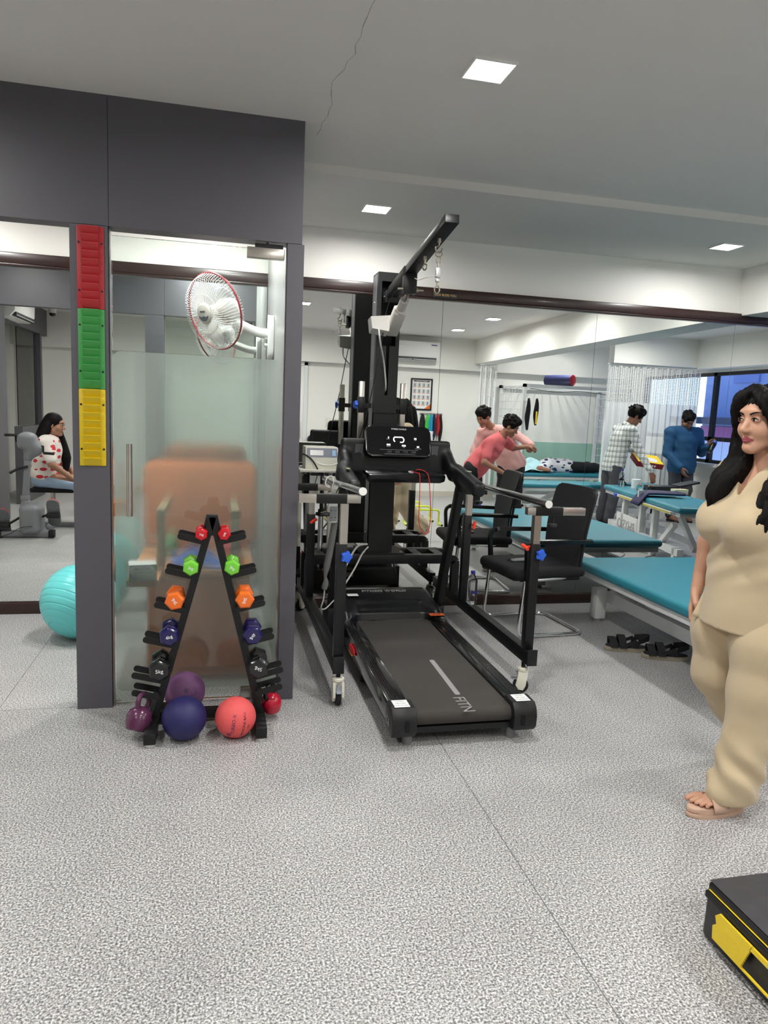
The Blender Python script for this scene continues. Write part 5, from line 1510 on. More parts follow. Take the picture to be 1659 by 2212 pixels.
# ================================================================= SIGN ON THE WOODEN TRIM
sg = empty('sign_plate', (1.527, 4.9545, 2.241), label='small black GOD BLESS YOU plate on the brown trim', cat='sign')
mb = MB(); mb.box(-0.09, 0.09, -0.004, 0.0, -0.023, 0.023, bev=0.001); mb.build('plate', mat('sign_black', rgb(34, 32, 36), 0.35), sg)
text_mesh('lettering', 'GOD BLESS YOU', 0.0215, frame((0, -0.0045, 0), (1, 0, 0), (0, 0, 1)), mat('gold_print', rgb(214, 178, 112), 0.35, 0.4), sg, depth=0.0004)
# ================================================================= PEOPLE
def V3(*a): return np.array(a, float)
def nrmz(v): v = np.array(v, float); return v / (np.linalg.norm(v) + 1e-9)
def head_frame(face, up=(0, 0, 1)):
    f = nrmz(face); r = nrmz(np.cross(f, up)); u = np.cross(r, f)
    return np.array([r, f, u])      # rows: right, forward, up
def loc2w(R, o, p): return np.array(o) + R.T @ np.array(p, float)
def add_head(f, o, R, s=1.0, male=False, k=0.018):
    L = lambda x, y, z: loc2w(R, o, (x * s, y * s, z * s))
    e = lambda c, r, kk=k, op='add': f.ell(L(*c), [q * s for q in r], R, kk, op)
    e((0, -0.014, 0.034), (0.073, 0.092, 0.083), 0.0)
    e((0, 0.022, -0.022), (0.0595, 0.066, 0.082))
    for sx in (-1, 1):
        f.cone(L(sx * 0.049, 0.0, -0.056), L(sx * 0.014, 0.058, -0.098), 0.022 * s, 0.017 * s, 0.025)
        e((sx * 0.035, 0.050, -0.034), (0.029, 0.029, 0.030), 0.02)
    e((0, 0.063, -0.100), (0.022 if not male else 0.026, 0.02, 0.017), 0.02)
    e((0, 0.074, 0.030), (0.047, 0.017, 0.016), 0.02)
    for sx in (-1, 1):
        e((sx * 0.032, 0.100, 0.002), (0.019, 0.0185, 0.0115), 0.012, 'sub')
        e((sx * 0.032, 0.0785, 0.001), (0.0165, 0.010, 0.0105), 0.004)
    f.cone(L(0, 0.080, 0.008), L(0, 0.1035, -0.034), 0.0075 * s, 0.0125 * s, 0.014)
    for sx in (-1, 1):
        e((sx * 0.0115, 0.092, -0.038), (0.0088, 0.0105, 0.0078), 0.008)
        e((sx * 0.0062, 0.097, -0.0475), (0.0034, 0.005, 0.0034), 0.003, 'sub')
    e((0, 0.082, -0.0660), (0.0215, 0.0095, 0.0052), 0.008)
    e((0, 0.0812, -0.0755), (0.0185, 0.0098, 0.0060), 0.008)
    e((0, 0.0935, -0.0708), (0.019, 0.0052, 0.0012), 0.003, 'sub')
    for sx in (-1, 1):
        e((sx * 0.074, -0.008, -0.008), (0.009, 0.019, 0.031), 0.008)
        e((sx * 0.081, -0.004, -0.006), (0.005, 0.010, 0.018), 0.004, 'sub')
def skin_fn(heads, s=1.0):
    o, R = heads
    def fn(C):
        p = (C - np.array(o)) @ R.T / s
        m = np.zeros(len(C), np.int32)
        x, y, z = p[:, 0], p[:, 1], p[:, 2]
        lip = (np.abs(x) < 0.0225 * np.sqrt(np.clip(1 - ((z + 0.0708) / 0.0112) ** 2, 0, 1))) & (y > 0.07)
        m[lip] = 1
        return m
    return fn
def add_hand(f, wrist, d, n, side, s=1.0, curl=(0.35, 0.4, 0.45, 0.5), bend=(0.6, 0.5), thumb=0.6, k=0.006):
    """wrist point, finger direction d, palm normal n (out of the palm), side = +1/-1 thumb side"""
    d = nrmz(d); n = nrmz(np.array(n) - d * np.dot(n, d)); w = np.cross(d, n) * side
    P = lambda a, b, c: np.array(wrist) + (d * a + w * b + n * c) * s
    for b in (-0.026, -0.009, 0.009, 0.025):
        f.cone(P(0.004, b * 0.55, 0), P(0.082, b, 0), 0.0135 * s, 0.0115 * s, 0.012)
    lens = ((0.040, 0.025, 0.021), (0.045, 0.028, 0.022), (0.041, 0.026, 0.021), (0.032, 0.02, 0.018))
    for i, b in enumerate((0.026, 0.009, -0.009, -0.025)):
        p = P(0.082, b, 0); a = curl[i] * 0.6
        rs = (0.0098, 0.009, 0.0082, 0.0068)
        for j, l in enumerate(lens[i]):
            if j: a += bend[j - 1] * curl[i] * 1.9
            q = p + (d * math.cos(a) + n * math.sin(a) + w * b * 0.8) * l * s
            f.cone(p, q, rs[j] * s * (0.92 if i == 3 else 1), rs[j + 1] * s * (0.92 if i == 3 else 1), 0.003)
            p = q
    p = P(0.018, 0.022, 0.004); q = P(0.050, 0.046, 0.016 + 0.012 * thumb); r = P(0.078, 0.050 - 0.008 * thumb, 0.026 + 0.02 * thumb); t = P(0.098, 0.046 - 0.014 * thumb, 0.030 + 0.026 * thumb)
    f.cone(p, q, 0.0155 * s, 0.0125 * s, 0.01); f.cone(q, r, 0.0118 * s, 0.0102 * s, 0.004); f.cone(r, t, 0.0102 * s, 0.008 * s, 0.004)
def eyes(o, R, s, parent, iris=(0.03, 0.018, 0.012), look=(0, 1, 0), skin=None, closed=0.0):
    M_eye = mat('eye_white', rgb(226, 218, 210), 0.15); M_iris = mat('dark_iris', iris, 0.1)
    for sx in (-1, 1):
        c = loc2w(R, o, (sx * 0.032 * s, 0.0795 * s, 0.0015 * s))
        fr = Matrix(((R[0][0], R[1][0], R[2][0]), (R[0][1], R[1][1], R[2][1]), (R[0][2], R[1][2], R[2][2]))).to_4x4()
        fr.translation = c
        mb = MB(); mb.sphere((0, 0, 0), 0.0122 * s, 16, 12, (1.14, 0.92, 0.52), M=fr)
        e = mb.build('eye', M_eye, parent, smooth=180)
        mb = MB(); mb.sphere((-sx * 0.001 * s + look[0] * 0.005 * s, 0.0082 * s, 0.0), 0.0066 * s, 14, 10, (1, 0.66, 0.9), M=fr); mb.build('iris', M_iris, e, smooth=180)
        # upper lid line
        mb = MB()
        pts = [fr @ Vector((t * 0.0165 * s, (0.0125 - 0.0045 * t * t) * s, (0.0068 - 0.0058 * t * t) * s)) for t in [-1 + k / 5 for k in range(11)]]
        mb.tube(pts, [0.0012 * s + 0.0012 * s * (1 - abs(-1 + k / 5)) for k in range(11)], 6); mb.build('eyelash_line', M_hair, e)
        mb = MB()
        pts = [fr @ Vector((sx * (-0.017 + 0.040 * t) * s, (0.0135 - 0.004 * t - 0.008 * t * t) * s, (0.0185 + 0.0085 * math.sin(t * PI * 0.72)) * s)) for t in [k / 8 for k in range(9)]]
        mb.tube(pts, [0.003 * s * (1 - 0.75 * (k / 8) ** 2) for k in range(9)], 6); mb.build('eyebrow', M_hair, parent)
def bounds(J, pad=0.22):
    P = np.array([v for v in J.values()])
    return P.min(0) - pad, P.max(0) + pad
def torso_prims(f, J, t=0.0, kind='m', k=0.05, upper=True, lower=True):
    pel, che, nek = J['pel'], J['che'], J['nek']
    rr = nrmz(J['rsh'] - J['lsh']); u = nrmz(nek - pel); fw = nrmz(np.cross(u, rr))
    rp = nrmz(J['rhip'] - J['lhip']); fp = nrmz(np.cross(nrmz(che - pel), rp))
    R1 = np.array([rr, fw, np.cross(rr, fw)]); R0 = np.array([rp, fp, np.cross(rp, fp)])
    w = np.linalg.norm(J['rsh'] - J['lsh']) / 2
    if lower:
        f.ell(pel + (pel - che) * 0.02, (0.168 + t, 0.118 + t, 0.125 + t), R0, 0)
    mid = (pel + che) / 2
    f.ell(mid, (0.148 + t, 0.108 + t, 0.16 + t), (R0 + R1) / 2, k)
    if upper:
        f.ell(che, (w * 0.86 + t, 0.118 + t, 0.165 + t), R1, k)
        up = che + (nek - che) * 0.72
        f.cone(up + rr * w * 0.25, J['rsh'], 0.062 + t, 0.052 + t, k)
        f.cone(up - rr * w * 0.25, J['lsh'], 0.062 + t, 0.052 + t, k)
    return R0, R1
def body(J, name, skin, h, root, head_s=1.0, male=True, hands=None, feet=True, lips=None, arms=True, thick=1.0):
    lo, hi = bounds(J)
    f = Field(lo, hi, h)
    torso_prims(f, J)
    f.cone(J['nek'] - (J['nek'] - J['che']) * 0.15, loc2w(J['R'], J['head'], (0, -0.018, -0.06)), 0.056 * thick, 0.05 * thick, 0.03)
    for s in 'lr':
        f.chain([J[s + 'sh'], J[s + 'el'], J[s + 'wr']], [0.050 * thick, 0.038 * thick, 0.0255 * thick], 0.02)
        f.chain([J[s + 'hip'], J[s + 'kn'], J[s + 'an']], [0.082, 0.056, 0.04], 0.03)
        if feet:
            a = J[s + 'an']; td = nrmz(J[s + 'toe'] - a * [1, 1, 0] - [0, 0, J[s + 'toe'][2]])
            t = J[s + 'toe']
            f.cone(a + (0, 0, -0.02), (a + t) / 2 + (0, 0, -0.0), 0.036, 0.034, 0.02); f.cone((a * 0.8 + t * 0.2) * [1, 1, 0] + [0, 0, a[2] - 0.045], t, 0.034, 0.03, 0.02)
        if hands and s in hands:
            add_hand(f, J[s + 'wr'], *hands[s][:3], **(hands[s][3] if len(hands[s]) > 3 else {}))
    add_head(f, J['head'], J['R'], head_s, male)
    b = f.build(name, [skin, lips or skin], root, skin_fn((J['head'], J['R']), head_s), smooth=1)
    return b
def short_hair(o, R, s, root, h=0.006, vol=0.012, fringe=0.0, seed=0):
    f = Field(np.array(o) - 0.17, np.array(o) + 0.17, h)
    L = lambda x, y, z: loc2w(R, o, (x * s, y * s, z * s))
    f.ell(L(0, -0.016, 0.04), [(0.075 + vol) * s, (0.094 + vol) * s, (0.085 + vol * 1.4) * s], R, 0)
    f.ell(L(0, 0.055, 0.095), [0.06 * s, 0.05 * s, (0.03 + vol) * s], R, 0.03)
    # open the face, ears and neck
    f.ell(L(0, 0.105, -0.045 - fringe), [0.068 * s, 0.075 * s, 0.105 * s], R, 0.012, 'sub')
    f.ell(L(0, 0.0, -0.115), [0.11 * s, 0.12 * s, 0.085 * s], R, 0.02, 'sub')
    for sx in (-1, 1): f.ell(L(sx * 0.09, 0.012, -0.02), [0.03 * s, 0.036 * s, 0.045 * s], R, 0.008, 'sub')
    rnd = random.Random(seed)
    for k in range(46):
        a, b_ = rnd.uniform(-PI, PI), rnd.uniform(0.1, 1.45)
        d = (math.cos(a) * math.cos(b_), math.sin(a) * math.cos(b_), math.sin(b_))
        p = (d[0] * (0.078 + vol), -0.016 + d[1] * (0.097 + vol), 0.04 + d[2] * (0.088 + vol * 1.4))
        if p[1] > 0.05 and p[2] < 0.06: continue
        f.ell(L(*p), [0.016 * s, 0.02 * s, 0.012 * s], R, 0.008)
    return f.build('hair', M_hair, root, smooth=1)
def folds(f, amp, freq, d1, d2, seed=0.0):
    d1 = np.array(d1, float); d2 = np.array(d2, float)
    def fn(X, Y, Z):
        a = X * d1[0] + Y * d1[1] + Z * d1[2]; b_ = X * d2[0] + Y * d2[1] + Z * d2[2]
        return amp * np.sin(a * freq + seed + 1.7 * np.sin(b_ * freq * 0.37 + seed * 2)) * (0.6 + 0.4 * np.sin(b_ * freq * 0.6 + seed))
    f.warp(fn)
    return f
def shirt(J, name, m, root, h, t=0.014, sleeve='short', hem=0.10, collar=True, seed=0.0, tuck=False, vneck=0.05, sleeve_r=0.062, matfn=None):
    lo, hi = bounds(J, 0.2)
    f = Field(lo, hi, h)
    R0, R1 = torso_prims(f, J, t)
    u = nrmz(J['che'] - J['pel'])
    for s in 'lr':
        if sleeve == 'short':
            e = J[s + 'sh'] + (J[s + 'el'] - J[s + 'sh']) * 0.72
            f.cone(J[s + 'sh'], e, sleeve_r + t * 0.4, sleeve_r * 0.95, 0.03)
            f.half_local = None
        else:
            f.chain([J[s + 'sh'], J[s + 'el'], J[s + 'el'] + (J[s + 'wr'] - J[s + 'el']) * 0.93], [sleeve_r + t * 0.3, sleeve_r * 0.86, sleeve_r * 0.66], 0.025)
    f.cone(J['pel'] + u * (0.08 - hem), J['pel'] + u * 0.1, 0.15 + t, 0.15 + t, 0.05, flat=(R0[1], 0.78))
    # neck opening
    fw = R1[1]
    f.cone(J['nek'] + u * 0.015, loc2w(J['R'], J['head'], (0, -0.018, -0.04)), 0.062, 0.075, 0.006, 'sub')
    if vneck: f.cone(J['nek'] + u * 0.02 + fw * 0.10, J['nek'] - u * vneck + fw * 0.14, 0.04, 0.012, 0.006, 'sub')
    folds(f, 0.004, 48, (0.3, 0.3, 1.0), (1, 0.6, -0.2), seed)
    f.half(J['pel'] - u * hem, -u)
    o = f.build(name, m, root, matfn, smooth=1)
    if collar:
        mb = MB()
        c = J['nek'] + u * 0.022
        def cl(a, v):
            th = (a - 0.5) * 2 * PI * 0.86
            rr = 0.062 + 0.014 * v
            p = c - R1[1] * math.cos(th) * rr * 1.0 + R1[0] * math.sin(th) * rr + u * (0.022 - 0.045 * v - 0.018 * (1 - math.cos(th)) * 0.9)
            return Vector(p)
        mb.grid(cl, 28, 4); mb.bm.normal_update(); bmesh.ops.solidify(mb.bm, geom=mb.bm.faces[:], thickness=0.004)
        mb.build('collar', m if not isinstance(m, (list, tuple)) else m[0], root, smooth=180)
    return o
def trousers(J, m, root, h, t=0.012, r=(0.098, 0.076, 0.068), top=0.07, seed=0.0, frac=0.97, name='trousers'):
    lo, hi = bounds(J, 0.2)
    f = Field(lo, hi, h)
    torso_prims(f, J, t * 0.7, upper=False)
    u = nrmz(J['che'] - J['pel'])
    for s in 'lr':
        f.chain([J[s + 'hip'], J[s + 'kn'], J[s + 'kn'] + (J[s + 'an'] - J[s + 'kn']) * frac], r, 0.03)
    folds(f, 0.0045, 42, (0.2, 0.2, 1.0), (1, 0.8, 0.1), seed)
    f.half(J['pel'] + u * top, u)
    for s in 'lr':
        d = nrmz(J[s + 'an'] - J[s + 'kn'])
    return f.build(name, m, root, smooth=1)
M_skin_w = mat('skin_light_brown', rgb(200, 152, 126), 0.5, vary=(8, 0.03))
M_skin_d = mat('skin_brown', rgb(140, 98, 78), 0.5, vary=(8, 0.06))
M_skin_m = mat('skin_mid_brown', rgb(156, 110, 88), 0.5, vary=(8, 0.06))
M_skin_f = mat('skin_tan', rgb(166, 120, 96), 0.5, vary=(8, 0.05))
M_lip = mat('berry_lips', rgb(158, 78, 88), 0.4)

# ---------------------------------------------------------------- the walking woman in beige
Rw = head_frame((-0.985, -0.14, -0.03))
J = dict(pel=V3(1.985, 2.27, .85), che=V3(1.955, 2.27, 1.10), nek=V3(1.955, 2.265, 1.285), head=V3(1.905, 2.255, 1.447),
         rsh=V3(1.945, 2.425, 1.235), rel=V3(1.905, 2.495, .945), rwr=V3(1.862, 2.475, .755), lsh=V3(1.965, 2.115, 1.235), lel=V3(2.09, 2.045, .98), lwr=V3(2.12, 2.03, .77),
         lhip=V3(1.98, 2.185, .80), lkn=V3(1.905, 2.15, .45), lan=V3(1.84, 2.13, .095), ltoe=V3(1.685, 2.125, .052),
         rhip=V3(1.97, 2.35, .80), rkn=V3(1.925, 2.39, .46), ran=V3(2.17, 2.42, .19), rtoe=V3(2.10, 2.42, .05), R=Rw)
JW = J
root = empty('person', (1.95, 2.27, 0), label='woman in a beige tunic and wide trousers walking past at the right', cat='person')
def body_bounds(J): return bounds({k: v for k, v in J.items() if k != 'R'})
_b0 = bounds
def bounds(J, pad=0.22): return _b0({k: v for k, v in J.items() if k != 'R'}, pad)
hands = {'r': ((-0.12, -0.02, -1), (0.55, -0.8, 0.0), 1, dict(curl=(0.35, 0.42, 0.5, 0.55), thumb=0.5, s=0.95)), 'l': ((0.1, 0.0, -1), (-0.5, 0.9, 0), -1, {})}
# body with toes on the front foot
lo, hi = bounds(J)
f = Field(lo, hi, 0.0036)
torso_prims(f, J, -0.004)
for sy in (-1, 1): f.ell(J['che'] + (-0.068, sy * 0.075, -0.045), (0.082, 0.08, 0.08), None, 0.03)
f.cone(J['nek'] - V3(0, 0, 0.03), loc2w(Rw, J['head'], (0, -0.02, -0.06)), 0.052, 0.047, 0.03)
for s in 'lr':
    f.chain([J[s + 'sh'], J[s + 'el'], J[s + 'wr']], [0.048, 0.036, 0.024], 0.02)
    f.chain([J[s + 'hip'], J[s + 'kn'], J[s + 'an']], [0.085, 0.058, 0.036], 0.03)
    add_hand(f, J[s + 'wr'], *hands[s][:3], **hands[s][3])
a = J['lan']
f.cone(a + V3(0.012, 0, -0.03), a + V3(-0.085, -0.004, -0.040), 0.034, 0.026, 0.02)
f.cone(a + V3(0.02, 0, -0.035), a + V3(-0.10, 0, -0.045), 0.026, 0.024, 0.02)
for i, (dy, L, r) in enumerate(((0.034, 0.062, 0.0118), (0.0135, 0.060, 0.0085), (-0.0035, 0.052, 0.008), (-0.020, 0.042, 0.0075), (-0.035, 0.030, 0.007))):
    p = a + V3(-0.088 - (0.008 if i < 3 else 0), dy * 0.8, -0.044); q = a + V3(-0.11 - L * 0.4, dy, -0.041); t = a + V3(-0.10 - L, dy, -0.050)
    f.cone(p, q, r * 1.15, r, 0.005); f.cone(q, t, r, r * 0.95, 0.001)
a = J['ran']
f.cone(a, a + V3(-0.05, 0, -0.10), 0.034, 0.026, 0.02)
add_head(f, J['head'], Rw, 1.0)
bd = f.build('body', [M_skin_w, M_lip], root, skin_fn((J['head'], Rw)), smooth=1)
def reroot(o, root):
    """children were built in world coordinates: shift into the empty's frame"""
    M = Matrix.Translation(-root.location)
    for c in root.children_recursive:
        if c.type == 'MESH' and not c.get('_rr'):
            c.data.transform(M); c['_rr'] = 1
    for c in root.children_recursive:
        if '_rr' in c: del c['_rr']
eyes(J['head'], Rw, 1.0, root, look=(0.3, 1, 0))
# hair: centre-back mass with long locks falling over both shoulders
f = Field(J['head'] - V3(0.26, 0.30, 0.50), J['head'] + V3(0.26, 0.30, 0.17), 0.005)
H = lambda x, y, z: loc2w(Rw, J['head'], (x, y, z))
f.ell(H(0, -0.022, 0.038), (0.085, 0.100, 0.094), Rw, 0)
f.ell(H(0.0, -0.065, -0.03), (0.082, 0.065, 0.10), Rw, 0.03)
f.ell(H(0, 0.125, -0.035), (0.066, 0.088, 0.102), Rw, 0.008, 'sub')
f.ell(H(0, 0.075, -0.12), (0.055, 0.055, 0.075), Rw, 0.01, 'sub')
# locks (left = towards the camera, right = far side)
for pts, rs in (
    ([H(-0.078, 0.012, 0.03), H(-0.088, 0.012, -0.06), H(-0.088, 0.0, -0.15), H(-0.10, 0.05, -0.24), H(-0.085, 0.10, -0.32)], (0.026, 0.028, 0.036, 0.032, 0.012)),
    ([H(-0.075, -0.02, 0.0), H(-0.098, -0.02, -0.12), H(-0.12, 0.03, -0.24), H(-0.12, 0.10, -0.33), H(-0.10, 0.13, -0.37)], (0.03, 0.038, 0.035, 0.024, 0.008)),
    ([H(-0.06, -0.05, 0.0), H(-0.09, -0.07, -0.14), H(-0.13, -0.04, -0.27), H(-0.14, 0.02, -0.36)], (0.05, 0.05, 0.04, 0.015)),
    ([H(0.078, 0.012, 0.03), H(0.085, 0.012, -0.07), H(0.075, 0.02, -0.15), H(0.085, 0.07, -0.21), H(0.10, 0.105, -0.27), H(0.105, 0.115, -0.31)], (0.026, 0.030, 0.040, 0.036, 0.026, 0.008)),
    ([H(0.07, -0.02, 0.0), H(0.095, -0.01, -0.13), H(0.12, 0.055, -0.21), H(0.13, 0.085, -0.265)], (0.03, 0.038, 0.032, 0.012)),
    ([H(0.012, 0.045, 0.118), H(-0.045, 0.066, 0.085), H(-0.078, 0.045, 0.03), H(-0.086, 0.015, -0.03)], (0.014, 0.022, 0.022, 0.02)),
    ([H(0.012, 0.045, 0.118), H(0.05, 0.066, 0.085), H(0.077, 0.045, 0.03), H(0.086, 0.015, -0.03)], (0.014, 0.022, 0.022, 0.02)),
    ([H(0.0, -0.085, 0.0), H(0.0, -0.115, -0.15), H(0.0, -0.13, -0.32), H(0.02, -0.12, -0.42)], (0.07, 0.07, 0.065, 0.02)),
    ([H(0.05, -0.06, 0.0), H(0.07, -0.09, -0.16), H(0.09, -0.09, -0.34)], (0.05, 0.055, 0.03))):
    P = spline(pts, 6); rr = np.interp(np.linspace(0, 1, len(P)), np.linspace(0, 1, len(rs)), rs)
    for q in range(5):   # each lock is a bundle of thinner wisps
        an = q * 2.4 + len(pts)
        off = [np.array(H(0.62 * rr[i] * math.cos(an + i * 0.05), 0.62 * rr[i] * math.sin(an + i * 0.05), -0.012 * q * i / len(P))) - np.array(H(0, 0, 0)) for i in range(len(P))]
        f.chain([np.array(p) + off[i] for i, p in enumerate(P)], list(rr * 0.56 + 0.002), 0.006)
_hc = J['head']
def strands(X, Y, Z):
    th = np.arctan2(Y - _hc[1], X - _hc[0] - 0.02)
    return 0.0022 * np.sin(th * 38 + 2.5 * np.sin(Z * 11)) + 0.0016 * np.sin(th * 71 + 3.5 * np.sin(Z * 8 + 1))
f.warp(strands)
f.build('hair', M_hair, root, smooth=0)
# tunic
M_tunic = mat('beige_fabric', rgb(196, 177, 145), 0.85, bump=(420, 0.14), vary=(5, 0.03), sheen=0.25)
f = Field((1.60, 1.90, .58), (2.36, 2.66, 1.36), 0.005)
torso_prims(f, J, 0.016)
for sy in (-1, 1): f.ell(J['che'] + V3(-0.085, sy * 0.080, -0.040), (0.116, 0.098, 0.102), None, 0.035)
f.cone(J['che'] + V3(-0.125, -0.075, -0.035), J['che'] + V3(-0.125, 0.075, -0.035), 0.068, 0.068, 0.04)
f.ell(V3(1.935, 2.27, 0.90), (0.118, 0.168, 0.14), None, 0.05)
f.cone(V3(1.945, 2.27, 0.97), V3(1.95, 2.27, 0.62), 0.135, 0.172, 0.05, flat=((0, 1, 0), 1.18))
for s in 'lr':
    e = J[s + 'sh'] + (J[s + 'el'] - J[s + 'sh']) * 0.26
    f.cone(J[s + 'sh'] + V3(0, 0, -0.004), e, 0.066, 0.064, 0.03)
folds(f, 0.0035, 26, (0.5, 0.2, 1.0), (0.2, 1, -0.1), 0.6)
def waist_pull(X, Y, Z):
    return 0.004 * np.sin((Z * 1.0 + Y * 0.55) * 70) * np.exp(-((Z - 0.93) / 0.08) ** 2)
f.warp(waist_pull)
f.cone(J['nek'] + V3(0, 0, 0.01), H(0, -0.02, -0.03), 0.07, 0.08, 0.006, 'sub')
f.cone(J['nek'] + V3(-0.085, 0, 0.03), J['nek'] + V3(-0.14, 0, -0.125), 0.050, 0.010, 0.003, 'sub')
f.cone(J['nek'] + V3(-0.055, 0, 0.02), J['nek'] + V3(-0.105, 0, -0.13), 0.058, 0.014, 0.003, 'sub')
# side slit towards the viewer-left and slanted hem
sl = [V3(1.69, 2.20 - 0.0, 0.60), V3(1.77, 2.185, 0.845)]
f.cone(V3(1.70, 2.40, 0.58), V3(1.80, 2.40, 0.86), 0.035, 0.004, 0.004, 'sub')
hemn = nrmz((-0.10, 0.0, -1.0))
f.half(V3(1.93, 2.27, 0.655), hemn)
tn = f.build('tunic', M_tunic, root, smooth=1)
# free hem flap at the slit
def FLAP(u, v):
    a = V3(1.872, 2.405, .868) * (1 - v) + V3(1.806, 2.41, .668) * v; b_ = V3(1.885, 2.39, .86) * (1 - v) + V3(1.853, 2.385, .664) * v
    return a * (1 - u) + b_ * u + V3(0.006 * math.sin(v * 4), -0.01 * math.sin(u * PI), 0)
mb = MB(); mb.grid(lambda u, v: Vector(FLAP(u, v)), 6, 14); mb.bm.normal_update()
bmesh.ops.solidify(mb.bm, geom=mb.bm.faces[:], thickness=0.006); mb.build('tunic_flap', M_tunic, root, smooth=180)
mb = MB(); mb.torus((0, 0, 0), 0.0, 0.0) if False else None
mb.bm.free()
# wide trousers
f = Field((1.62, 1.92, 0.03), (2.46, 2.66, 0.86), 0.0055)
torso_prims(f, J, 0.012, upper=False)
f.chain([J['lhip'], V3(1.93, 2.165, .62), J['lkn'], V3(1.875, 2.14, .24), V3(1.845, 2.13, .085)], [0.112, 0.106, 0.088, 0.078, 0.084], 0.04)
f.chain([J['rhip'], V3(1.92, 2.38, .62), J['rkn'] + V3(0.01, 0, -0.02), V3(2.03, 2.40, .31), V3(2.15, 2.42, .19)], [0.110, 0.104, 0.092, 0.082, 0.09], 0.04)
f.cone(V3(1.83, 2.125, 0.13), V3(1.765, 2.122, 0.075), 0.06, 0.036, 0.05)
def tf(X, Y, Z):
    a = 0.009 * np.sin((Z + (X - 1.9) * 0.9) * 52 + 2 * np.sin(Y * 22)) * np.exp(-((Z - 0.16) / 0.09) ** 2)
    b_ = 0.0035 * np.sin(Y * 62 + X * 50 + 0.8 * np.sin(Z * 4)) * np.clip((0.80 - Z) / 0.5, 0, 1)
    return a + b_
f.warp(tf)
f.half(V3(1.8, 2.13, 0.052), nrmz((0.12, 0, -1)))
tr = f.build('trousers', M_tunic, root, smooth=1)
# slide sandals
M_slide = mat('nude_slide', rgb(206, 172, 150), 0.5)
def slide(c, rz, tilt):
    ol = []
    for k in range(36):
        a_ = 2 * PI * k / 36
        ol.append((math.cos(a_) * 0.125, math.sin(a_) * (0.042 + 0.007 * (-math.cos(a_)))))
    M = Matrix.Translation(c) @ Matrix.Rotation(rz, 4, 'Z') @ Matrix.Rotation(tilt, 4, 'Y')
    mb = MB(); mb.prism(ol, 0.0, 0.016, M=M, bev=0.004); mb.prism([(x * 0.985, y * 0.97) for x, y in ol], 0.0165, 0.036, M=M, bev=0.006)
    s_ = mb.build('slide_sole', M_slide, root)
    mb = MB(); mb.grid(lambda u, v: M @ Vector((-0.045 + 0.055 * v, (u - 0.5) * 0.094, 0.026 + 0.052 * math.sin(u * PI) ** 0.6)), 16, 5); mb.bm.normal_update(); bmesh.ops.solidify(mb.bm, geom=mb.bm.faces[:], thickness=0.005)
    mb.build('slide_strap', M_slide, s_, smooth=180)
slide((1.775, 2.128, 0.0), 0.03, 0.0)
slide((2.16, 2.42, 0.05), 0.0, -0.55)
reroot(None, root)
root.location.x += 0.032
# ================================================================= THE ROOM ON THE CAMERA'S SIDE (seen in the mirrors)
def pattern_mat(name, kind, base, c2, c3=None):
    m = D.materials.new(name); m.use_nodes = True
    nt = m.node_tree; N = nt.nodes; L = nt.links
    b = N['Principled BSDF']; b.inputs['Roughness'].default_value = 0.85
    tc = N.new('ShaderNodeTexCoord')
    def math_(op, a, v=None):
        n = N.new('ShaderNodeMath'); n.operation = op
        if hasattr(a, 'default_value'): L.new(a, n.inputs[0])
        else: n.inputs[0].default_value = a
        if v is not None:
            if hasattr(v, 'default_value'): L.new(v, n.inputs[1])
            else: n.inputs[1].default_value = v
        return n.outputs[0]
    mx = N.new('ShaderNodeMix'); mx.data_type = 'RGBA'
    mx.inputs[6].default_value = (*base, 1); mx.inputs[7].default_value = (*c2, 1)
    if kind == 'plaid':
        s = N.new('ShaderNodeSeparateXYZ'); L.new(tc.outputs['Object'], s.inputs[0])
        u = math_('ADD', s.outputs['X'], s.outputs['Y']); v = s.outputs['Z']
        f = None
        for src, per in ((u, 0.072), (v, 0.072)):
            q = math_('FRACT', math_('MULTIPLY', src, 1 / per))
            for lo_, hi_ in ((0.0, 0.10), (0.24, 0.31)):
                g = math_('MULTIPLY', math_('GREATER_THAN', q, lo_), math_('LESS_THAN', q, hi_))
                f = g if f is None else math_('MAXIMUM', f, g)
        L.new(math_('MULTIPLY', f, 0.9), mx.inputs[0])
    elif kind == 'stripe':
        s = N.new('ShaderNodeSeparateXYZ'); L.new(tc.outputs['Object'], s.inputs[0])
        q = math_('FRACT', math_('MULTIPLY', math_('ADD', s.outputs['X'], s.outputs['Y']), 60.0))
        L.new(math_('MULTIPLY', math_('LESS_THAN', q, 0.4), 0.7), mx.inputs[0])
    elif kind == 'patch':
        v = N.new('ShaderNodeTexVoronoi'); v.inputs['Scale'].default_value = 9.5
        mp = N.new('ShaderNodeMapping'); mp.inputs['Scale'].default_value = (1, 1, 1.9); mp.inputs['Rotation'].default_value = (0.5, 0.4, 0.6)
        L.new(tc.outputs['Object'], mp.inputs[0]); L.new(mp.outputs[0], v.inputs['Vector'])
        L.new(math_('LESS_THAN', v.outputs['Distance'], 0.36), mx.inputs[0])
    L.new(mx.outputs[2], b.inputs['Base Color'])
    return m
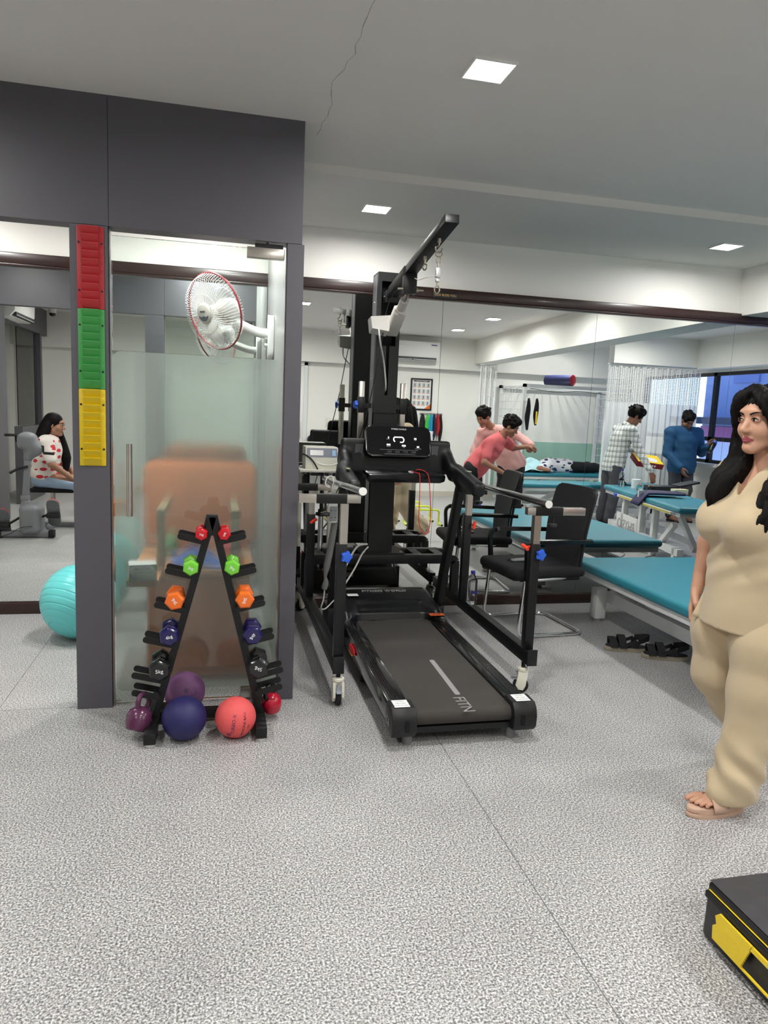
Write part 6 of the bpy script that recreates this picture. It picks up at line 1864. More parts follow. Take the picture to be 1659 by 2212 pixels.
def person(label, loc, J, skin, h=0.0065, hands=None, head_s=1.0, male=True, hair=None, top=None, pants=None, eye=True, thick=1.0):
    root = empty('person', loc, label=label, cat='person')
    body(J, 'body', skin, h, root, head_s, male, hands or {}, thick=thick, lips=mat('lip_' + skin.name, tuple(c * 0.62 for c in skin.node_tree.nodes['Principled BSDF'].inputs['Base Color'].default_value[:3]), 0.5))
    if eye: eyes(J['head'], J['R'], head_s, root)
    if hair: hair(root)
    if top: shirt(J, root=root, h=h, **top)
    if pants: trousers(J, root=root, h=h, **pants)
    for s in 'lr':
        t = J[s + 'toe']; a = J[s + 'an']
        d = nrmz([t[0] - a[0], t[1] - a[1], 0])
        if a[2] < 0.2:
            mb = MB(); q = Vector((a[0], a[1], 0.0)); dv = Vector(d)
            mb.prism([(x * 0.14 + 0.075, y * 0.05) for x, y in [(math.cos(2 * PI * k / 24), math.sin(2 * PI * k / 24)) for k in range(24)]], 0.0, 0.025, M=frame(q, dv, Vector((0, 0, 1)).cross(dv)))
            mb.build('shoe', M_rubber, root)
    reroot(None, root)
    return root
def standing(hx, hy, zp=0.86, fx=0.0, fy=0.0, rx=0.1, ry=0.0, toe=(0.0, 0.18)):
    """legs of a standing figure; (rx,ry) = half vector from left to right hip"""
    o = {}
    for s, k in (('l', -1), ('r', 1)):
        o[s + 'hip'] = V3(hx + k * rx, hy + k * ry, zp - 0.03)
        o[s + 'kn'] = V3(hx + k * rx * 1.05 + fx * 0.5 + toe[0] * 0.15, hy + k * ry * 1.05 + fy * 0.5 + toe[1] * 0.15, 0.46)
        o[s + 'an'] = V3(hx + k * rx * 1.1 + fx, hy + k * ry * 1.1 + fy, 0.085)
        o[s + 'toe'] = o[s + 'an'] * [1, 1, 0] + V3(toe[0], toe[1], 0.035)
    return o
M_blackpant = mat('black_trousers', rgb(26, 26, 30), 0.85, bump=(60, 0.15))
M_pink = mat('salmon_polo', rgb(214, 104, 108), 0.85, bump=(300, 0.1))
M_palep = pattern_mat('pale_pink_shirt', 'stripe', rgb(226, 178, 172), rgb(206, 150, 146))
M_plaid = pattern_mat('white_plaid_shirt', 'plaid', rgb(222, 228, 224), rgb(46, 52, 56))
M_bshirt = mat('blue_shirt', rgb(34, 82, 122), 0.75, bump=(80, 0.12))
M_jeang = mat('charcoal_jeans', rgb(74, 74, 80), 0.85, vary=(7, 0.25))
M_jeanb = mat('light_blue_jeans', rgb(166, 188, 214), 0.85, vary=(6, 0.08))
M_melon = pattern_mat('white_tee_red_motif', 'patch', rgb(238, 228, 220), rgb(206, 52, 66))
# --- A: man in the salmon polo, bending
J = dict(pel=V3(3.10, 1.60, .80), che=V3(3.27, 1.62, 1.02), nek=V3(3.385, 1.64, 1.175), head=V3(3.475, 1.70, 1.30), R=head_frame((0.72, 0.50, -0.42)),
         rsh=V3(3.47, 1.50, 1.135), lsh=V3(3.20, 1.755, 1.10), rel=V3(3.61, 1.50, 1.03), rwr=V3(3.775, 1.56, 1.055), lel=V3(3.10, 1.86, .86), lwr=V3(3.33, 1.90, .75))
J.update(standing(3.06, 1.60, .80, rx=0.055, ry=-0.075, fx=-0.03, toe=(0.13, 0.12)))
person('man in a salmon pink polo bending with outstretched arm, seen in the mirror', (3.1, 1.6, 0), J, M_skin_m,
       hands={'r': ((1, 0.1, -0.1), (0.1, 0.2, -1), 1, dict(curl=(1, 1, 1, 1))), 'l': ((0.8, 0.1, -0.5), (-0.2, 0.1, -1), 1, {})},
       hair=lambda r: short_hair(V3(3.475, 1.70, 1.30), head_frame((0.72, 0.50, -0.42)), 1.0, r, vol=0.014, seed=1),
       top=dict(name='polo_shirt', m=M_pink, t=0.016, sleeve='short', hem=0.12, seed=1.0), pants=dict(m=M_blackpant, seed=0.4))
# --- B: man in pale pink shirt behind him
RB = head_frame((-0.80, 0.42, -0.42))
J = dict(pel=V3(3.76, 1.10, .84), che=V3(3.60, 1.12, 1.10), nek=V3(3.44, 1.14, 1.27), head=V3(3.31, 1.19, 1.40), R=RB,
         rsh=V3(3.69, 1.20, 1.235), lsh=V3(3.36, 1.04, 1.20), rel=V3(3.83, 1.36, 1.12), rwr=V3(3.865, 1.50, 1.075), lel=V3(3.27, 1.02, .95), lwr=V3(3.22, 1.15, .74))
J.update(standing(3.77, 1.10, .84, rx=0.075, ry=0.045, toe=(-0.08, 0.16)))
person('man in a pale pink striped shirt behind the salmon polo, seen in the mirror', (3.76, 1.1, 0), J, M_skin_m,
       hands={'r': ((-0.25, 0.5, -0.3), (-0.6, 0.1, -0.6), 1, dict(curl=(0.9, 0.9, 0.9, 0.9))), 'l': ((0, 0.2, -1), (0.8, 0.2, 0), -1, {})},
       hair=lambda r: short_hair(V3(3.31, 1.19, 1.40), RB, 1.0, r, vol=0.013, fringe=0.015, seed=2),
       top=dict(name='shirt', m=M_palep, t=0.02, sleeve='long', hem=0.13, seed=2.0), pants=dict(m=M_blackpant, seed=1.4))
# --- C: man in the plaid shirt
RC = head_frame((0.84, 0.22, -0.50))
J = dict(pel=V3(5.27, 1.10, .83), che=V3(5.35, 1.10, 1.17), nek=V3(5.43, 1.10, 1.365), head=V3(5.535, 1.11, 1.50), R=RC,
         lsh=V3(5.385, 1.285, 1.31), rsh=V3(5.40, 0.92, 1.31), lel=V3(5.49, 1.36, 1.03), lwr=V3(5.585, 1.52, .765), rel=V3(5.58, 0.90, 1.08), rwr=V3(5.76, 1.02, .92))
J.update(standing(5.26, 1.10, .83, rx=0.0, ry=-0.095, fx=-0.06, toe=(0.17, 0.05)))
person('young man in a white plaid shirt leaning over the traction table', (5.27, 1.1, 0), J, M_skin_d,
       hands={'l': ((0.25, 0.2, -1), (0.2, -0.9, 0), -1, dict(curl=(0.5, 0.5, 0.5, 0.5))), 'r': ((0.6, 0.3, -0.1), (0, 0.2, 1), -1, dict(curl=(0.5, 0.5, 0.5, 0.5)))},
       hair=lambda r: short_hair(V3(5.535, 1.11, 1.50), RC, 1.0, r, vol=0.02, seed=3),
       top=dict(name='plaid_shirt', m=M_plaid, t=0.018, sleeve='long', hem=0.11, seed=3.0), pants=dict(m=M_jeang, seed=2.4))
# --- D: man in the blue shirt
RD = head_frame((-0.12, 0.80, -0.58))
J = dict(pel=V3(6.60, .72, .84), che=V3(6.60, .72, 1.16), nek=V3(6.59, .73, 1.345), head=V3(6.58, .79, 1.475), R=RD,
         rsh=V3(6.80, .72, 1.29), lsh=V3(6.38, .72, 1.29), lel=V3(6.33, .74, 1.0), lwr=V3(6.44, .95, .80), rel=V3(6.90, .74, 1.02), rwr=V3(6.85, .93, 1.13))
J.update(standing(6.60, .72, .84, rx=0.10, ry=0.0, toe=(0.0, 0.18)))
person('bearded man in a dark blue shirt looking down at the table, seen in the mirror', (6.6, .72, 0), J, M_skin_d, thick=1.15,
       hands={'l': ((0.3, 0.4, -1), (0.9, 0.2, 0), -1, {}), 'r': ((0.2, 0.9, 0.4), (0.5, 0.2, 0.6), -1, dict(curl=(0.9, 0.9, 0.9, 0.9)))},
       hair=lambda r: short_hair(V3(6.58, .79, 1.475), RD, 1.0, r, vol=0.012, seed=4),
       top=dict(name='blue_shirt', m=M_bshirt, t=0.045, sleeve='long', hem=0.13, seed=4.0, sleeve_r=0.076), pants=dict(m=M_jeang, seed=3.4))
bo2 = empty('sports_bottle', (6.87, 1.03, 1.16), label='black sports bottle in the hand of the blue shirted man', cat='bottle')
mb = MB(); mb.lathe([(0.034, -0.14), (0.036, -0.12), (0.036, 0.0), (0.03, 0.015)], 20, M=Matrix.Rotation(0.5, 4, 'Y')); mb.build('bottle_body', M_blackg, bo2)
mb = MB(); mb.lathe([(0.03, 0.015), (0.03, 0.04), (0.012, 0.05)], 20, M=Matrix.Rotation(0.5, 4, 'Y')); mb.build('cap', M_blue, bo2)
# --- E: woman sitting by the exercise bike
RE = head_frame((0.97, 0.12, -0.08))
J = dict(pel=V3(-1.87, 1.55, .56), che=V3(-1.82, 1.55, .82), nek=V3(-1.79, 1.55, .985), head=V3(-1.745, 1.56, 1.125), R=RE,
         lsh=V3(-1.80, 1.72, .94), rsh=V3(-1.80, 1.38, .94), lel=V3(-1.74, 1.77, .71), lwr=V3(-1.56, 1.70, .56), rel=V3(-1.74, 1.33, .71), rwr=V3(-1.56, 1.42, .56),
         lhip=V3(-1.84, 1.63, .535), rhip=V3(-1.84, 1.46, .535), lkn=V3(-1.46, 1.66, .48), rkn=V3(-1.46, 1.44, .48), lan=V3(-1.40, 1.66, .09), ran=V3(-1.40, 1.44, .09), ltoe=V3(-1.23, 1.67, .035), rtoe=V3(-1.23, 1.43, .035))
def hairE(r):
    f = Field(V3(-2.15, 1.25, .45), V3(-1.45, 1.85, 1.32), 0.007)
    H = lambda x, y, z: loc2w(RE, (-1.745, 1.56, 1.125), (x, y, z))
    f.ell(H(0, -0.02, 0.036), (0.084, 0.10, 0.092), RE, 0)
    f.ell(H(0, 0.115, -0.04), (0.066, 0.08, 0.105), RE, 0.01, 'sub'); f.ell(H(0, 0.05, -0.12), (0.06, 0.06, 0.07), RE, 0.01, 'sub')
    for pts, rs in (([H(0, -0.08, 0.0), H(-0.02, -0.12, -0.12), H(-0.05, -0.15, -0.28), H(-0.06, -0.17, -0.4)], (0.06, 0.055, 0.05, 0.02)),
                    ([H(0.07, 0.0, -0.02), H(0.1, 0.06, -0.2), H(0.1, 0.11, -0.36), H(0.08, 0.12, -0.5)], (0.03, 0.04, 0.045, 0.02)),
                    ([H(-0.06, -0.05, 0.0), H(-0.09, -0.08, -0.14), H(-0.12, -0.1, -0.26)], (0.04, 0.045, 0.02))):
        P = spline(pts, 4); f.chain([np.array(p) for p in P], list(np.interp(np.linspace(0, 1, len(P)), np.linspace(0, 1, len(rs)), rs)), 0.02)
    f.build('hair', M_hair, r, smooth=1)
person('seated woman in a red-patterned white tee by the exercise bike in the mirror', (-1.87, 1.55, 0), J, M_skin_f, male=False,
       hands={'l': ((0.9, -0.2, -0.3), (-0.1, -0.2, -1), -1, {}), 'r': ((0.9, 0.2, -0.3), (-0.1, 0.2, -1), 1, {})},
       hair=hairE, top=dict(name='tee_shirt', m=M_melon, t=0.02, sleeve='short', hem=0.02, collar=False, seed=5.0, vneck=0.0, sleeve_r=0.07), pants=dict(m=M_jeanb, seed=5.5, r=(0.1, 0.082, 0.066), top=0.02))
# --- F: patient lying on the far bed (head to the left under the sheet)
J = dict(pel=V3(5.42, -0.95, .63), che=V3(5.12, -0.95, .645), nek=V3(4.93, -0.95, .64), head=V3(4.79, -0.95, .645), R=head_frame((0.1, 0.2, 0.97), (-1, 0, 0)),
         rsh=V3(4.98, -1.13, .63), lsh=V3(4.98, -0.77, .63), rel=V3(5.2, -1.2, .60), rwr=V3(5.42, -1.2, .60), lel=V3(4.80, -0.66, .62), lwr=V3(4.95, -0.60, .60),
         lhip=V3(5.46, -0.86, .63), rhip=V3(5.46, -1.04, .63), lkn=V3(5.86, -0.84, .64), rkn=V3(5.86, -1.06, .64), lan=V3(6.24, -0.84, .60), ran=V3(6.24, -1.06, .60), ltoe=V3(6.30, -0.80, .68), rtoe=V3(6.30, -1.08, .68))
J = {k: (v if k == 'R' else v + V3(0.2, 0, 0)) for k, v in J.items()}
person('patient in white tee and black shorts lying on the far bed in the mirror', (5.6, -0.95, 0.555), J, M_skin_m, eye=False, h=0.008,
       top=dict(name='tee_shirt', m=pattern_mat('white_tee_navy_motif', 'patch', rgb(232, 232, 236), rgb(52, 50, 96)), t=0.015, sleeve='short', hem=0.06, collar=False, seed=6.0, vneck=0), pants=dict(m=mat('black_shorts', rgb(24, 24, 27), 0.8), frac=0.25, seed=6.5))

# ================================================================= BEDS
def treatment_bed(cx, cy, L, Wd, z, rz, lab, split=None, name='treatment_bed'):
    r = empty(name, (cx, cy, 0), rz, label=lab, cat='bed')
    segs = [(-L / 2, L / 2)] if split is None else [(-L / 2, split - 0.03), (split + 0.03, L / 2)]
    for a, b_ in segs:
        f = Field((a - 0.02, -Wd / 2 - 0.02, z - 0.09), (b_ + 0.02, Wd / 2 + 0.02, z + 0.02), 0.0125)
        f.rbox(((a + b_) / 2, 0, z - 0.03), ((b_ - a) / 2, Wd / 2, 0.03), 0.026, None, 0)
        f.build('padded_section', M_teal, r, smooth=2)
        mb = MB(); mb.box(a + 0.03, b_ - 0.03, -Wd / 2 + 0.03, Wd / 2 - 0.03, z - 0.1, z - 0.06, bev=0.003); mb.build('section_frame', M_wmetal, r)
    for sx in (-1, 1):
        for sy in (-1, 1):
            mb = MB(); mb.box(sx * (L / 2 - 0.2) - 0.03, sx * (L / 2 - 0.2) + 0.03, sy * (Wd / 2 - 0.1) - 0.03, sy * (Wd / 2 - 0.1) + 0.03, 0, 0.2); mb.build('leg', M_wmetal, r, smooth=0)
        mb = MB(); mb.bar((sx * (L / 2 - 0.25), 0, 0.16), (sx * (L / 2 - 0.75), 0, z - 0.1), 0.06, 0.05, up=(0, 1, 0)); mb.build('lift_arm', M_wmetal, r, smooth=0)
    for sy in (-1, 1):
        mb = MB(); mb.box(-L / 2 + 0.1, L / 2 - 0.1, sy * (Wd / 2 - 0.1) - 0.03, sy * (Wd / 2 - 0.1) + 0.03, 0.12, 0.19); mb.build('base_beam', M_wmetal, r, smooth=0)
    return r
treatment_bed(5.55, -0.95, 2.05, 0.66, 0.55, 0.0, 'teal treatment bed under the lying patient, seen in the mirror')
treatment_bed(5.15, 0.67, 2.3, 0.50, 0.53, 0.0, 'teal treatment bed behind the plaid shirted man, seen in the mirror', split=0.2)
# sheet over the patient's head and arm
mb = MB()
def sheet(u, v):
    x = 4.56 + 0.68 * u; y = -1.27 + 0.66 * v
    d = math.hypot((x - 5.0) / 0.22, (y + 0.95) / 0.22)
    z = 0.57 + 0.20 * math.exp(-d * d * 0.9) + 0.05 * math.exp(-((x - 4.80) / 0.06) ** 2 - ((y + 0.72) / 0.1) ** 2) + 0.012 * math.sin(u * 17 + 3 * v) * math.sin(v * 11)
    return Vector((x, y, z))
mb.grid(sheet, 36, 36)
tag(mb.build('bed_sheet', mat('pale_blue_sheet', rgb(178, 220, 228), 0.85), smooth=180), 'pale blue sheet over the head of the lying patient', 'sheet')
# traction table, two sections, clamps and motor frame
tt = treatment_bed(4.86, 2.90, 2.25, 0.64, 0.62, PI / 2 + 0.20, 'teal split traction table with blue clamp knobs, seen in the mirror', split=0.12, name='traction_table')
for x, y in ((-0.55, 0.34), (0.10, 0.34), (0.16, 0.34)):
    mb = MB(); mb.lathe([(0.022, 0), (0.026, 0.01), (0.024, 0.024), (0.01, 0.03)], 14, M=frame((x, y, 0.55), (1, 0, 0), (0, 0, 1)) @ Matrix.Rotation(PI, 4, 'Y')); mb.build('clamp_knob', M_blue, tt)
for a, b_ in ((-0.5, 0.0), (0.2, 1.0)):
    mb = MB(); mb.box(a, b_, 0.315, 0.345, 0.535, 0.562); mb.build('slide_rail', M_wmetal, tt, smooth=0)
    mb = MB(); mb.box(a + 0.05, b_ - 0.02, 0.3452, 0.347, 0.54, 0.557); mb.build('scale_strip', mat('yellow_scale', rgb(196, 186, 70), 0.5), tt, smooth=0)
mb = MB(); mb.box(0.135, 0.165, 0.30, 0.35, 0.55, 0.68); mb.build('strap_post', M_wmetal, tt, smooth=0)
mb = MB(); mb.box(-0.74, -0.07, 0.235, 0.25, 0.07, 0.33, bev=0.003); pn = mb.build('name_panel', M_wmetal, tt)
text_mesh('lettering', 'PHYSIO', 0.165, frame((-0.41, 0.2515, 0.20), (-1, 0, 0), (0, 0, 1)), M_gplastic, pn)
for x in (-0.55, -0.02, 0.35):
    mb = MB(); mb.box(x - 0.035, x + 0.035, 0.19, 0.25, 0.0, 0.5, bev=0.003); mb.build('frame_post', M_wmetal, tt)
mb = MB(); mb.bar((0.4, 0.22, 0.06), (0.85, 0.22, 0.42), 0.05, 0.05, up=(0, 1, 0)); mb.build('brace', M_wmetal, tt, smooth=0)
Tt = tt.matrix_basis if False else (Matrix.Translation((4.86, 2.90, 0)) @ Matrix.Rotation(PI / 2 + 0.20, 4, 'Z'))
def on_table(x, y, z=0.6205): return Tt @ Vector((x, y, z))
# things on the traction table
def put(o, p): o.location = p; return o
o = MB().lathe([(0.018, 0.0), (0.055, 0.0), (0.055, 0.11), (0.018, 0.11)], 28).build('tissue_roll', M_paper); put(o, on_table(-0.72, 0.05)); tag(o, 'white tissue roll standing on the traction table', 'tissue roll')
b2 = bottle((0, 0, 0), 'clear water bottle with blue cap on the traction table beside the tissue roll'); put(b2, on_table(-0.92, 0.16))
cups = [(-0.50, 0.10), (-0.44, 0.03), (-0.40, 0.12), (-0.30, 0.06)]
cp = None
for i, (x, y) in enumerate(cups):
    if cp is None:
        cp = empty('cupping_glass', (0, 0, 0))
        MB().lathe([(0.026, 0.0), (0.03, 0.02), (0.03, 0.04), (0.016, 0.06), (0.008, 0.064)], 18, cap=False).build('glass_cup', mat('clear_pet', (1, 1, 1)), cp)
        MB().lathe([(0.008, 0.062), (0.007, 0.08), (0.004, 0.088)], 10).build('valve', mat('peach_valve', rgb(220, 150, 120), 0.5), cp)
        r = cp
    else: r = copy_tree(cp)
    put(r, on_table(x, y)); tag(r, 'small clear cupping glass on the teal traction table', 'cupping glass', 'cupping glasses on the traction table')
bc = empty('case', on_table(-0.38, -0.12), 0.1, label='open black case on the traction table before the blue shirt', cat='case')
mb = MB(); mb.box(-0.17, 0.17, -0.1, 0.1, 0, 0.075, bev=0.006); mb.build('case_base', M_blackp, bc)
mb = MB(); mb.bar((0.17, 0, 0.075), (0.42, 0, 0.13), 0.2, 0.02); mb.build('case_lid', M_blackp, bc, smooth=0)
o = MB().box(-0.09, 0.09, -0.04, 0.04, 0, 0.06, bev=0.004).build('carton', mat('ivory_card', rgb(228, 222, 184), 0.7)); put(o, on_table(-0.2, -0.26)); tag(o, 'ivory carton beside the black case on the table', 'carton')
st2 = empty('phone_stand', on_table(-1.02, 0.02), 0.4, label='black folding stand under the hand of the plaid shirted man', cat='stand')
mb = MB(); mb.bar((-0.06, -0.03, 0.01), (0.08, -0.03, 0.01), 0.02, 0.012); mb.bar((-0.06, 0.03, 0.01), (0.08, 0.03, 0.01), 0.02, 0.012); mb.build('stand_base', M_blackp, st2, smooth=0)
mb = MB(); mb.bar((-0.04, 0, 0.016), (-0.12, 0, 0.12), 0.06, 0.016); mb.build('stand_arm', M_blackp, st2, smooth=0)
# navy compression cuffs draped over the gap
ncf = empty('compression_cuff', on_table(0.1, 0.1, 0.62), PI / 2 + 0.2, label='dark navy compression cuff draped over the traction table edge', cat='cuff')
mb = MB()
def cuff(u, v):
    y = -0.22 + 0.50 * u
    x = -0.06 + 0.24 * v + 0.01 * math.sin(u * 9)
    z = 0.03 + 0.012 * math.sin(v * PI * 3) ** 2 if u < 0.8 else 0.03 - 0.13 * ((u - 0.8) / 0.2) ** 1.4
    return Vector((x, y, z))
mb.grid(cuff, 26, 18); mb.bm.normal_update(); bmesh.ops.solidify(mb.bm, geom=mb.bm.faces[:], thickness=0.02)
mb.build('cuff_body', mat('navy_nylon', rgb(38, 34, 78), 0.55), ncf, smooth=180)
# red and yellow carton held by the plaid man
gbx = empty('gift_carton', (5.74, 1.14, 0.86), 0.1, label='yellow topped red carton held by the plaid shirted man', cat='carton')
mb = MB(); mb.box(-0.19, 0.19, -0.13, 0.13, 0, 0.075, M=Matrix.Rotation(0.10, 4, 'Y') @ Matrix.Rotation(-0.42, 4, 'X'), bev=0.003); mb.build('carton_body', mat('dark_red_card', rgb(132, 24, 34), 0.5), gbx)
mb = MB(); mb.box(-0.185, 0.185, -0.125, 0.125, 0.0755, 0.079, M=Matrix.Rotation(0.10, 4, 'Y') @ Matrix.Rotation(-0.42, 4, 'X')); mb.build('printed_lid', mat('yellow_card', rgb(246, 210, 50), 0.5), gbx, smooth=0)
mb = MB(); mb.sphere((0, 0, 0), 0.07, 20, 10, (1.1, 0.9, 0.02), M=Matrix.Rotation(0.10, 4, 'Y') @ Matrix.Rotation(-0.42, 4, 'X') @ Matrix.Translation((0.05, 0.03, 0.08))); mb.build('white_blob_print', M_paper, gbx)
for k in range(5):
    mb = MB(); mb.box(-0.09 + k * 0.036, -0.066 + k * 0.036, 0.1302, 0.1312, 0.022, 0.05, M=Matrix.Rotation(0.10, 4, 'Y') @ Matrix.Rotation(-0.42, 4, 'X')); mb.build('white_print_mark', M_paper, gbx, smooth=0)

# ================================================================= BACK WALL THINGS
YW = YB
# air conditioner
ac = empty('air_conditioner', (3.04, YB + 0.16, 2.26), label='white split air conditioner on the soffit above the poster, seen in the mirror', cat='air conditioner')
def ac_build(r):
    mb = MB(); mb.prism([(0.0, 0.0), (0.14, 0.0), (0.20, 0.07), (0.21, 0.30), (0.19, 0.315), (0.0, 0.315)], -0.45, 0.45, M=Matrix(((0, 0, 1, 0), (1, 0, 0, 0), (0, 1, 0, 0), (0, 0, 0, 1))), bev=0.01); mb.build('casing', M_wplastic, r)
    mb = MB(); mb.box(-0.40, 0.40, 0.15, 0.2, 0.012, 0.055); mb.build('outlet_slot', mat('dark_outlet', rgb(60, 62, 66), 0.6), r, smooth=0)
    for s in (-0.2, 0.2):
        mb = MB(); mb.bar((s - 0.19, 0.19, 0.02), (s + 0.19, 0.19, 0.02), 0.03, 0.006); mb.build('louver', M_wplastic, r, smooth=0)
    mb = MB(); mb.box(-0.40, -0.30, 0.211, 0.2125, 0.25, 0.265); mb.build('logo_badge', mat('blue_badge', rgb(40, 58, 140), 0.4), r, smooth=0)
    mb = MB(); mb.box(0.30, 0.38, 0.2105, 0.212, 0.2, 0.225); mb.build('led_digits', mat('pale_display', rgb(240, 240, 240), 0.4), r, smooth=0)
ac_build(ac)
for c in ac.children:   # the badge sits at the +x end as seen from the room
    if c.name.startswith('logo_badge'): c.location.x = 0.70
    if c.name.startswith('led_digits'): c.location.x = -0.52
# framed exercise poster
po = empty('framed_poster', (3.31, YB + 0.001, 1.73), label='black framed exercise chart on the back wall, seen in the mirror', cat='poster')
mb = MB()
for s in (-1, 1):
    mb.box(s * 0.19, s * 0.165, 0, 0.02, -0.265, 0.265); mb.box(-0.165, 0.165, 0, 0.02, s * 0.265, s * 0.24)
mb.build('frame', M_black, po, smooth=0)
mb = MB(); mb.box(-0.166, 0.166, 0, 0.008, -0.241, 0.241); mb.build('sheet', M_paper, po, smooth=0)
M_cell = mat('cell_grey', rgb(196, 200, 200), 0.6); M_ofig = mat('figure_dark', rgb(84, 66, 62), 0.6); M_oran = mat('poster_orange', rgb(222, 112, 50), 0.6)
for i in range(4):
    for j in range(4):
        cx_, cz_ = -0.118 + i * 0.078, 0.155 - j * 0.1
        mb = MB(); mb.box(cx_ - 0.032, cx_ + 0.032, 0.008, 0.009, cz_ - 0.034, cz_ + 0.034); c_ = mb.build('exercise_cell', M_cell, po, smooth=0)
        mb = MB(); mb.tube([(cx_, 0.0095, cz_ + 0.024), (cx_ + 0.003, 0.0095, cz_ - 0.004), (cx_ - 0.004 + 0.004 * ((i + j) % 3), 0.0095, cz_ - 0.028)], 0.005, 5); mb.bar((cx_ - 0.012, 0.0095, cz_ + 0.006 * ((i * j) % 3 - 1)), (cx_ + 0.012, 0.0095, cz_ + 0.008), 0.004, 0.003); mb.build('figure', M_ofig, c_, smooth=0)
        mb = MB(); mb.box(cx_ - 0.03, cx_ + 0.03, 0.008, 0.0092, cz_ - 0.043, cz_ - 0.036); mb.build('caption_bar', M_oran, c_, smooth=0)
for x0_, x1_ in ((0.166, 0.06), (-0.166, -0.08)):
    mb = MB(); mb.prism([(x0_, -0.241), (x1_, -0.241), (x0_, -0.16)], 0.008, 0.0095, M=Matrix(((1, 0, 0, 0), (0, 0, 1, 0), (0, 1, 0, 0), (0, 0, 0, 1)))); mb.build('orange_corner', M_oran, po, smooth=0)
mb = MB(); mb.box(-0.14, 0.14, 0.008, 0.009, 0.205, 0.23); mb.build('title_bar', M_ofig, po, smooth=0)
text_mesh('lettering', 'POSTURE EXERCISE CHART', 0.016, frame((0, 0.0095, 0.2175), (-1, 0, 0), (0, 0, 1)), M_text_w, po)
# hook rail with bands
hk = empty('hook_rail', (3.50, YB, 1.41), label='narrow hook rail on the back wall holding coloured straps, seen in the mirror', cat='hook rail')
mb = MB(); mb.box(-0.2, 0.2, 0, 0.015, -0.012, 0.012); mb.build('rail', M_steel, hk, smooth=0)
bands = [('black', rgb(24, 24, 27), 3.34, 0.46, 0.05), ('light green', rgb(70, 196, 76), 3.43, 0.34, 0.035), ('sky blue', rgb(44, 150, 190), 3.49, 0.36, 0.035), ('navy', rgb(24, 40, 62), 3.55, 0.44, 0.035), ('red', rgb(176, 40, 48), 3.62, 0.36, 0.04), ('long black', rgb(18, 18, 20), 3.67, 0.52, 0.03)]
for i, (cn, c, x, L, w) in enumerate(bands):
    mb = MB(); mb.tube([(0, 0, 0.01), (0, 0.05, 0.0), (0, 0.06, 0.02)], 0.003, 6); mb.build('hook', M_steel, hk, M=Matrix.Translation((x - 3.5, 0, 0)))
    mb = MB()
    mb.grid(lambda u, v, w=w, L=L, i=i: Vector(((v - 0.5) * 2 * w * (0.22 + 0.78 * math.sin(PI * min(1, u * 1.05 + 0.02)) ** 0.7) + 0.008 * math.sin(u * 6 + i), 0.045 + 0.018 * math.sin(v * PI * 2 + i) * math.sin(u * PI) + 0.012 * math.sin(v * PI), -L * u)), 24, 8)
    mb.bm.normal_update(); bmesh.ops.solidify(mb.bm, geom=mb.bm.faces[:], thickness=0.006)
    o = mb.build('strap', mat('strap_' + cn.replace(' ', '_'), c, 0.8), smooth=180); o.location = (x, YB, 1.405)
    tag(o, f'{cn} exercise strap hanging on the hook rail, seen in the mirror', 'strap', 'straps on the hook rail')
pb = MB(); pb.grid(lambda u, v: Vector(((u - 0.5) * 0.22 * (0.6 + 0.4 * v), 0.04 + 0.05 * math.sin(u * PI) + 0.01 * math.sin(u * 20), -0.36 * (1 - v))), 24, 14)
o = pb.build('plastic_bag', mat('thin_white_plastic', rgb(236, 238, 238), 0.5), smooth=180); o.location = (3.46, YB, 1.12); tag(o, 'thin white plastic bag hanging below the straps', 'bag')
# door behind, switch plate
d2 = empty('door_2', (0.92, YB, 0)); struct(d2, 'white flush door in the back wall')
mb = MB(); mb.box(-0.40, 0.40, 0.002, 0.04, 0.0, 2.1, bev=0.003); mb.build('leaf', mat('bright_white_door', rgb(240, 240, 238), 0.35), d2)
mb = MB()
for s in (-1, 1): mb.box(s * 0.40, s * 0.46, 0, 0.06, 0, 2.15)
mb.box(-0.46, 0.46, 0, 0.06, 2.1, 2.155); mb.build('jamb', M_wmetal, d2, smooth=0)
mb = MB(); mb.box(0.31, 0.36, 0.04, 0.055, 0.92, 1.2, bev=0.004); mb.cyl((0.335, 0.055, 1.05), (0.335, 0.085, 1.05), 0.01, 10); mb.bar((0.335, 0.085, 1.05), (0.22, 0.085, 1.05), 0.02, 0.012); mb.build('lever_handle', M_steel, d2)
sw = empty('switch_plate', (1.83, YB, 1.2), label='white multi-gang switch plate on the back wall, seen in the mirror', cat='switch')
mb = MB(); mb.box(-0.125, 0.125, 0, 0.014, -0.075, 0.075, bev=0.003); mb.build('plate', M_cream, sw)
for i in range(6):
    for j in (-1, 1):
        mb = MB(); mb.box(-0.1 + i * 0.036, -0.076 + i * 0.036, 0.014, 0.018, j * 0.035 - 0.022, j * 0.035 + 0.022, bev=0.001); mb.build('rocker_switch', M_wplastic, sw)
# waiting chairs
def chair_copy(loc, rz, lab):
    c = copy_tree(ch); c.location = loc; c.rotation_euler = (0, 0, rz); tag(c, lab, 'chair'); return c
chair_copy((1.62, -1.42, 0), -PI / 2, 'black visitor chair against the back wall beside the switch plate, seen in the mirror')
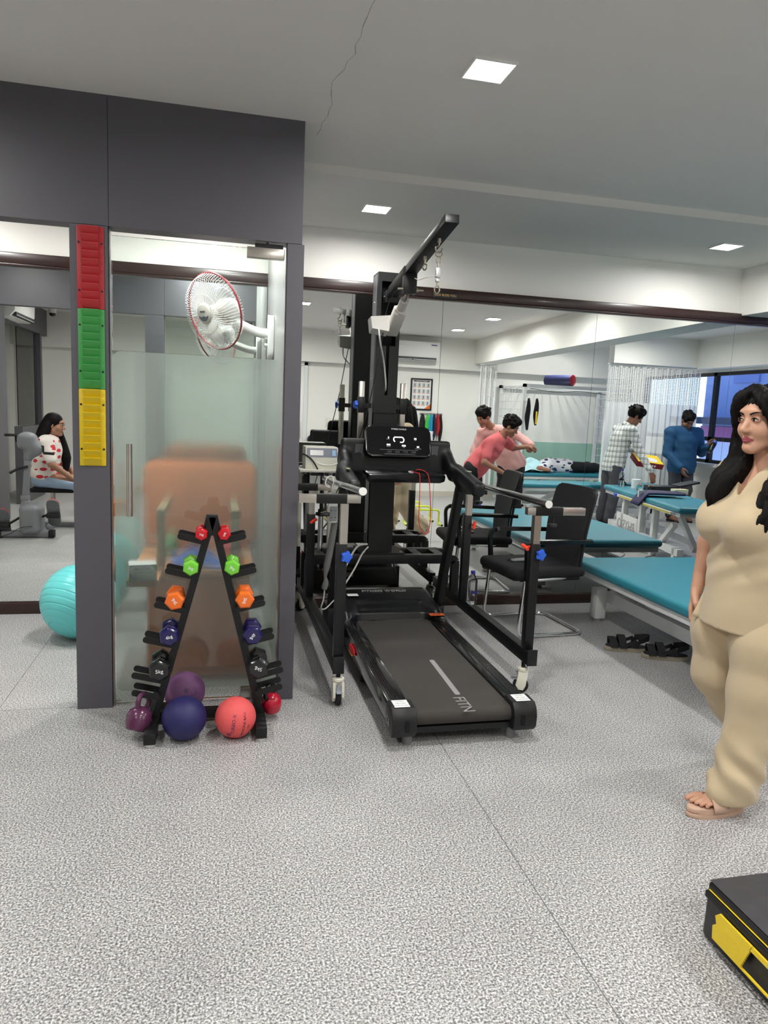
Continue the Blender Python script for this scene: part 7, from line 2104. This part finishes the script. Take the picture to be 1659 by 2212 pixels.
# hurdles
hp_ = None
for i, y in enumerate((1.22, 0.88, 0.45, -0.25)):
    if hp_ is None:
        hp_ = empty('agility_hurdle', (0, 0, 0))
        mb = MB(); mb.tube(fillet([(0.0, 0.14, 0.012), (0.0, -0.02, 0.012), (0.0, 0.0, 0.19), (-0.46, 0.0, 0.19), (-0.46, -0.02, 0.012), (-0.46, 0.14, 0.012)], 0.05, 5), 0.012, 10); mb.build('bar', mat('neon_yellow', rgb(222, 240, 40), 0.4), hp_)
        for x in (0.0, -0.46):
            mb = MB(); mb.cyl((x, 0.14, 0.012), (x, 0.152, 0.012), 0.0125, 10); mb.build('end_cap', M_rubber, hp_)
        r = hp_
    else: r = copy_tree(hp_)
    r.location = (2.77 - 0.02 * i, y, 0)
    tag(r, ['neon yellow low hurdle nearest the mirror in a row of four', 'neon yellow low hurdle second in the row from the mirror', 'neon yellow low hurdle third in the row from the mirror', 'neon yellow low hurdle nearest the back wall'][i], 'hurdle', 'neon hurdles on the floor')
bm_ = empty('foam_block', (2.35, -0.85, 0), 0.1, label='blue foam block on the floor behind the hurdles', cat='foam block')
mb = MB(); mb.box(-0.26, 0.26, -0.2, 0.2, 0, 0.24, bev=0.012); mb.build('block', mat('royal_blue_foam', rgb(44, 78, 176), 0.6), bm_)
mb = MB(); mb.box(-0.262, 0.262, -0.202, 0.202, 0.10, 0.115, bev=0.002); mb.build('seam_band', mat('navy_band', rgb(24, 36, 84), 0.6), bm_)
for i, (x, y) in enumerate(((3.74, -0.3), (3.95, -0.62), (3.78, 0.70))):
    cn = empty('sport_cone', (x, y, 0), label=['royal blue cone on the floor behind the salmon polo', 'royal blue cone nearer the back wall', 'royal blue cone beside the end of the teal bed'][i], cat='cone', group='blue sport cones on the floor')
    mb = MB(); mb.lathe([(0.085, 0.012), (0.022, 0.29), (0.018, 0.3)], 24); mb.build('cone_body', mat('royal_blue', rgb(34, 62, 190), 0.4), cn)
    mb = MB(); mb.prism(rrect(0.23, 0.23, 0.03), 0, 0.012); mb.build('cone_base', mat('royal_blue', (0, 0, 0)), cn)
# suspension frame with mesh sides
sf = empty('suspension_frame', (5.65, -1.3, 0), label='white mesh suspension frame over the far bed, seen in the mirror', cat='suspension frame')
def mesh_panel(x, nm):
    mb = MB()
    for k in range(9): mb.tube([(x, -0.5 + k * 0.125, 0.5), (x, -0.5 + k * 0.125, 1.93)], 0.004, 5)
    for k in range(12): mb.tube([(x, -0.5, 0.55 + k * 0.125), (x, 0.5, 0.55 + k * 0.125)], 0.004, 5)
    mb.build(nm, M_wmetal, sf)
    for y in (-0.5, 0.5):
        mb = MB(); mb.box(x - 0.025, x + 0.025, y - 0.025, y + 0.025, 0, 1.95); mb.build('frame_post', M_wmetal, sf, smooth=0)
mesh_panel(-0.93, 'mesh_side'); mesh_panel(0.93, 'mesh_side')
mb = MB(); mb.box(-0.955, 0.955, 0.475, 0.525, 1.90, 1.95); mb.box(-0.955, 0.955, -0.525, -0.475, 1.90, 1.95); mb.build('top_rail', M_wmetal, sf, smooth=0)
mb = MB()
for k in range(15): mb.tube([(-0.9 + k * 0.128, -0.48, 1.915), (-0.9 + k * 0.128, 0.48, 1.915)], 0.005, 5)
mb.build('top_grid', M_wmetal, sf)
mb = MB(); mb.tube(spline([(-0.85, 0.54, 1.88), (-0.4, 0.55, 1.84), (0.0, 0.55, 1.87), (0.5, 0.55, 1.84), (0.88, 0.54, 1.86)], 6), 0.005, 6); mb.build('rope', M_pipe, sf)
mb = MB(); mb.tube(spline([(0.8, 0.54, 1.86), (0.85, 0.55, 1.6), (0.78, 0.55, 1.4), (0.84, 0.55, 1.2)], 6), 0.004, 6); mb.tube(spline([(0.7, 0.54, 1.88), (0.78, 0.55, 1.75), (0.9, 0.55, 1.66)], 6), 0.004, 6); mb.build('hanging_rope', M_pipe, sf)
for k in range(4):
    mb = MB(); mb.torus((-0.89, 0.53, 1.78 - k * 0.09), 0.022, 0.004, (0, 1, 0), 12, 5, (0, 4.5)); mb.build('hook', M_wmetal, sf)
for i, (x, L, c, nm) in enumerate(((4.76, 0.5, 'black', 'black sling hanging on the left mesh side of the suspension frame'), (4.90, 0.42, 'yellow and black', 'dark sling with yellow strip on the left front post of the frame'), (6.56, 0.62, 'black', 'long black padded sling hanging on the right side of the suspension frame'))):
    r = empty('sling', (x, -0.74, 1.72 if i < 2 else 1.62), label=nm, cat='sling')
    mb = MB(); mb.grid(lambda u, v, L=L, i=i: Vector(((v - 0.5) * (0.05 if i < 2 else 0.11) * (0.5 + math.sin(u * PI)), 0.02 + 0.012 * math.sin(u * 7), -L * u)), 14, 5); mb.bm.normal_update(); bmesh.ops.solidify(mb.bm, geom=mb.bm.faces[:], thickness=0.03)
    mb.build('pad', M_fabric_b, r, smooth=180)
    if i == 1:
        mb = MB(); mb.box(-0.012, 0.012, 0.055, 0.062, -0.4, -0.2); mb.build('yellow_strip', M_yel, r, smooth=0)
bl_ = empty('bolster', (5.42, -1.02, 2.042), 1.05, label='navy bolster with red ends on top of the suspension frame, seen in the mirror', cat='bolster')
mb = MB(); mb.cyl((-0.25, 0, 0), (0.25, 0, 0), 0.09, 32); mb.build('roll', mat('navy_vinyl', rgb(48, 52, 92), 0.45), bl_)
for s in (-1, 1):
    mb = MB(); mb.lathe([(0.089, 0.0), (0.08, 0.006), (0.0, 0.009)], 32, M=Matrix.Translation((s * 0.25, 0, 0)) @ Matrix.Rotation(s * PI / 2, 4, 'Y'), cap=False); mb.build('red_end', mat('red_vinyl_end', rgb(196, 34, 48), 0.45), bl_)
# pale green dado and white board behind the frame
mb = MB(); mb.box(4.55, 6.9, YB, YB + 0.012, 0.09, 1.0); struct(mb.build('trim_7', mat('pale_green_dado', rgb(160, 200, 184), 0.6), smooth=0), 'pale green dado panel')
# curtains
M_cur = mat('white_curtain', rgb(236, 238, 238), 0.8)
_b = M_cur.node_tree.nodes['Principled BSDF']; _b.inputs['Alpha'].default_value = 0.9
M_net = D.materials.new('curtain_net'); M_net.use_nodes = True
_nt = M_net.node_tree; _b = _nt.nodes['Principled BSDF']; _b.inputs['Base Color'].default_value = (0.8, 0.8, 0.8, 1)
_tc = _nt.nodes.new('ShaderNodeTexCoord'); _s = _nt.nodes.new('ShaderNodeSeparateXYZ'); _nt.links.new(_tc.outputs['UV' if False else 'Object'], _s.inputs[0])
def _line(src, per):
    a = _nt.nodes.new('ShaderNodeMath'); a.operation = 'MULTIPLY'; a.inputs[1].default_value = 1 / per; _nt.links.new(src, a.inputs[0])
    b = _nt.nodes.new('ShaderNodeMath'); b.operation = 'FRACT'; _nt.links.new(a.outputs[0], b.inputs[0])
    c = _nt.nodes.new('ShaderNodeMath'); c.operation = 'LESS_THAN'; c.inputs[1].default_value = 0.4; _nt.links.new(b.outputs[0], c.inputs[0]); return c.outputs[0]
_mx = _nt.nodes.new('ShaderNodeMath'); _mx.operation = 'MAXIMUM'; _nt.links.new(_line(_s.outputs['X'], 0.022), _mx.inputs[0]); _nt.links.new(_line(_s.outputs['Z'], 0.022), _mx.inputs[1])
_nt.links.new(_mx.outputs[0], _b.inputs['Alpha'])
def curtain(x0, x1, y, z0, zm, z1, n, amp, lab):
    r = empty('curtain', ((x0 + x1) / 2, y, z0), label=lab, cat='curtain')
    Wd = x1 - x0
    def w(u): return 0.5 * amp * math.sin(u * n * 2 * PI) + 0.3 * amp * math.sin(u * n * 3.1 + 1)
    mb = MB(); mb.grid(lambda u, v: Vector(((u - 0.5) * Wd, w(u) * (1.15 - 0.3 * v), (zm - z0) * v)), n * 12, 6); mb.build('drape', M_cur, r, smooth=180)
    mb = MB(); mb.grid(lambda u, v: Vector(((u - 0.5) * Wd, w(u) * 0.85, (zm - z0) + (z1 - zm) * v)), n * 12, 3); mb.build('net_top', M_net, r, smooth=180)
    mb = MB(); mb.tube([(-Wd / 2, 0, z1 - z0 + 0.02), (Wd / 2, 0, z1 - z0 + 0.02)], 0.008, 8); mb.build('track', M_wmetal, r)
    return r
curtain(5.50, 7.06, 0.32, 0.12, 1.70, 2.23, 16, 0.05, 'white ward curtain with net top behind the standing men, seen in the mirror')
curtain(4.12, 4.42, -1.25, 0.15, 1.72, 2.22, 7, 0.06, 'gathered white ward curtain at the beam end, seen in the mirror')
# table with bottle by the window
ut = empty('utility_trolley', (6.95, 1.75, 0), label='white utility trolley below the window, seen in the mirror', cat='trolley')
mb = MB(); mb.box(-0.18, 0.18, -0.3, 0.3, 0.80, 0.83, bev=0.004); mb.build('top_shelf', M_wmetal, ut)
for sx in (-1, 1):
    for sy in (-1, 1):
        mb = MB(); mb.cyl((sx * 0.16, sy * 0.28, 0), (sx * 0.16, sy * 0.28, 0.80), 0.012, 10); mb.build('leg', M_wmetal, ut)
dbt = empty('dispenser_bottle', (6.93, 1.62, 0.831), label='white pump bottle on the trolley below the window', cat='bottle')
MB().lathe([(0.035, 0), (0.036, 0.1), (0.03, 0.13), (0.012, 0.14), (0.012, 0.17)], 18).build('bottle_body', M_wplastic, dbt)
mb = MB(); mb.cyl((0, 0, 0.17), (0, 0, 0.2), 0.005, 8); mb.bar((0, 0, 0.2), (-0.04, 0, 0.2), 0.012, 0.01); mb.build('pump', M_wplastic, dbt)

# ================================================================= LEFT SIDE: BIKE, STOOL, SECOND CUBICLE
M_silv = mat('silver_grey_plastic', rgb(128, 130, 134), 0.38)
bk_ = empty('exercise_bike', (-1.87, 2.22, 0), label='grey arm and leg exercise bike with red trimmed foot shells, seen in the mirror', cat='exercise bike')
mb = MB(); mb.box(-0.29, 0.19, -0.035, 0.035, 0.012, 0.07, bev=0.008); st_ = mb.build('front_stabilizer', M_silv, bk_)
for s in (-0.30, 0.19):
    mb = MB(); mb.box(s - 0.005, s + 0.05, -0.042, 0.042, 0.0, 0.078, bev=0.008); mb.build('end_cap', M_rubber, st_)
mb = MB(); mb.box(-0.03, 0.03, -0.42, 0.0, 0.03, 0.08, bev=0.006); mb.build('centre_beam', M_silv, bk_)
f = Field((-0.2, -0.3, 0.02), (0.22, 0.2, 0.45), 0.008)
f.rbox((0.02, -0.05, 0.19), (0.10, 0.14, 0.15), 0.06, None, 0.0); f.cone((-0.02, -0.02, 0.3), (-0.035, -0.02, 0.40), 0.05, 0.035, 0.06)
f.build('flywheel_housing', M_silv, bk_, smooth=1)
mb = MB(); mb.bar((-0.035, -0.02, 0.38), (0.0, -0.02, 0.78), 0.055, 0.05, up=(0, 1, 0), bev=0.006); mb.box(-0.07, 0.005, -0.055, 0.02, 0.38, 0.43, bev=0.006); mb.build('mast', M_silv, bk_)
f = Field((-0.14, -0.16, 0.72), (0.2, 0.14, 1.08), 0.008)
f.cone((0.0, -0.02, 0.98), (0.07, -0.02, 0.90), 0.085, 0.075, 0.03, flat=((0, 1, 0), 0.9)); f.cone((0.05, -0.02, 0.9), (0.01, -0.02, 0.80), 0.06, 0.035, 0.04); f.rbox((0.0, -0.02, 0.97), (0.085, 0.075, 0.075), 0.04, None, 0.03)
f.build('crank_housing', M_silv, bk_, smooth=1)
mb = MB(); mb.tube([(-0.085, 0, 0.965), (-0.10, 0, 0.965), (-0.10, 0, 1.03)], 0.008, 8); mb.tube([(0.13, 0, 0.93), (0.15, 0, 0.93), (0.15, 0, 0.86)], 0.008, 8); mb.build('hand_crank', M_black, bk_)
for a, b_ in (((-0.10, 0, 1.03), (-0.20, 0, 1.03)), ((0.15, 0, 0.86), (0.25, 0, 0.855))):
    mb = MB(); mb.cyl(a, b_, 0.014, 14); mb.build('grip', M_rubber, bk_)
mb = MB(); mb.tube(fillet([(0.0, 0.0, 0.72), (-0.08, 0.06, 0.70), (-0.14, 0.10, 0.66)], 0.04, 4), 0.013, 10); mb.build('grab_bar', M_rubber, bk_)
for x, zz in ((-0.23, 0.16), (0.24, 0.26)):
    mb = MB(); mb.prism(rrect(0.12, 0.30, 0.05, 5), -0.012, 0.012, M=frame((x, 0.03, zz), (1, 0, 0), (0.0, 0.35, 0.9)), bev=0.006); sh = mb.build('foot_shell', mat('dark_silver_plastic', rgb(96, 98, 102), 0.4), bk_)
    mb = MB(); mb.tube([Vector(frame((x, 0.03, zz), (1, 0, 0), (0.0, 0.35, 0.9)) @ Vector((px_, py_, 0.014))) for px_, py_ in rrect(0.116, 0.296, 0.05, 5)[:14]], 0.004, 6); mb.build('red_trim', M_red, sh)
    mb = MB(); mb.box(x - 0.065, x + 0.065, 0.02, 0.08, zz - 0.05, zz + 0.0, bev=0.01); mb.build('foot_strap', M_rubber, sh)
    mb = MB(); mb.cyl((x * 0.4, -0.03, 0.2), (x * 0.8, 0.0, zz - 0.02), 0.012, 10); mb.build('pedal_crank', M_black, bk_)
mb = MB(); mb.tube(spline([(0.05, 0.1, 0.13), (-0.05, 0.12, 0.12), (-0.15, 0.14, 0.06), (-0.28, 0.12, 0.02), (-0.4, 0.1, 0.008)], 5), 0.004, 6); mb.build('power_cord', M_pipe, bk_)
bs = empty('bench_stool', (-1.78, 1.54, 0), label='black padded seat under the seated woman, seen in the mirror', cat='stool')
mb = MB(); mb.box(-0.2, 0.24, -0.17, 0.17, 0.395, 0.445, bev=0.015); mb.build('seat_pad', M_fabric_b, bs)
mb = MB(); mb.cyl((0, 0, 0.05), (0, 0, 0.40), 0.025, 14); mb.build('stem', M_steel, bs)
mb = MB(); mb.box(-0.22, 0.22, -0.03, 0.03, 0.0, 0.05, bev=0.005); mb.box(-0.03, 0.03, -0.22, 0.22, 0.0, 0.05, bev=0.005); mb.build('foot', M_silv, bs)
# wooden block with a pink roller behind
wb = empty('wooden_step', (-1.35, 0.55, 0), label='orange wooden step on the floor behind the seated woman', cat='step')
mb = MB(); mb.box(-0.3, 0.3, -0.2, 0.2, 0.0, 0.14, bev=0.004); mb.build('step_body', M_wood, wb)
mb = MB(); mb.box(-0.31, 0.31, -0.21, 0.21, 0.14, 0.165, bev=0.004); mb.build('step_top', M_wood, wb)
o = MB().lathe([(0.05, 0), (0.055, 0.01), (0.055, 0.29), (0.05, 0.3)], 24).build('foam_roller', mat('magenta_foam', rgb(196, 30, 84), 0.6)); o.location = (-1.47, 0.55, 0.166); tag(o, 'magenta foam roller standing on the wooden step', 'foam roller')
# grey column and second glass cubicle along the left
mb = MB(); mb.box(-2.66, -2.36, 1.0, 1.45, 0, ZC); struct(mb.build('trim_8', M_grey, smooth=0), 'grey laminate column')
mb = MB(); mb.box(-2.60, -2.50, YB, 1.0, 2.3, ZC); struct(mb.build('trim_9', M_grey, smooth=0), 'grey header of the left cubicle')
mb = MB(); mb.box(-2.60, -2.50, -1.25, -0.2, 0, 1.02); mb.box(-2.60, -2.50, -1.35, -1.25, 0, 2.3); struct(mb.build('wall_cubicle_left', M_grey, smooth=0))
w2 = empty('window_2', (-2.55, -0.72, 1.03)); struct(w2, 'fixed glass of the left cubicle')
mb = MB(); mb.box(-0.005, 0.005, -0.52, 0.52, 0, 1.26); mb.build('window_pane', M_clear, w2, smooth=0)
mb = MB(); mb.box(-0.0075, -0.0055, -0.52, 0.52, 0.01, 0.5); mb.build('frosted_film', M_frost, w2, smooth=0)
ac2 = copy_tree(ac); ac2.location = (-2.50, 1.25 - 0.9, 2.32); ac2.rotation_euler = (0, 0, -PI / 2); tag(ac2, 'white split air conditioner on the grey header at the left, seen in the mirror', 'air conditioner')
sk = empty('security_camera', (-2.32, -1.2, 2.6), label='small dome camera near the ceiling at the left, seen in the mirror', cat='camera')
MB().lathe([(0.0, -0.06), (0.035, -0.045), (0.045, -0.01)], 20, cap=False).build('dome', M_blackg, sk)
MB().lathe([(0.05, -0.012), (0.055, 0.066)], 20).build('mount', M_wplastic, sk)

o = MB().tube(spline([(4.15, 3.3, 0.006), (4.3, 3.1, 0.006), (4.2, 2.9, 0.006), (4.45, 2.95, 0.006), (4.6, 3.2, 0.006), (4.4, 3.35, 0.006), (4.7, 3.5, 0.006), (4.9, 3.3, 0.006)], 8), 0.005, 6).build('cable', mat('pale_cable', rgb(150, 146, 142), 0.5))
tag(o, 'pale cable lying loosely on the floor beside the traction table', 'cable')
